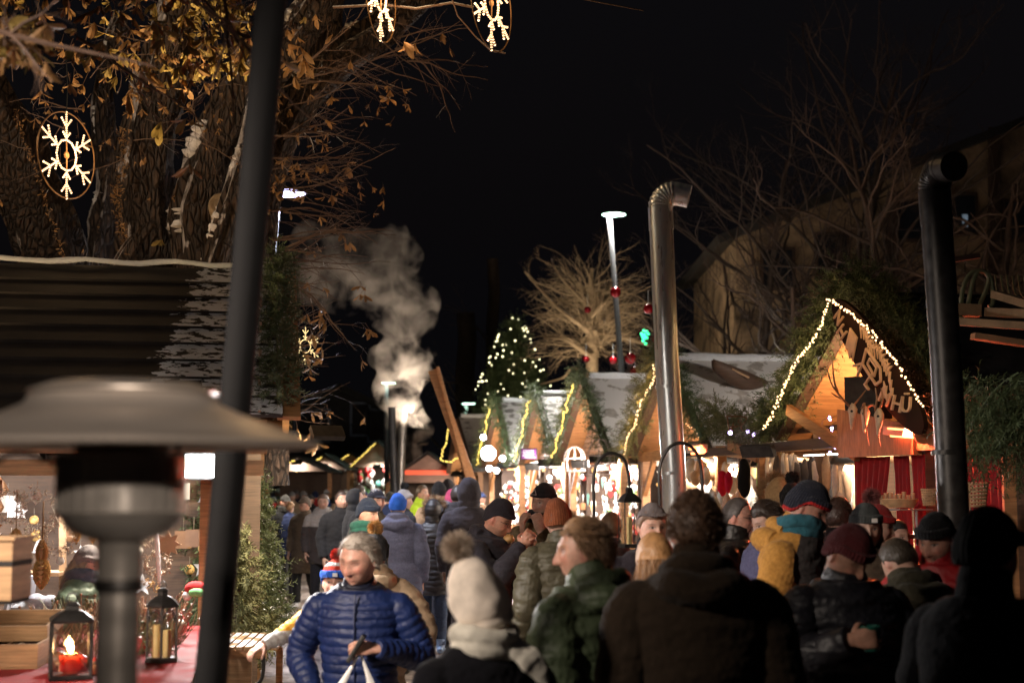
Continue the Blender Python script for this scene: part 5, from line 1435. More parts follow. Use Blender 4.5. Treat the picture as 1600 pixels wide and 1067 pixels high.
# ================================================================== patio heater
def patio_heater():
    Y = 2.9; b = base_pt(190, Y); root = thing('patio_heater', 'big stainless patio heater with a wide domed hood at the left front', 'patio heater', b)
    k = Y / F
    Z = lambda py: P(190, py, Y).z
    mb = MB()
    zc = Z(621); ze = Z(693)
    prof = [(0, zc + .018), (.06, zc + .018), (.165, zc + .012), (.185, zc + .004), (.195, zc - .014), (.26, zc - .044), (.33, zc - .073), (.395, ze + .004), (.402, ze - .006), (.392, ze - .004), (.34, zc - .07), (.2, zc - .02), (0, zc + .0)]
    mb.lathe(prof, (b.x, b.y, 0), 72); mb.build('hood', 'brushed_hood', root)
    mb = MB(); mb.lathe([(0, zc + .035), (.14, zc + .03), (.19, zc + .012), (.19, zc + .008), (0, zc + .022)], (b.x, b.y, 0), 48); mb.build('hood_cap', 'brushed_hood', root)
    z1, z2, z3 = Z(712), Z(800), Z(838)
    mb = MB(); mb.lathe([(.122, z1), (.126, z1), (.126, z2), (.122, z2)], (b.x, b.y, 0), 48)
    for z in (z1, (z1 + z2) / 2, z2): mb.lathe([(.126, z - .004), (.131, z), (.126, z + .004)], (b.x, b.y, 0), 48)
    for a in range(28): 
        t = a / 28 * 6.283; mb.tube([Vector((b.x + .128 * math.cos(t), b.y + .128 * math.sin(t), z1)), Vector((b.x + .128 * math.cos(t), b.y + .128 * math.sin(t), z2))], .0022, 4)
    mb.build('burner_screen', 'dark_steel', root)
    mb = MB(); mb.lathe([(0, z3 - .01), (.05, z3 - .01), (.1, z3 + .01), (.125, z2 - .005), (.12, z2), (0, z2)], (b.x, b.y, 0), 48); mb.build('burner_bowl', 'dark_steel', root)
    mb = MB(); mb.lathe([(.03, z2), (.1, z1 + .02), (.07, ze), (.0, ze)], (b.x, b.y, 0), 32); mb.build('reflector', 'stainless', root)
    for a in (0.5, 2.6, 4.7):
        mb = MB(); mb.tube([Vector((b.x + .11 * math.cos(a), b.y + .11 * math.sin(a), z1 - .01)), Vector((b.x + .13 * math.cos(a), b.y + .13 * math.sin(a), zc - .02))], .005, 6); mb.build('hood_bracket', 'stainless', root)
    z4 = Z(915)
    mb = MB(); mb.lathe([(.046, z4), (.046, z3 - .01), (.05, z3), (0, z3)], (b.x, b.y, 0), 40); mb.build('neck', 'stainless', root)
    mb = MB(); mb.lathe([(.0, z4 - .01), (.05, z4 - .01), (.052, z4 + .004), (.048, z4 + .014), (0, z4 + .014)], (b.x, b.y, 0), 40); mb.build('collar', 'black_steel', root)
    mb = MB(); mb.tube([Vector((b.x, b.y, .8)), Vector((b.x, b.y, z4))], .043, 40); mb.build('post', 'stainless', root)
    mb = MB(); mb.lathe([(0, 0), (.25, 0), (.25, .03), (.2, .05), (.2, .8), (.17, .86), (0, .87)], (b.x, b.y, 0), 40); mb.build('tank_housing', 'stainless', root)
    mb = MB(); mb.tube(crspline([Vector((b.x - .115, b.y - .02, z1 - .02)), Vector((b.x - .2, b.y - .04, z1 + .004)), Vector((b.x - .27, b.y, z1 - .03)), Vector((b.x - .3, b.y + .02, z1 - .12))], 6), .006, 8); mb.build('hose', 'black_steel', root)
mat('brushed_hood', (.75, .67, .6), .36, .6, .12, 3, .06, stretch=(1, 1, 14))
patio_heater()

# ================================================================== market table in front of the left stall
def table():
    root = thing('market_table', 'long market table under a red cloth with a white lace edge at the lower left', 'table', (-2.6, 7.6, 0))
    zt = 1.1
    a = P(305, 1030, 7.1)
    x1 = a.x; x0 = -4.2; y0 = 6.0; y1 = 9.0
    dxy = Vector((D.x, D.y, 0)) / D.y
    q = lambda x, y, z: Vector((x - .177 / .984 * (y - 7.1), y, z))
    mb = MB(); mb.prism([q(x0, y0, zt - .04), q(x1, y0, zt - .04), q(x1, y1, zt - .04), q(x0, y1, zt - .04)], (0, 0, .03)); mb.build('tabletop', 'warm_timber', root, smooth=False)
    for x in (x0 + .1, x1 - .1):
        for y in (y0 + .1, y1 - .1):
            mb = MB(); mb.box(q(x, y, zt / 2 - .02), (.07, .07, zt - .04)); mb.build('leg', 'warm_timber', root, smooth=False)
    cl = MB(); n = 60; vs = []
    # cloth top + two hanging skirts with folds
    cl.prism([q(x0 - .01, y0 - .01, zt - .008), q(x1 + .01, y0 - .01, zt - .008), q(x1 + .01, y1, zt - .008), q(x0 - .01, y1, zt - .008)], (0, 0, .006))
    tag(cl.build('tablecloth', 'red_cloth', smooth=False), 'deep red cloth spread over the market table at the lower left', 'tablecloth')
    la = MB(); vs = []; fs = []
    path = [q(x0, y0, 0) + Vector((0, -.02, 0)), q(x1 + .02, y0, 0) + Vector((0, -.02, 0)), q(x1 + .02, y1, 0)]
    pts = [path[0].lerp(path[1], k / 60) for k in range(60)] + [path[1].lerp(path[2], k / 80) for k in range(81)]
    for i, p in enumerate(pts):
        sc = .30 + .035 * abs(math.sin(i * .42)); off = .012 * math.sin(i * .9)
        for j in range(5): vs.append(p + Vector((off * j / 4, off * j / 4, zt - .0 - sc * j / 4)))
    fs = [(i * 5 + j, i * 5 + j + 1, (i + 1) * 5 + j + 1, (i + 1) * 5 + j) for i in range(len(pts) - 1) for j in range(4)]
    la.add(vs, fs); o = la.build('lace_cloth', 'lace'); tag(o, 'white lace border hanging from the edge of the market table', 'lace cloth')
m_, nt_, b_ = _nt('lace'); v_ = coords(nt_); wv = N(nt_, 'ShaderNodeTexWave', Scale=9.0, Distortion=6.0); wv.inputs['Detail'].default_value = 1; nt_.links.new(v_, wv.inputs[0]); b_.inputs['Roughness'].default_value = .9
nt_.links.new(mixc(nt_, ramp(nt_, wv.outputs['Fac'], [(.35, 0.), (.6, 1.)]), (.2, .16, .15), (.62, .57, .53)), b_.inputs['Base Color']); MATS['lace'] = m_
table()
def crate(label, c, w_, d_, h_, yaw, cells=2, filled=True, tilt=0):
    c = Vector(c); root = thing('wooden_box', label, 'box', c, yaw, group=None, tilt=(tilt, 0)); th = .012
    mb = MB(); mb.box((0, 0, th / 2), (w_, d_, th)); mb.build('base', 'pale_timber', root, True, smooth=False)
    for sg in (-1, 1):
        mb = MB(); mb.box((0, sg * (d_ / 2 - th / 2), h_ / 2 + th / 2), (w_, th, h_)); mb.build('side', 'pale_timber', root, True, smooth=False)
        mb = MB(); mb.box((sg * (w_ / 2 - th / 2), 0, h_ / 2 + th / 2), (th, d_ - 2 * th, h_)); mb.build('side', 'pale_timber', root, True, smooth=False)
    for k in range(1, cells):
        mb = MB(); mb.box((-w_ / 2 + w_ * k / cells, 0, h_ * .45), (.008, d_ - 2.2 * th, h_ * .8)); mb.build('divider', 'pale_timber', root, True, smooth=False)
    return root
cA = P(-22, 1040, 7.1); cA.z = 1.1
crate('open wooden compartment box of small trinkets at the lower left corner', cA, .58, .45, .11, .12, 3)
rng = random.Random(12)
tr = MB(); tr.usecol = True
for k in range(420):
    tr.setcol(rng.choice([(.25, .12, .06), (.45, .3, .18), (.1, .1, .1), (.5, .4, .3), (.35, .06, .04), (.2, .22, .2)]))
    M = Matrix.Rotation(.12, 3, 'Z'); p = Vector((rng.uniform(-.26, .26), rng.uniform(-.2, .2), rng.uniform(.03, .075)))
    tr.sphere(cA + M @ p, rng.uniform(.008, .02), 6, 5)
tag(tr.build('trinkets', 'goods_paint', origin=tuple(cA)), 'heap of tiny carved trinkets lying in the compartment box', 'trinkets', kind='stuff')
cB = P(25, 965, 7.4); cB.z = 1.1
crate('raised orange wooden tray standing behind the compartment box', cB + Vector((-.1, 0, .12)), .6, .4, .07, .1, 1, tilt=.12)
mb = MB(); mb.box(cB + Vector((-.1, 0, .055)), (.5, .3, .1)); tag(mb.build('wooden_riser', 'dark_timber', smooth=False), 'dark wooden riser under the orange tray', 'riser')
cC = P(12, 860, 5.6)
mb = MB()
mb.box(P(-28, 888, 5.4), (.30, .22, .22)); mb.box(P(-28, 888, 5.4) + Vector((0, 0, .115)), (.32, .24, .012))
root = thing('display_house', 'wooden box with dark bands hanging at the left edge', 'box', P(-28, 928, 5.4))
mb.build('body', 'pale_timber', root, smooth=False)
mb = MB(); mb.box(P(-28, 928, 5.4) , (.29, .2, .06)); mb.box(P(-28, 878, 5.4) , (.305, .225, .02)); mb.build('dark_band', 'black_back', root, smooth=False)
mb = MB(); bx = P(-28, 888, 5.4); mb.bar(bx + Vector((0, 0, .1)), bx + Vector((0, 0, 1.2)), .01, .01); mb.build('cord', 'brass_wire', root, smooth=False)
c = P(110, 1030, 6.6); c.z = 1.1
lantern('four sided lantern with a burning candle and reddish glass on the red cloth', c, .2, .34, lit=True, candle_h=.32, glasscol='thin_glass', yaw=.35)
mb = MB(); mb.lathe([(.045, .03), (.05, .1), (.047, .1), (.042, .035), (0, .03)], c, 20); tag(mb.build('candle_jar', 'red_frost'), 'red glass candle jar inside the lantern on the red cloth', 'candle jar')
c = P(252, 1030, 7.2); c.z = 1.1
lantern('black ornate lantern with two yellow candles near the table corner', c, .135, .36, sides=6, candles=2, candle_h=.5, glasscol='thin_glass', arch=True, yaw=.2)
# small carved figures and stars on the cloth
rng = random.Random(9)
def figurine(label, c, s, kind, col, name, cat, group):
    c = Vector(c); root = thing(name, label, cat, c, group=group)
    mb = MB(); mb.setcol(col)
    if kind == 'star':
        pts = []
        for k in range(10):
            a = math.pi / 2 + k * math.pi / 5; r_ = s * (1 if k % 2 == 0 else .45); pts.append(c + Vector((math.cos(a) * r_, 0, s * .95 + math.sin(a) * r_)))
        mb.prism(pts, (0, .02, 0)); mb.build('star', 'goods_paint', root, smooth=False)
    elif kind == 'ball': mb.sphere(c + Vector((0, 0, s)), s, 12, 9); mb.build('ball', 'goods_paint', root)
    else:
        mb.lathe([(0, 0), (s * .6, 0), (s * .55, s * .5), (s * .3, s * 1.1), (s * .1, s * 1.3), (0, s * 1.35)], c, 12); mb.sphere(c + Vector((0, 0, s * 1.5)), s * .32, 10, 7); mb.build('body', 'goods_paint', root)
        mb = MB(); mb.setcol((.5, .03, .03)); mb.lathe([(s * .33, s * 1.6), (s * .15, s * 1.95), (0, s * 2.2)], c, 10); mb.build('cap', 'goods_paint', root)
for k in range(26):
    x = rng.choice([rng.uniform(62, 150), rng.uniform(285, 310)]) if k % 2 else rng.uniform(285, 312); y = rng.uniform(6.7, 7.0) if x < 160 else rng.uniform(7.3, 8.9)
    if x > 160: x = 800 + (-1.72 - .18 * (y - 7.1) + rng.uniform(-.25, .05)) / y * F
    p = P(x, 1000, y); p.z = 1.101
    kd = ('star', 'ball', 'gnome')[k % 3]; nm = {'star': 'wooden_star', 'ball': 'ornament', 'gnome': 'gnome_figure'}[kd]
    figurine({'star': 'small wooden star figure standing on the market table', 'ball': 'little round ornament lying on the market table', 'gnome': 'tiny gnome figure with a red cap on the market table'}[kd], p, rng.uniform(.028, .05), kd, {'star': (.5, .36, .22), 'ball': rng.choice([(.5, .05, .05), (.5, .42, .3), (.2, .12, .07)]), 'gnome': (.55, .5, .46)}[kd], nm, {'star': 'star', 'ball': 'ornament', 'gnome': 'figure'}[kd], {'star': 'wooden stars on the market table', 'ball': 'small ornaments on the market table', 'gnome': 'gnome figures on the market table'}[kd])

# giant cones, wreaths and hangings in the open side of the left stall
def cone(label, px, py, Y, L, col):
    c = P(px, py, Y); root = thing('pine_cone', label, 'pine cone', c - Vector((0, 0, L)), group='giant hanging pine cones')
    mb = MB(); mb.setcol(col)
    for j in range(13):
        t = (j + .5) / 13; r_ = L * .30 * math.sin(math.pi * (t * .85 + .08)) ** .8
        for k in range(9):
            a = 2 * math.pi * (k + .5 * (j % 2)) / 9; z = c.z - L * t; d = Vector((math.cos(a), math.sin(a), -.25))
            p = Vector((c.x, c.y, z)); s = Vector((-math.sin(a), math.cos(a), 0)) * r_ * .36
            e = p + d * r_; mb.add([p + s * .6 + Vector((0, 0, .02)), p - s * .6 + Vector((0, 0, .02)), e - s + Vector((0, 0, .012)), e + Vector((0, 0, -.018)), e + s + Vector((0, 0, .012)), p + Vector((0, 0, -.04))], [(0, 1, 2, 3, 4), (5, 4, 3), (5, 3, 2), (5, 2, 1), (5, 0, 4)])
    mb.build('scales', 'goods_paint', root, smooth=False)
    mb = MB(); mb.tube([c, c + Vector((0, 0, .25))], .004, 4); mb.build('string', 'brass_wire', root)
for a in (('giant pine cone hanging leftmost in the stall opening', 25, 828, 9.0, .2, (.4, .22, .08)), ('upper giant pine cone of the central hanging pair', 66, 845, 9.0, .13, (.34, .18, .07)), ('lower giant pine cone of the central hanging pair', 66, 868, 9.0, .18, (.45, .27, .1)), ('small gold pine cone near the heater post', 120, 818, 9.3, .1, (.5, .28, .08)), ('gold pine cone half hidden behind the heater', 146, 818, 9.3, .1, (.5, .28, .08))): cone(*a)
def wreath(label, px, py, Y, r_, col, tubeR=.3):
    c = P(px, py, Y); mb = MB(); mb.setcol(col); rng = random.Random(int(px))
    for k in range(220):
        a = rng.uniform(0, 6.283); p = c + Vector((math.cos(a) * r_, rng.gauss(0, r_ * .1), math.sin(a) * r_)) + Vector((rng.gauss(0, r_ * tubeR * .5), 0, rng.gauss(0, r_ * tubeR * .5)))
        d = Vector((rng.gauss(0, 1), rng.gauss(0, 1), rng.gauss(0, 1))).normalized() * r_ * .28; mb.tube([p, p + d], .0025, 3)
    return tag(mb.build('wreath', 'goods_paint'), label, 'wreath', 'dried wreaths in the left stall')
for a in (('pale dried wreath hanging above the central cones', 58, 800, 9.1, .12, (.55, .47, .4)), ('brown twig wreath hanging right of the cones', 92, 838, 9.2, .1, (.3, .2, .14)), ('light twig wreath at the upper left of the opening', 12, 790, 9.0, .09, (.5, .42, .35)), ('heart-like dried wreath beside the post', 246, 880, 8.9, .07, (.35, .25, .16)), ('dried wreath right of the heater neck', 222, 830, 9.2, .08, (.5, .4, .3)), ('golden dried bundle low beside the heater', 228, 930, 9.2, .08, (.45, .27, .1))): wreath(*a)
for k in range(16):
    x = rng.uniform(262, 306) if k % 3 else rng.uniform(60, 150); y_ = rng.uniform(7.3, 8.8); p = P(x, 1000, y_) if x < 200 else Vector(((-1.75 - .18 * (y_ - 7.1) + rng.uniform(-.5, .1)), y_, 0)); p.z = 1.1
    mb = MB(); cc = rng.choice([((.45, .3, .16), 'straw'), ((.12, .14, .06), 'green'), ((.3, .17, .1), 'brown')]); mb.setcol(cc[0])
    for j in range(46):
        d = Vector((rng.gauss(0, .5), rng.gauss(0, .5), 1)).normalized() * rng.uniform(.08, .24); q = p + Vector((rng.gauss(0, .03), rng.gauss(0, .03), 0)); mb.tube([q, q + d], .003, 3)
        if j % 4 == 0: mb.sphere(q + d, .009, 5, 4)
    tag(mb.build('dried_bundle', 'goods_paint'), cc[1] + ' dried twig bundle standing on the market table', 'dried bundle', cc[1] + ' dried bundles on the market table')
st = MB(); st.setcol((.35, .2, .1)); c = P(262, 850, 8.9)
pts = []
for k in range(16):
    a = k * math.pi / 8; r_ = .085 if k % 2 == 0 else .05; pts.append(c + Vector((math.cos(a) * r_, 0, math.sin(a) * r_)))
st.prism(pts, (0, .01, 0)); tag(st.build('metal_star', 'goods_paint', smooth=False), 'rusty sun-shaped star hanging beside the stall post', 'star')
mb = MB(); mb.tube([P(241, 810, 8.6), P(246, 850, 8.6), P(248, 890, 8.6), P(250, 915, 8.6)], [.012, .014, .014, .006], 8); tag(mb.build('icicle_ornament', 'wax_white' if 0 else mat('wax_white', (.75, .72, .68), .4, 0, .1, 20, .3)), 'long pale twisted icicle ornament above the black lantern', 'ornament')
# shelf unit and cases inside the left stall
mb = MB(); mb.box(P(40, 895, 9.9), (.55, .3, .025)); mb.box(P(40, 940, 9.9), (.55, .3, .025)); 
for x in (-20, 98): mb.bar(P(x, 1000, 9.9), P(x, 790, 9.9), .04, .04)
root = thing('shelf', 'pale wooden shelf inside the left stall behind the cones', 'shelf', P(40, 1000, 9.9)); mb.build('frame', 'pale_timber', root, smooth=False)
for k in range(5):
    mb = MB(); mb.setcol((.5, .52, .6)); c = P(20 + 6 * k, 930, 9.4 + .05 * k); mb.box(c, (.02, .2, .26), Matrix.Rotation(.15, 3, 'Y'))
    tag(mb.build('folder', 'goods_paint', smooth=False), 'pale grey folder standing in the row inside the left stall', 'folder', 'row of folders in the left stall')
for k, (x, y, cl_) in enumerate(((60, 938, (.6, .6, .68)), (80, 942, (.55, .55, .62)), (45, 948, (.6, .6, .6)))):
    mb = MB(); mb.setcol(cl_); mb.sphere(P(x, y, 9.3), (.1, .08, .045), 14, 8); v = np.array(mb.v); v += (vnoise(v, 14, k)[:, None] * .02); mb.v = [tuple(q) for q in v]
    tag(mb.build('paper_bag', 'matt_cloth'), ('leftmost', 'rightmost', 'lowest')[k] + ' crumpled white wrapping bundle inside the left stall', 'bundle')
# plush toy hanging right of post
mb = MB(); mb.setcol((.55, .04, .04)); c = P(306, 920, 8.8); mb.sphere(c, (.07, .04, .05), 14, 9); mb.setcol((.2, .5, .2)); mb.sphere(c + Vector((.01, -.03, -.02)), (.05, .03, .03), 12, 8); mb.setcol((.75, .7, .7)); mb.sphere(c + Vector((-.05, -.01, -.04)), (.03, .03, .03), 10, 7)
tag(mb.build('plush_toy', 'matt_cloth'), 'red plush toy lying on the table edge beside the stall post', 'toy')

# slatted stand
def slat_stand():
    c = P(385, 1005, 9.3); root = thing('slatted_stand', 'snow dusted slatted wooden stand right of the leaning pole', 'stand', (c.x, c.y, 0)); zt = P(390, 1010, 9.0).z
    for k in range(8):
        x = P(338 + k * 13.5, 1000, 9.0).x
        mb = MB(); mb.bar(Vector((x, 8.9, zt)), Vector((x - .05, 9.75, zt)), .04, .02); mb.build('slat', 'snow_planks', root, smooth=False)
    mb = MB(); mb.bar(Vector((P(338, 1, 9.0).x, 8.93, zt - .035)), Vector((P(436, 1, 9.0).x, 8.93, zt - .035)), .03, .05); mb.bar(Vector((P(338, 1, 9.0).x, 9.6, zt - .035)), Vector((P(430, 1, 9.0).x, 9.6, zt - .035)), .03, .05); mb.build('rail', 'warm_timber', root, smooth=False)
    mb = MB(); xa, xb = P(343, 1, 9.0).x, P(413, 1, 9.0).x; mb.prism([Vector((xa, 8.97, 0)), Vector((xb, 8.97, 0)), Vector((xb, 8.97, zt - .06)), Vector((xa, 8.97, zt - .06))], (0, .02, 0)); mb.build('panel', 'pale_timber', root, smooth=False)
    for x in (xa, P(432, 1, 9.0).x): mb = MB(); mb.box(Vector((x, 9.55, zt / 2 - .03)), (.04, .04, zt - .07)); mb.build('leg', 'warm_timber', root, smooth=False)
slat_stand()

# ================================================================== goods of the ornament stalls (right)
def proto(kind, col, s):
    mb = MB(); mb.setcol(col)
    if kind == 'ball': mb.sphere((0, 0, -s), s, 12, 9)
    elif kind == 'drop': mb.lathe([(0, -2.6 * s), (s * .7, -2.2 * s), (s, -1.6 * s), (s * .6, -.8 * s), (s * .15, -.2 * s), (0, 0)], (0, 0, 0), 12)
    elif kind == 'bell': mb.lathe([(s * 1.1, -1.7 * s), (s * .9, -1.5 * s), (s * .7, -.8 * s), (s * .5, -.3 * s), (0, 0)], (0, 0, 0), 12)
    elif kind == 'icicle': mb.lathe([(0, -5 * s), (s * .35, -3 * s), (s * .5, -.6 * s), (0, 0)], (0, 0, 0), 8)
    elif kind == 'box': mb.box((0, 0, -s), (s * 1.6, s * 1.2, s * 2))
    elif kind == 'star':
        pts = []
        for k in range(10):
            a = math.pi / 2 + k * math.pi / 5; r_ = s * (1.2 if k % 2 == 0 else .5); pts.append(Vector((math.cos(a) * r_, -.01, -s * 1.2 + math.sin(a) * r_)))
        mb.prism(pts, (0, .02, 0))
    elif kind == 'heart':
        pts = []
        for k in range(24):
            t = k / 24 * 2 * math.pi; pts.append(Vector((s * .075 * 16 * math.sin(t) ** 3 * .9, -.012, -s * 1.1 + s * .075 * (13 * math.cos(t) - 5 * math.cos(2 * t) - 2 * math.cos(3 * t) - math.cos(4 * t)))))
        mb.prism(pts, (0, .024, 0))
    bd = MB(); bd.setcol((.3, .25, .2)); bd.tube([(0, 0, -.002), (0, 0, s * 1.5)], .0025, 3)
    return mb, bd
KN = {'ball': ('bauble', 'bauble'), 'drop': ('drop_ornament', 'ornament'), 'bell': ('bell_ornament', 'bell'), 'icicle': ('icicle_ornament', 'ornament'), 'box': ('paper_house', 'ornament'), 'star': ('star_ornament', 'star'), 'heart': ('heart_ornament', 'heart')}
CN = {'white': (.8, .77, .74), 'red': (.5, .03, .03), 'gold': (.65, .4, .14), 'brown': (.3, .15, .07), 'green': (.12, .28, .1), 'silver': (.6, .6, .62), 'teal': (.15, .4, .36)}
ZN = {'ball': 'round', 'drop': 'drop shaped', 'bell': 'bell shaped', 'icicle': 'long icicle', 'box': 'boxy house shaped', 'star': 'star shaped', 'heart': 'heart shaped'}
def hang_goods(where, s0, s1, u0, u1, z0, z1, spec, seed, T=TG, mul=1.0):
    rng = random.Random(seed)
    for kind, cname, s, n in spec:
        a, b = proto(kind, CN[cname], s); ma = a.mesh(kind); mb_ = b.mesh('string')
        for k in range(int(n * mul)):
            p = T(rng.uniform(s0, s1), rng.uniform(u0, u1), rng.uniform(z0, z1)); yaw = rng.uniform(-.8, .8); sc = rng.uniform(.55, 1.1)
            lab = '%s %s ornament in the %s' % (cname, ZN[kind], where)
            if k == 0:
                r0 = thing(KN[kind][0], lab, KN[kind][1], p, yaw, '%s %s ornaments in the %s' % (cname, ZN[kind], where))
                o = link('body', ma, 'goods_paint', r0, True); o2 = link('hanger', mb_, 'goods_paint', r0, True); r0.scale = (sc,) * 3; kids = (o, o2)
            else:
                r = r0.copy(); COL.objects.link(r); r.location = p; r.rotation_euler = (0, 0, yaw); r.scale = (sc,) * 3
                for o in kids: c_ = o.copy(); COL.objects.link(c_); c_.parent = r
big = [('ball', 'white', .05, 13), ('drop', 'white', .05, 9), ('bell', 'white', .06, 8), ('heart', 'red', .06, 5), ('ball', 'red', .045, 7), ('icicle', 'white', .04, 9), ('box', 'white', .06, 8), ('star', 'gold', .07, 6), ('ball', 'gold', .045, 6), ('box', 'brown', .06, 6), ('ball', 'green', .045, 4)]
hang_goods('pink boarded stall', 9.0, 12.2, .05, .9, 1.25, 2.35, big + [('icicle', 'teal', .05, 4)], 1, mul=2.3)
hang_goods('brown stall with the purple screen', 12.7, 15.9, .05, .9, 1.2, 2.35, big, 2, mul=2.3)
hang_goods('stall with the white lamp', 17.2, 20.6, .05, .9, 1.2, 2.2, big[:9], 3, mul=2.3)
hang_goods('stall behind the steel flue', 4.6, 7.5, .05, 1.1, 1.3, 2.35, [('ball', 'white', .05, 10), ('drop', 'white', .045, 8), ('icicle', 'white', .04, 14), ('box', 'white', .06, 8), ('star', 'white', .06, 8), ('heart', 'white', .05, 5), ('box', 'brown', .06, 4), ('ball', 'gold', .04, 6)], 4, mul=2.4)
hang_goods('left stall', -1.5, -1.0, .7, 3.6, 1.35, 2.05, [('heart', 'white', .05, 8), ('star', 'gold', .06, 8), ('ball', 'white', .04, 8), ('box', 'brown', .05, 6), ('bell', 'gold', .05, 8), ('heart', 'red', .04, 5), ('drop', 'white', .05, 8), ('star', 'white', .05, 8)], 14, TL)
hang_goods('back of the left stall', .2, 1.4, .4, 4.6, 1.25, 2.05, [('star', 'white', .07, 12), ('ball', 'gold', .05, 12), ('box', 'white', .07, 12), ('box', 'brown', .07, 10), ('drop', 'brown', .07, 10), ('bell', 'silver', .06, 8)], 15, TL)
# shelves with stacked boxes behind the ornaments
for nm, s0, n_, seed in (('pink boarded stall', 10.5, 14, 5), ('brown stall with the purple screen', 14.2, 12, 6), ('stall with the white lamp', 18.7, 12, 7), ('stall behind the steel flue', 5.9, 12, 8)):
    rng = random.Random(seed)
    root = thing('display_shelf', 'wooden display shelf at the back of the ' + nm, 'shelf', TG(s0, 1.6, 1.04))
    for z in (1.3, 1.62, 1.94, 2.24): mb = MB(); mb.bar(TG(s0 - 1.4, 1.6, z), TG(s0 + 1.4, 1.6, z), .3, .02); mb.build('board', 'pale_timber', root, smooth=False)
    mb = MB()
    for s in (-1.42, 0, 1.42): mb.bar(TG(s0 + s, 1.62, 1.04), TG(s0 + s, 1.62, 2.3), .28, .03, up=U)
    mb.build('upright', 'pale_timber', root, smooth=False)
    for z in (1.31, 1.63, 1.95):
        for k in range(n_):
            cn_ = rng.choice(['white', 'white', 'red', 'gold', 'brown', 'green', 'silver']); mb = MB(); mb.setcol(CN[cn_]); w_ = rng.uniform(.06, .14); h_ = rng.uniform(.08, .24)
            p = TG(s0 - 1.3 + 2.6 * (k + .5) / n_, 1.5 + rng.uniform(0, .1), z + .001)
            if rng.random() < .5: mb.lathe([(0, 0), (w_ / 2, 0), (w_ / 2 * .9, h_ * .6), (w_ * .2, h_ * .9), (w_ * .2, h_), (0, h_)], p, 10); nm2 = 'jar'
            else: mb.box(p + Vector((0, 0, h_ / 2)), (w_, .09, h_), Matrix.Rotation(rng.uniform(0, .5), 3, 'Z')); nm2 = 'gift_box'
            tag(mb.build(nm2, 'goods_paint', smooth=False), '%s %s standing on the back shelf of the %s' % (cn_, nm2.replace('_', ' '), nm), nm2.split('_')[-1], '%s %s on the back shelf of the %s' % (cn_, 'jars' if nm2 == 'jar' else 'gift boxes', nm))
mb = MB(); mb.bar(TR(9.6, -.05, 1.16), TR(11.6, -.05, 1.16), .35, .1); tag(mb.build('counter_cloth', 'red_cloth', smooth=False), 'bright red cloth on the counter of the pink boarded stall', 'cloth')

# wire bird cage hangers
def cage(label, px, py, Y, r_):
    c = P(px, py, Y); mb = MB()
    for k in range(8):
        a = k * math.pi / 4; mb.tube([c + Vector((math.cos(a) * r_ * math.sin(t * math.pi / 12), math.sin(a) * r_ * math.sin(t * math.pi / 12), r_ * 1.1 * math.cos(t * math.pi / 12))) for t in range(0, 7)] + [c + Vector((math.cos(a) * r_, math.sin(a) * r_, -r_ * 1.2))], .004, 4)
    for z in (0, -1.2): mb.tube([c + Vector((math.cos(t * .3142) * r_, math.sin(t * .3142) * r_, z * r_)) for t in range(21)], .005, 4)
    tag(mb.build('wire_cage', 'white_wire'), label, 'wire cage', 'white wire cages hanging under the gables')
mat('white_wire', (.3, .26, .25), .5, .2, .1, 20, 0)
cage('white wire cage hanging under the garland right of the pink gable', 936, 712, 20.4, .22); cage('faint wire cage hanging under the pink boarded gable', 898, 716, 22.2, .16)

# furs, mittens and hats in the fur stall
def hanging(label, px, py, Y, w_, h_, col, name, cat, group, m='matt_cloth', seed=0):
    c = P(px, py, Y); rng = random.Random(seed * 31 + int(px)); mb = MB(); mb.setcol(col)
    pts = []; 
    prof = [(.25, 0), (.6, .06), (.95, .25), (1.0, .5), (.9, .75), (.55, .93), (.15, 1)]
    mb.tube([c + Vector((rng.gauss(0, .006), 0, -h_ * t)) for r_, t in prof], [w_ / 2 * r_ * rng.uniform(.85, 1.15) for r_, t in prof], 10, ry=[.03 * r_ for r_, t in prof], side=Vector((1, .1, 0)))
    tag(mb.build(name, m), label, cat, group)
rng = random.Random(77)
fc = [((.42, .25, .13), 'tan'), ((.2, .12, .07), 'brown'), ((.6, .5, .4), 'cream'), ((.05, .045, .045), 'black'), ((.45, .43, .42), 'grey')]
for k in range(30):
    cc, nm = rng.choice(fc); x = 1198 + (1335 - 1198) * (k + .5) / 30 + rng.uniform(-2, 2)
    hanging('%s fur pelt hanging in the row at the back of the fur stall' % nm, x, rng.uniform(706, 722), rng.uniform(13.6, 14.6), rng.uniform(.05, .09), rng.uniform(.3, .52), cc, 'fur_pelt', 'fur pelt', '%s fur pelts in the fur stall' % nm, 'fur_fibre', k)
for k in range(26):
    cc, nm = rng.choice(fc[:3] + [((.7, .66, .6), 'white')]); x = 1072 + (1180 - 1072) * (k + .5) / 26
    hanging('%s fluffy slipper hanging behind the red mittens' % nm, x, rng.uniform(712, 765), rng.uniform(16.2, 17.2), rng.uniform(.08, .14), rng.uniform(.16, .3), cc, 'slipper', 'slipper', '%s slippers behind the red mittens' % nm, 'fur_fibre', k)
hanging('left red spotted mitten hanging in the lit stall', 1128, 735, 15.6, .12, .28, (.6, .01, .03), 'mitten', 'mitten', 'pair of red mittens', 'knitwear')
hanging('right red mitten hanging in the lit stall', 1138, 736, 15.5, .09, .24, (.55, .01, .04), 'mitten', 'mitten', 'pair of red mittens', 'knitwear')
hanging('long black garment hanging beside the thick porch post', 1162, 716, 15.2, .14, .42, (.01, .01, .01), 'garment', 'garment', None)
hanging('lime green scarf hanging right of the thick porch post', 1184, 716, 14.9, .04, .45, (.3, .55, .12), 'scarf', 'scarf', None)
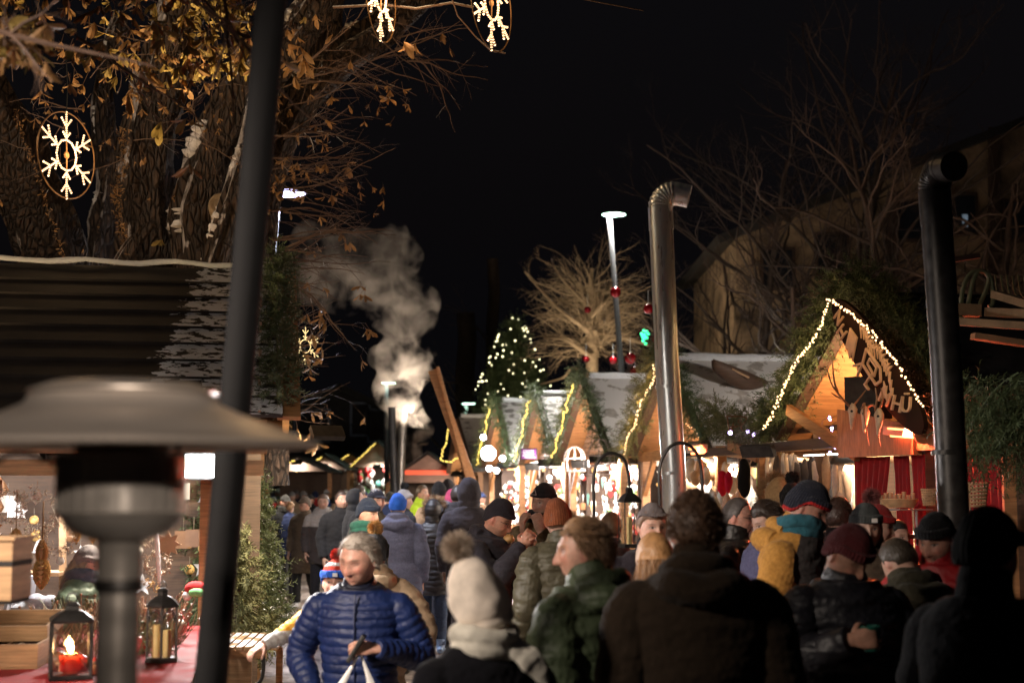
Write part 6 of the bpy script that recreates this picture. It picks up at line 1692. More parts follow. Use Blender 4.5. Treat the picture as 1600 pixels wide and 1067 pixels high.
for k in range(16):
    x = 1075 + rng.uniform(0, 110); mb = MB(); mb.setcol(rng.choice([(.7, .68, .62), (.7, .68, .62), (.5, .3, .2)])); c = P(x, rng.uniform(785, 800), rng.uniform(15.5, 16.5)); s_ = .07
    mb.lathe([(0, 0), (s_, 0), (s_ * .75, s_), (s_ * .8, s_), (s_ * .4, s_ * 2.2), (0, s_ * 3)], c, 12)
    tag(mb.build('felt_tree', 'matt_cloth'), 'small pale felt tree standing on the lit counter behind the crowd', 'felt tree', 'felt trees on the lit counter')
mb = MB(); mb.bar(TR(2.4, .45, 1.32), TR(4.3, .45, 1.32), .5, .04); mb.bar(TR(.1, 1.2, 1.4), TR(2.1, 1.2, 1.4), .5, .04); mb.bar(TR(.1, 1.9, 1.1), TR(4.3, 1.9, 1.1), .04, 2.2); mb.bar(TR(.1, 1.0, .7), TR(2.2, 1.0, .7), .04, 1.36)
mb.bar(TR(2.4, .25, .66), TR(4.3, .25, .66), .04, 1.28)
mb.build('counter', 'pale_timber', tp, smooth=False)
for k in range(8):
    cc, nm = rng.choice(fc[:3]); c = TR(.3 + .22 * k, 1.15, 1.421); mb = MB(); mb.setcol(cc); mb.sphere(c + Vector((0, 0, .05)), (.1, .08, .055), 12, 8)
    tag(mb.build('fur_hat', 'fur_fibre'), nm + ' fur hat lying on the counter of the fur stall', 'fur hat', nm + ' fur hats on the fur stall counter')
# baskets and cups on the hut counter
def basket(label, c, w_, h_):
    c = Vector(c); mb = MB(); root = thing('basket', label, 'basket', c, group='baskets on the hut counter')
    for j in range(7): mb.tube([c + Vector((math.cos(t * .3142) * w_ * (.8 + .04 * j), math.sin(t * .3142) * w_ * .6 * (.8 + .04 * j), .008 + h_ * j / 7)) for t in range(21)], .007, 5)
    for k in range(20): a = k * .3142; mb.tube([c + Vector((math.cos(a) * w_ * .8, math.sin(a) * w_ * .48, 0)), c + Vector((math.cos(a) * w_ * 1.05, math.sin(a) * w_ * .63, h_))], .004, 4)
    mb.lathe([(0, .004), (w_ * .55, .004), (w_ * .55, .012), (0, .012)], c, 16)
    mb.build('weave', mat('wicker', (.5, .33, .18), .6, 0, .3, 20, .3), root)
    return root
bc = P(1405, 793, 10.4); basket('wide wicker basket on the glass shelf under the skulls', bc, .13, .06)
basket('tall wicker basket right of the black flue', P(1524, 792, 9.2), .08, .16)
basket('small wicker basket left of the black flue', P(1452, 790, 10), .05, .12)
for k in range(8):
    mb = MB(); c = P(1378 + 7 * k, 792 - (k % 2), 10.75); mb.lathe([(0, 0), (.013, 0), (.017, .09 + .01 * (k % 3)), (0, .09)], c, 10); tag(mb.build('paper_cone', 'wicker'), 'upright wooden stick cup in the row behind the wicker basket', 'cup', 'stick cups behind the basket')
mb = MB(); a = P(1385, 796, 10.5); b2 = P(1432, 796, 10.2); mb.bar(a, b2, .3, .012)
rt = thing('glass_shelf', 'low white wire shelf carrying the wicker basket', 'shelf', (a + b2) / 2 - Vector((0, 0, .25)))
for p in (a, b2): mb.bar(p, p - Vector((0, 0, .25)), .012, .012)
mb.build('frame', 'white_wire', rt, smooth=False)
mb = MB(); mb.bar(P(1380, 838, 10.55), P(1440, 838, 10.15), .45, .03); mb.build('lower_board', 'pale_timber', rt, smooth=False)
# far bright goods: coloured items in the closing stalls
for (root, c), (nm, n_) in zip(FAR[:2], (('far dark stall', 46), ('far small stall', 30))):
    rng = random.Random(n_)
    for k in range(n_):
        cn_ = rng.choice(['white', 'gold', 'red', 'green', 'teal']); p = c + Vector((rng.uniform(-.85, .85), rng.uniform(-.1, .5), rng.uniform(1.5, 2.45))); mb = MB(); mb.setcol(CN[cn_]); s_ = rng.uniform(.05, .1); mb.sphere(p, (s_, s_, s_ * rng.uniform(1, 1.8)), 8, 6)
        tag(mb.build('ornament', 'goods_paint'), '%s ornament hanging in the %s' % (cn_, nm), 'ornament', '%s ornaments in the %s' % (cn_, nm))
# ================================================================== people
SKIN = (.48, .29, .22); SKIN_RED = (.55, .25, .18)

def V(*a): return Vector(a)
def sm(t): t = np.clip(t, 0, 1); return t * t * (3 - 2 * t)

ex_ = lambda ax: ax - .031
def head_grid(nu=48, nv=40):
    vs = [(0, 0, -1)]
    for i in range(1, nv):
        th = math.pi * i / nv
        for k in range(nu):
            a = 2 * math.pi * k / nu; vs.append((math.sin(th) * math.cos(a), math.sin(th) * math.sin(a), -math.cos(th)))
    vs.append((0, 0, 1))
    fs = [(0, 1 + (k + 1) % nu, 1 + k) for k in range(nu)]
    for i in range(nv - 2):
        for k in range(nu):
            a = 1 + i * nu + k; b = 1 + i * nu + (k + 1) % nu; fs.append((a, b, b + nu, a + nu))
    l = len(vs) - 1; o = 1 + (nv - 2) * nu
    fs += [(l, o + k, o + (k + 1) % nu) for k in range(nu)]
    return np.array(vs), fs

def head_base(d):
    """skull shape without features: unit directions -> metres, y<0 is the face"""
    dx, dy, dz = d[:, 0], d[:, 1], d[:, 2]
    x = .0765 * dx; y = .098 * dy; z = .118 * dz
    low = np.clip(-dz, 0, 1)
    c = np.sqrt(np.clip(1 - dz ** 2, 1e-4, 1)); full = np.sqrt(np.clip(1 - low ** 4, 0, 1)) / c; full = np.clip(full, 1, 2.2)
    front = sm(-dy * 2 + .3)
    y = np.where(dy < 0, y * (1 + (full - 1) * .92 * (low > 0)), y * (1 - .42 * low))
    x = x * (1 + (full - 1) * .45 * (low > 0)) * (1 - .30 * low ** 1.6)
    y = np.where((dy < 0), y * (.90 + .06 * (1 - np.abs(dz))), y)
    return np.stack([x, y, z], 1)

def head_feat(p, k=1.0, nose=1.0, fem=0):
    x, y, z = p[:, 0], p[:, 1].copy(), p[:, 2].copy(); ax = np.abs(x)
    w = sm((-y - .035) / .03)
    g = lambda v, s: np.exp(-(v / s) ** 2)
    ramp_ = sm((.030 - z) / .058) * sm((z + .046) / .010)
    out = .026 * nose * ramp_ * g(x, .0085 + .0075 * sm((-z) / .03))
    out += .006 * nose * g(z - .028, .015) * g(x, .010)
    out -= .0115 * g(ax - .031, .017) * g(z - .011, .013)
    out += .0055 * g(ax - .030, .011) * g(z - .010, .0055)
    out += .0050 * g(z - .033, .009) * g(ax - .026, .025) * (1 - .6 * fem)
    out += .006 * g(ax - .043, .017) * g(z + .020, .018)
    out -= .004 * g(ax - .030, .008) * g(z + .05, .02)
    out += .0050 * g(z + .056, .006) * g(x, .020) + .0055 * g(z + .069, .0065) * g(x, .018)
    out -= .0020 * g(z + .0625, .0022) * g(x, .022)
    out -= .0030 * g(z + .081, .006) * g(x, .02)
    out += .009 * g(z + .100, .014) * g(x, .02)
    y -= out * w * k
    return np.stack([x, y, z], 1)

TS = bpy.data.scenes.new('workbench')   # scratch scene for shaping meshes, removed at the end
class Body:
    def __init__(s, H=1.75, bulk=1.0): s.k = H / 1.75; s.b = bulk

def remesh(parts, vox, smooth=2, disp=None):
    m = MB()
    for q in parts: m.add(q.v, q.f)
    me = m.mesh('r')
    bm = bmesh.new(); bm.from_mesh(me); bmesh.ops.recalc_face_normals(bm, faces=bm.faces[:]); bm.to_mesh(me); bm.free()
    o = bpy.data.objects.new('tmp', me); TS.collection.objects.link(o)
    md = o.modifiers.new('r', 'REMESH'); md.mode = 'VOXEL'; md.voxel_size = vox; md.adaptivity = 0
    if smooth:
        s_ = o.modifiers.new('s', 'SMOOTH'); s_.factor = .5; s_.iterations = smooth
    with bpy.context.temp_override(scene=TS, view_layer=TS.view_layers[0]):
        dg = bpy.context.evaluated_depsgraph_get(); out = bpy.data.meshes.new_from_object(o.evaluated_get(dg))
    bpy.data.objects.remove(o); bpy.data.meshes.remove(me)
    if disp is not None:
        n = len(out.vertices); co_ = np.empty(n * 3); out.vertices.foreach_get('co', co_); co_ = co_.reshape(-1, 3)
        no = np.empty(n * 3); out.vertices.foreach_get('normal', no); no = no.reshape(-1, 3)
        co_ = co_ + no * disp(co_)[:, None]; out.vertices.foreach_set('co', co_.ravel()); out.update()
    return out

def paint(me, fn):
    n = len(me.vertices); c = np.empty(n * 3); me.vertices.foreach_get('co', c); c = c.reshape(-1, 3)
    arr = np.ones((n, 4)); arr[:, :3] = fn(c) if callable(fn) else np.array(fn)
    for a in list(me.color_attributes): me.color_attributes.remove(a)
    ca = me.color_attributes.new('Col', 'FLOAT_COLOR', 'POINT'); ca.data.foreach_set('color', arr.ravel())

def loft(pts, rx, ry=None, side=(1, 0, 0), n=20, sub=6, quilt=None, cap=True):
    """smooth closed loft; quilt=(pitch, depth) gives stitched bulges round the axis"""
    m = len(pts); ry = ry or rx
    pp = crspline([Vector(p) for p in pts], sub)
    def itp(r):
        o = []
        for i in range(len(pp)):
            t = i / (len(pp) - 1) * (m - 1); k = min(int(t), m - 2); f = t - k; o.append(r[k] + (r[k + 1] - r[k]) * f)
        return o
    X, Y = itp(rx), itp(ry)
    if quilt:
        L = 0; pitch, dep = quilt
        # resample finely along the length so the stitches show
        q = [pp[0]]; xs = [X[0]]; ys = [Y[0]]; ls = [0]
        for i in range(1, len(pp)):
            d = (pp[i] - pp[i - 1]).length; k = max(1, int(d / (pitch / 7)))
            for j in range(1, k + 1): q.append(pp[i - 1].lerp(pp[i], j / k)); xs.append(X[i - 1] + (X[i] - X[i - 1]) * j / k); ys.append(Y[i - 1] + (Y[i] - Y[i - 1]) * j / k); ls.append(L + d * j / k)
            L += d
        pp = q; e = [dep * (abs(math.sin(math.pi * l / pitch)) ** .55 - 1) for l in ls]
        X = [max(.004, a + b) for a, b in zip(xs, e)]; Y = [max(.004, a + b) for a, b in zip(ys, e)]
    mb = MB(); mb.tube(pp, X, n, True, Y, side=side)
    return mb

def hand(wrist, direction, palm_n, thumb_side, curl=.5, s=1.0, spread=.06, grip=False):
    """closed pieces of one hand: palm, four bent fingers, thumb"""
    z = Vector(direction).normalized(); y = Vector(palm_n); y = (y - z * y.dot(z)).normalized(); x = y.cross(z) * thumb_side
    W = Vector(wrist); P_ = lambda a, b, c: W + x * a * s + y * b * s + z * c * s
    out = [loft([P_(0, 0, -.03), P_(0, 0, .01), P_(.0, .0, .045), P_(0, 0, .085), P_(0, .002, .098)], [.026 * s, .029 * s, .04 * s, .043 * s, .038 * s], [.02 * s, .017 * s, .015 * s, .0135 * s, .010 * s], side=x, n=14, sub=3)]
    for k, (fx, ln, r_) in enumerate(((.033, .072, .0084), (.0115, .080, .0086), (-.0105, .074, .0083), (-.032, .058, .0074))):
        a = -curl * .35; p = P_(fx, .001, .085); pts = [p]; ang = 0; sx = fx * spread * 6
        for j, q in enumerate((.45, .31, .26)):
            ang += curl * (.75, 1.0, .7)[j]
            d = (z * math.cos(ang) + y * math.sin(ang) + x * sx * (1 if j == 0 else .3)).normalized()
            p = p + d * ln * q * s; pts.append(p)
        out.append(loft([pts[0] - z * .012 * s] + pts, [r_ * s * 1.08, r_ * s * 1.05, r_ * s, r_ * s * .93, r_ * s * .7], side=x, n=10, sub=3))
    t0 = P_(.026, .006, .018); d1 = (x * .75 + z * .55 + y * (.25 + .4 * curl)).normalized(); t1 = t0 + d1 * .04 * s
    d2 = (d1 * .8 + z * .5 + y * curl * .6 - x * curl * .6).normalized(); t2 = t1 + d2 * .032 * s; t3 = t2 + (d2 + y * .2 * curl).normalized() * .025 * s
    out.append(loft([t0, t1, t2, t3], [.014 * s, .0125 * s, .0105 * s, .0075 * s], side=y, n=10, sub=3))
    return out

def strands(base, normals, n, L, w_, rng, col, comb=(0, 0, 0), comb_w=1.0, nrm_w=.6, jit=.35, seg=3, grav=0, var=.25, cvar=None, nseg=2):
    """hair / fur fibres as thin tapered ribbons rooted on the given points"""
    idx = np.array([rng.randrange(len(base)) for _ in range(n)])
    p = base[idx] + np.random.RandomState(rng.randrange(9999)).normal(0, w_ * 1.0, (n, 3)); nn = normals[idx]
    rs = np.random.RandomState(rng.randrange(99999))
    cb = comb[idx] if isinstance(comb, np.ndarray) and comb.ndim == 2 else np.tile(np.array(comb, float), (n, 1))
    d = nn * nrm_w + cb * comb_w + rs.normal(0, jit, (n, 3)); d /= np.linalg.norm(d, axis=1, keepdims=True) + 1e-9
    sd = np.cross(d, rs.normal(0, 1, (n, 3))); sd /= np.linalg.norm(sd, axis=1, keepdims=True) + 1e-9
    ln = L * rs.uniform(1 - var * 1.6, 1 + var, (n, 1)); vs = []; q = p.copy()
    rows = []
    for j in range(seg + 1):
        ww = w_ * (1 - .8 * j / seg); rows.append(q - sd * ww); rows.append(q + sd * ww)
        d = d + np.array([0, 0, -grav]) + rs.normal(0, .05, (n, 3)); d /= np.linalg.norm(d, axis=1, keepdims=True)
        q = q + d * ln / seg
    arr = np.stack(rows, 1)                                   # n, 2(seg+1), 3
    V_ = arr.reshape(-1, 3); k = 2 * (seg + 1)
    base_i = np.arange(n)[:, None] * k
    F_ = np.concatenate([base_i + np.array([2 * j, 2 * j + 1, 2 * j + 3, 2 * j + 2]) for j in range(seg)], 0)
    me = bpy.data.meshes.new('fibres'); me.from_pydata(V_.tolist(), [], F_.tolist())
    c = np.array(col)[None] * rs.uniform(.55, 1.35, (n, 1))
    if cvar is not None: t = rs.uniform(0, 1, (n, 1)); c = c * (1 - t) + np.array(cvar)[None] * t
    arrc = np.ones((n * k, 4)); arrc[:, :3] = np.repeat(c, k, 0)
    ca = me.color_attributes.new('Col', 'FLOAT_COLOR', 'POINT'); ca.data.foreach_set('color', arrc.ravel())
    return me

def xf(me, M): me.transform(M); return me
def xa(a, M):
    Mn = np.array(M); return a @ Mn[:3, :3].T + Mn[:3, 3]

HG = head_grid()
HGL = head_grid(24, 20)

def person(label, px, ytop, Y, yaw=0, H=None, vox=None, jacket=None, trousers=(.03, .03, .04), shoes=(.03, .025, .02), hat=None, hair=None, head=(0, 0, 0), lean=0, arms=None, skin=SKIN, bulk=1.0, group=None, hood=None, scarf=None, glasses=False, beard=None, detail=1, walk=0, hands=(None, None), headfwd=0, fem=0, hscale=1.0, X=None, brow=(.12, .08, .06), nose=1.0, cat='person', gaze=0, hs=None, seed=None, mouth=None, drop=None, hw=1.0, down=False):
    """head = (turn, nod, tilt) in degrees relative to the body; yaw 0 faces the camera"""
    topz = P(px, ytop, Y).z
    extra = {'beanie': .03, 'pom': .03}.get((hat or {}).get('kind'), .012 if hair and hair.get('kind') != 'long' else .01) + (.03 if hood and hood.get('up') else 0)
    drop = drop if drop is not None else (.02 + .03 * (head[1] > 12))
    if H is None: H = topz - extra + drop
    rng = random.Random(seed if seed is not None else int(px * 7 + ytop)); k = H / 1.75
    top = P(px, ytop, Y)
    vox = vox or max(.0042, min(.014, Y / 1422 * .95))
    # --- skeleton (local, facing -y)
    ln = R(lean); fwd = lambda z: -math.tan(ln) * max(0, z - .95 * k) - headfwd * sm(np.array([(z / k - 1.35) / .3]))[0]
    J = lambda x, y, z: V(x * k, y * k + fwd(z * k), z * k)
    hc = J(0, -.02, 1.635 - drop)
    yawR = R(yaw); Rz = Matrix.Rotation(yawR, 4, 'Z')
    hh = (hs or .97)
    Mh = Matrix.Translation(hc) @ Matrix.Rotation(R(head[0]), 4, 'Z') @ Matrix.Rotation(R(head[2]), 4, 'Y') @ Matrix.Rotation(R(head[1]), 4, 'X') @ Matrix.Scale(k * hh, 4) @ Matrix.Scale(hw, 4, (1, 0, 0))
    # place so that the head's column is at px
    hx = (Rz @ Mh.translation)
    bx = P(px, 755, Y).x - hx.x if X is None else X
    root = thing('person', label, cat, (bx, Y - hx.y, 0), yawR, group)
    # --- arms
    default = {'r': ((-.245, .03, 1.12), (-.24, -.08, .88)), 'l': ((.245, .03, 1.12), (.24, -.08, .88))}
    A = dict(default)
    if arms:
        for q in arms: A[q] = arms[q]
    sh = {'r': J(-.172 * bulk, 0, 1.405), 'l': J(.172 * bulk, 0, 1.405)}
    el = {q: J(*A[q][0]) for q in 'rl'}; wr = {q: J(*A[q][1]) for q in 'rl'}
    # --- body
    parts = []
    g, fs = HG if detail else HGL
    hv = head_feat(head_base(g), nose=nose, fem=fem) if detail else head_base(g)
    m = MB(); m.add([tuple(q) for q in xa(hv, Mh)], fs); parts.append(m)
    for sg in (-1, 1):
        e = MB(); E = Mh @ Matrix.Translation((sg * .076, .012, -.003)) @ Matrix.Rotation(sg * .35, 4, 'Z')
        e.sphere((0, 0, 0), (.0085, .018, .031), 10, 8); e.v = [tuple(E @ Vector(q)) for q in e.v]; parts.append(e)
    parts.append(loft([J(0, .01, 1.40), J(0, .0, 1.47), Mh @ V(0, .02, -.075), Mh @ V(0, .01, -.02)], [.075 * k, .055 * k, .052 * k, .045 * k], n=16, sub=3))
    parts.append(loft([J(0, 0, .84), J(0, 0, .95), J(0, 0, 1.08), J(0, 0, 1.28), J(0, 0, 1.40), J(0, .01, 1.46)], [.13 * k, .155 * k, .135 * k, .155 * k, .15 * k, .06 * k], [.09 * k, .105 * k, .095 * k, .105 * k, .08 * k, .05 * k], sub=3))
    hip = {'r': J(-.085, 0, .9), 'l': J(.085, 0, .9)}
    st = walk
    kn = {'r': V(-.095 * k, (-.10 * st) * k - .01, .49 * k), 'l': V(.095 * k, (.06 * st) * k - .01, .49 * k)}
    an = {'r': V(-.10 * k, (-.16 * st) * k + .03, .09 * k), 'l': V(.10 * k, (.26 * st) * k + .03, (.09 + .05 * abs(st)) * k)}
    for q in 'rl':
        parts.append(loft([hip[q], kn[q], an[q]], [.085 * k, .052 * k, .036 * k], n=12, sub=3))
        parts.append(loft([sh[q], el[q], wr[q]], [.05 * k, .038 * k, .026 * k], n=12, sub=3))
        hd = hands[0 if q == 'r' else 1]
        if hd is not False and detail:
            fd = (wr[q] - el[q]).normalized()
            hd = hd or {}
            parts += hand(wr[q] + fd * .005, hd.get('dir', fd), hd.get('palm', V(1 if q == 'r' else -1, .1, 0)), hd.get('thumb', 1 if q == 'l' else -1) , hd.get('curl', .45), k * 1.0)
        elif not detail:
            mm = MB(); mm.sphere(wr[q] + (wr[q] - el[q]).normalized() * .06, (.035, .03, .055), 8, 6); parts.append(mm)
    me = remesh(parts, vox, 1 if vox < .006 else 0)
    Mi = Mh.inverted()
    sk = np.array(skin)
    def skinpaint(c):  # pigment, plus shade painted into sockets, folds, lid creases and nostrils
        h = xa(c, Mi); x, y, z = h[:, 0], h[:, 1], h[:, 2]; ax = np.abs(x)
        col = np.tile(sk, (len(c), 1)); fr = sm((-y - .05) / .02)
        gg = lambda v, s: np.exp(-(v / s) ** 2)
        red = (.55 * gg(ax - .042, .02) * gg(z + .02, .02) + .6 * gg(x, .014) * gg(z + .03, .015)) * fr
        red = red + .5 * (ax > .07) * (np.abs(y - .012) < .03) * (np.abs(z) < .04)
        col = col * (1 + red[:, None] * np.array([.12, -.22, -.2]))
        lips = np.clip(1.3 - ((x / .023) ** 2 + ((z + .0625) / (.0095 if fem else .0075)) ** 2), 0, 1) * fr
        col = col * (1 - lips[:, None] * .32) + lips[:, None] * .32 * np.array([.42, .13, .11] if not fem else [.5, .09, .09])
        if mouth: 
            tt = np.clip(1.2 - ((x / .016) ** 2 + ((z + .0635) / .003) ** 2), 0, 1) * fr; col = col * (1 - tt[:, None]) + tt[:, None] * .75
        else:
            tt = np.clip(1.2 - ((x / .019) ** 2 + ((z + .0622 + 9 * x ** 2) / .0018) ** 2), 0, 1) * fr; col = col * (1 - .3 * tt[:, None])
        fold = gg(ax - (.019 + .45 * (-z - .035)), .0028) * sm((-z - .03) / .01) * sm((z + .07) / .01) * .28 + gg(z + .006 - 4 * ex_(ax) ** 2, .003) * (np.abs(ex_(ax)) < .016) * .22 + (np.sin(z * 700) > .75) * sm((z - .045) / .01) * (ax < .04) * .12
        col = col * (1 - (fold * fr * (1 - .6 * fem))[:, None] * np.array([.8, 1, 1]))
        col = col * (1 + .10 * vnoise(c, 90, 9) + .07 * vnoise(c, 220, 12))[:, None]
        ex = ax - .031; ey = z - .0105
        sc_ = np.clip(1.5 - ((ex / .0125) ** 2 + (ey / .0038) ** 2), 0, 1) * fr * (0 if down else 1)
        if down: ls_ = np.exp(-((ey + .004 - 10 * ex ** 2) / .0016) ** 2) * (np.abs(ex) < .014) * fr; col = col * (1 - .75 * ls_[:, None])
        col = col * (1 - sc_[:, None]) + sc_[:, None] * np.array([.55, .5, .47])
        iris = np.clip(2.0 - 1.4 * (((x - np.sign(x) * .031 - gaze) / .0055) ** 2 + ((ey + .0008) / .0055) ** 2), 0, 1) * np.clip(sc_ * 3, 0, 1)
        col = col * (1 - iris[:, None]) + iris[:, None] * np.array([.03, .025, .02])
        lid = np.exp(-((ey - .0062 + 14 * ex ** 2) / .0018) ** 2) * (np.abs(ex) < .016) * fr
        col = col * (1 - .75 * lid[:, None])
        soc = gg(ex, .018) * gg(z - .014, .011) * fr; col = col * (1 - .36 * soc[:, None])  # eye socket shade put into the skin colour
        br = np.clip(1.4 - (((ax - .032) / .019) ** 2 + ((z - .0305 + 6 * (ax - .028) ** 2) / .0042) ** 2), 0, 1) * fr
        bw = .8 if not fem else .65
        col = col * (1 - br[:, None] * bw) + br[:, None] * bw * np.array(brow)
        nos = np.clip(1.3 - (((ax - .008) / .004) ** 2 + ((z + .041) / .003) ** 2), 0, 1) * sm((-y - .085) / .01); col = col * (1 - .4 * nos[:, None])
        if beard is not None:
            bz = sm((-.030 - z) / .02) * (y < .02) * (1 - lips) * (1 - .8 * gg(x, .02) * gg(z + .035, .012)); bz = bz * (vnoise(c, 260, 3) * .35 + .75) * sm((ax * .25 - z - .033) / .012)
            bz = np.clip(bz, 0, 1) * beard[3]
            col = col * (1 - bz[:, None]) + bz[:, None] * np.array(beard[:3])
        return col
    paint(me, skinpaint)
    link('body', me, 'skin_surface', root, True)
    # --- trousers, shoes
    tp_ = []
    for q in 'rl': tp_.append(loft([hip[q] + V(0, 0, .02), kn[q], an[q] + V(0, 0, -.0)], [.10 * k, .073 * k, .062 * k], n=14, sub=5))
    tp_.append(loft([J(0, 0, .80), J(0, 0, .92), J(0, 0, 1.04)], [.13 * k, .165 * k, .15 * k], [.10 * k, .12 * k, .105 * k], n=18, sub=3))
    tm = remesh(tp_, max(vox, .011), 1, lambda c: .006 * vnoise(c, 16, 4) + .004 * vnoise(c * np.array([1, 1, 3]), 20, 5)); paint(tm, trousers); link('trousers', tm, 'matt_cloth', root, True)
    for q in 'rl':
        a = an[q]; f = V(0, -1, 0); m = []
        m.append(loft([a + V(0, .07 * k, -.055 * k), a + V(0, .02 * k, -.045 * k), a + V(0, -.09 * k, -.055 * k), a + V(0, -.18 * k, -.065 * k)], [.036 * k, .042 * k, .048 * k, .035 * k], [.034 * k, .044 * k, .034 * k, .022 * k], side=(1, 0, 0), n=14, sub=4))
        m.append(loft([a + V(0, .01, -.05 * k), a + V(0, .01, .08 * k)], [.048 * k, .055 * k], n=14, sub=4))
        sm_ = remesh(m, max(vox, .012), 1); paint(sm_, shoes); link('shoe', sm_, 'leather', root, True)
    # --- jacket
    j = dict(col=(.03, .03, .035), mat='matt_cloth', hem=.80, puff=.03, quilt=None, collar=1, flare=0, sleeve=None, wr=.008)
    j.update(jacket or {})
    pf = j['puff']; b = bulk; hem = j['hem']; qd = j['quilt']
    zs = [hem, max(hem + .06, .95), 1.08, 1.22, 1.33, 1.41, 1.455, 1.49]
    fl = j['flare']
    RX = [.165 + fl, .17 + fl * .6, .158, .172, .188, .178, .13, .08]; RY = [.12 + fl, .125 + fl * .5, .12, .13, .125, .105, .085, .078]
    gp = []
    pts = [J(0, 0, z) for z in zs]
    gp.append(loft(pts, [(r * b + pf) * k for r in RX], [(r * b + pf) * k for r in RY], n=36, sub=4, quilt=(qd[0], qd[1]) if qd else None))
    ap_ = []
    for q in 'rl':
        sg = -1 if q == 'r' else 1
        s0 = sh[q] + V(-sg * .05 * k, 0, -.02 * k)
        e_ = wr[q] - (wr[q] - el[q]).normalized() * .0
        mid1 = sh[q].lerp(el[q], .35) + V(sg * .004, 0, 0); mid2 = el[q].lerp(e_, .5)
        gp.append(loft([s0, sh[q].lerp(el[q], .12), mid1, el[q], mid2, e_], [(.055 * b + pf * .45) * k, (.062 * b + pf * .6) * k, (.064 * b + pf * .75) * k, (.056 * b + pf * .75) * k, (.05 * b + pf * .6) * k, (.038 * b + pf * .25) * k], n=22, sub=5, quilt=(qd[0] * .95, qd[1] * .9) if qd else None))
    if j['collar']:
        ch = .045 * j['collar']
        gp.append(loft([J(0, .012, 1.44), J(0, .008, 1.475), J(0, -.002, 1.475 + ch), J(0, -.008, 1.48 + ch * 1.4)], [(.10 + pf * .3) * k, (.082 + pf * .25) * k, (.076 + pf * .2) * k, (.070 + pf * .1) * k], [(.098 + pf * .3) * k, (.088 + pf * .25) * k, (.082 + pf * .2) * k, (.072 + pf * .1) * k], n=24, sub=3))
    if hood and not hood.get('up'):
        gp.append(loft([J(-.12, .06, 1.44), J(-.08, .13, 1.455), J(0, .155, 1.44), J(.08, .13, 1.455), J(.12, .06, 1.44)], [.055 * k] * 5, [.05 * k, .06 * k, .065 * k, .06 * k, .05 * k], side=(0, 0, 1), n=18, sub=4))
        gp.append(loft([J(-.10, .03, 1.49), J(-.06, .10, 1.52), J(0, .12, 1.52), J(.06, .10, 1.52), J(.10, .03, 1.49)], [.038 * k] * 5, side=(0, 0, 1), n=16, sub=4))
    wa = j['wr']
    def dj(c):
        return wa * (vnoise(c * np.array([1, 1, 1.7]), 9, 2) + .55 * vnoise(c * np.array([1, 1, 2.2]), 21, 8)) + .0015 * vnoise(c, 60, 6) * (1 if vox < .008 else 0)
    jm = remesh(gp, vox * 1.05, 1 if qd else 2, dj)
    base_c = np.array(j['col'])
    def jp(c):
        col = np.tile(base_c, (len(c), 1))
        if j.get('zones'):
            for fnz, cz in j['zones']: mk = fnz(c / k); col[mk] = cz
        return col
    paint(jm, jp); link('jacket' if hem > .6 else 'coat', jm, j['mat'], root, True)
    if j.get('zip'):
        zm = MB(); zz = [J(0, 0, z) + V(0, -((ry * b + pf) * k) - .004, 0) for z, ry in zip([.82, .95, 1.08, 1.22, 1.33, 1.41, 1.45], [.12, .125, .12, .13, .125, .112, .10])]
        zm.setcol(tuple(c * .7 for c in j['col']) if yaw < 0 else (.5, .5, .5)); zm.tube(crspline(zz, 4), .0045, 6); zm.build('zip', 'goods_paint', root, True)
    # --- head gear in head space
    G_, F_ = HG
    hb = head_base(G_)
    hn = hb / (np.linalg.norm(hb, axis=1, keepdims=True) + 1e-9)
    def shell(off, cut, cutoff_in=-.012, taper=False, extra_=None):
        zc = cut(hb) if callable(cut) else cut
        o = np.where(hb[:, 2] > zc, off if not taper else .002 + (off - .002) * sm((hb[:, 2] - zc) / .035), cutoff_in)[:, None]
        v = hb + hn * o
        if extra_ is not None: v = extra_(v)
        mm = MB(); mm.add([tuple(q) for q in v], F_); return mm
    def wear(parts_, voxh, name, material, colr, disp=None, smooth_=1):
        mm = remesh(parts_, voxh / (k * hh), smooth_, disp); paint(mm, colr); xf(mm, Mh); return link(name, mm, material, root, True)
    fine = max(.0035, min(.011, Y / 1422 * .9))
    if hair:
        hk = hair.get('kind', 'short'); hcv = hair.get('col', (.08, .05, .03)); vol = hair.get('vol', .013)
        line = hair.get('line', .062)      # front hairline height
        def cut(h):
            y = h[:, 1]; t = sm((y + .055) / .055)       # 0 at face, 1 behind the ears
            low = (-.05 if hk != 'long' else -.10); low = np.where((y < .045) & (hk != 'long'), -.012, low)
            return line * (1 - t) + low * t
        mm = shell(vol, cut, taper=True, extra_=lambda v: v + np.where(hb[:, 2:3] > .02, 1, 0) * np.array([[0, 0, .004]]))
        wear([mm], fine, 'hair', 'hair_fibre', hcv, lambda c: .0015 * vnoise(c, 40, 2) + .002 * vnoise(c * np.array([2.2, 1, .6]), 150, 4))
        if hair.get('strands', 0):
            pts_ = hb + hn * (vol * .8); mk = hb[:, 2] > cut(hb); pts_ = pts_[mk]; nn = hn[mk]
            cm = np.array([0, .5, -.35]) if hk != 'fuzz' else np.array([0, 0, 0])
            cmb = np.tile(cm, (len(pts_), 1)); 
            if hk == 'short': cmb = cmb + np.stack([np.sign(pts_[:, 0] + .03) * .5, np.zeros(len(pts_)), np.where(pts_[:, 2] > .05, 0, -.4)], 1)
            # interpolate extra roots
            e1 = np.random.RandomState(3).randint(0, len(pts_), 4000); e2 = np.clip(e1 + np.random.RandomState(4).randint(-1, 2, 4000), 0, len(pts_) - 1)
            tt = np.random.RandomState(5).rand(4000, 1); bp = pts_[e1] * (1 - tt) + pts_[e2] * tt; bp = bp + np.random.RandomState(6).normal(0, .003, bp.shape)
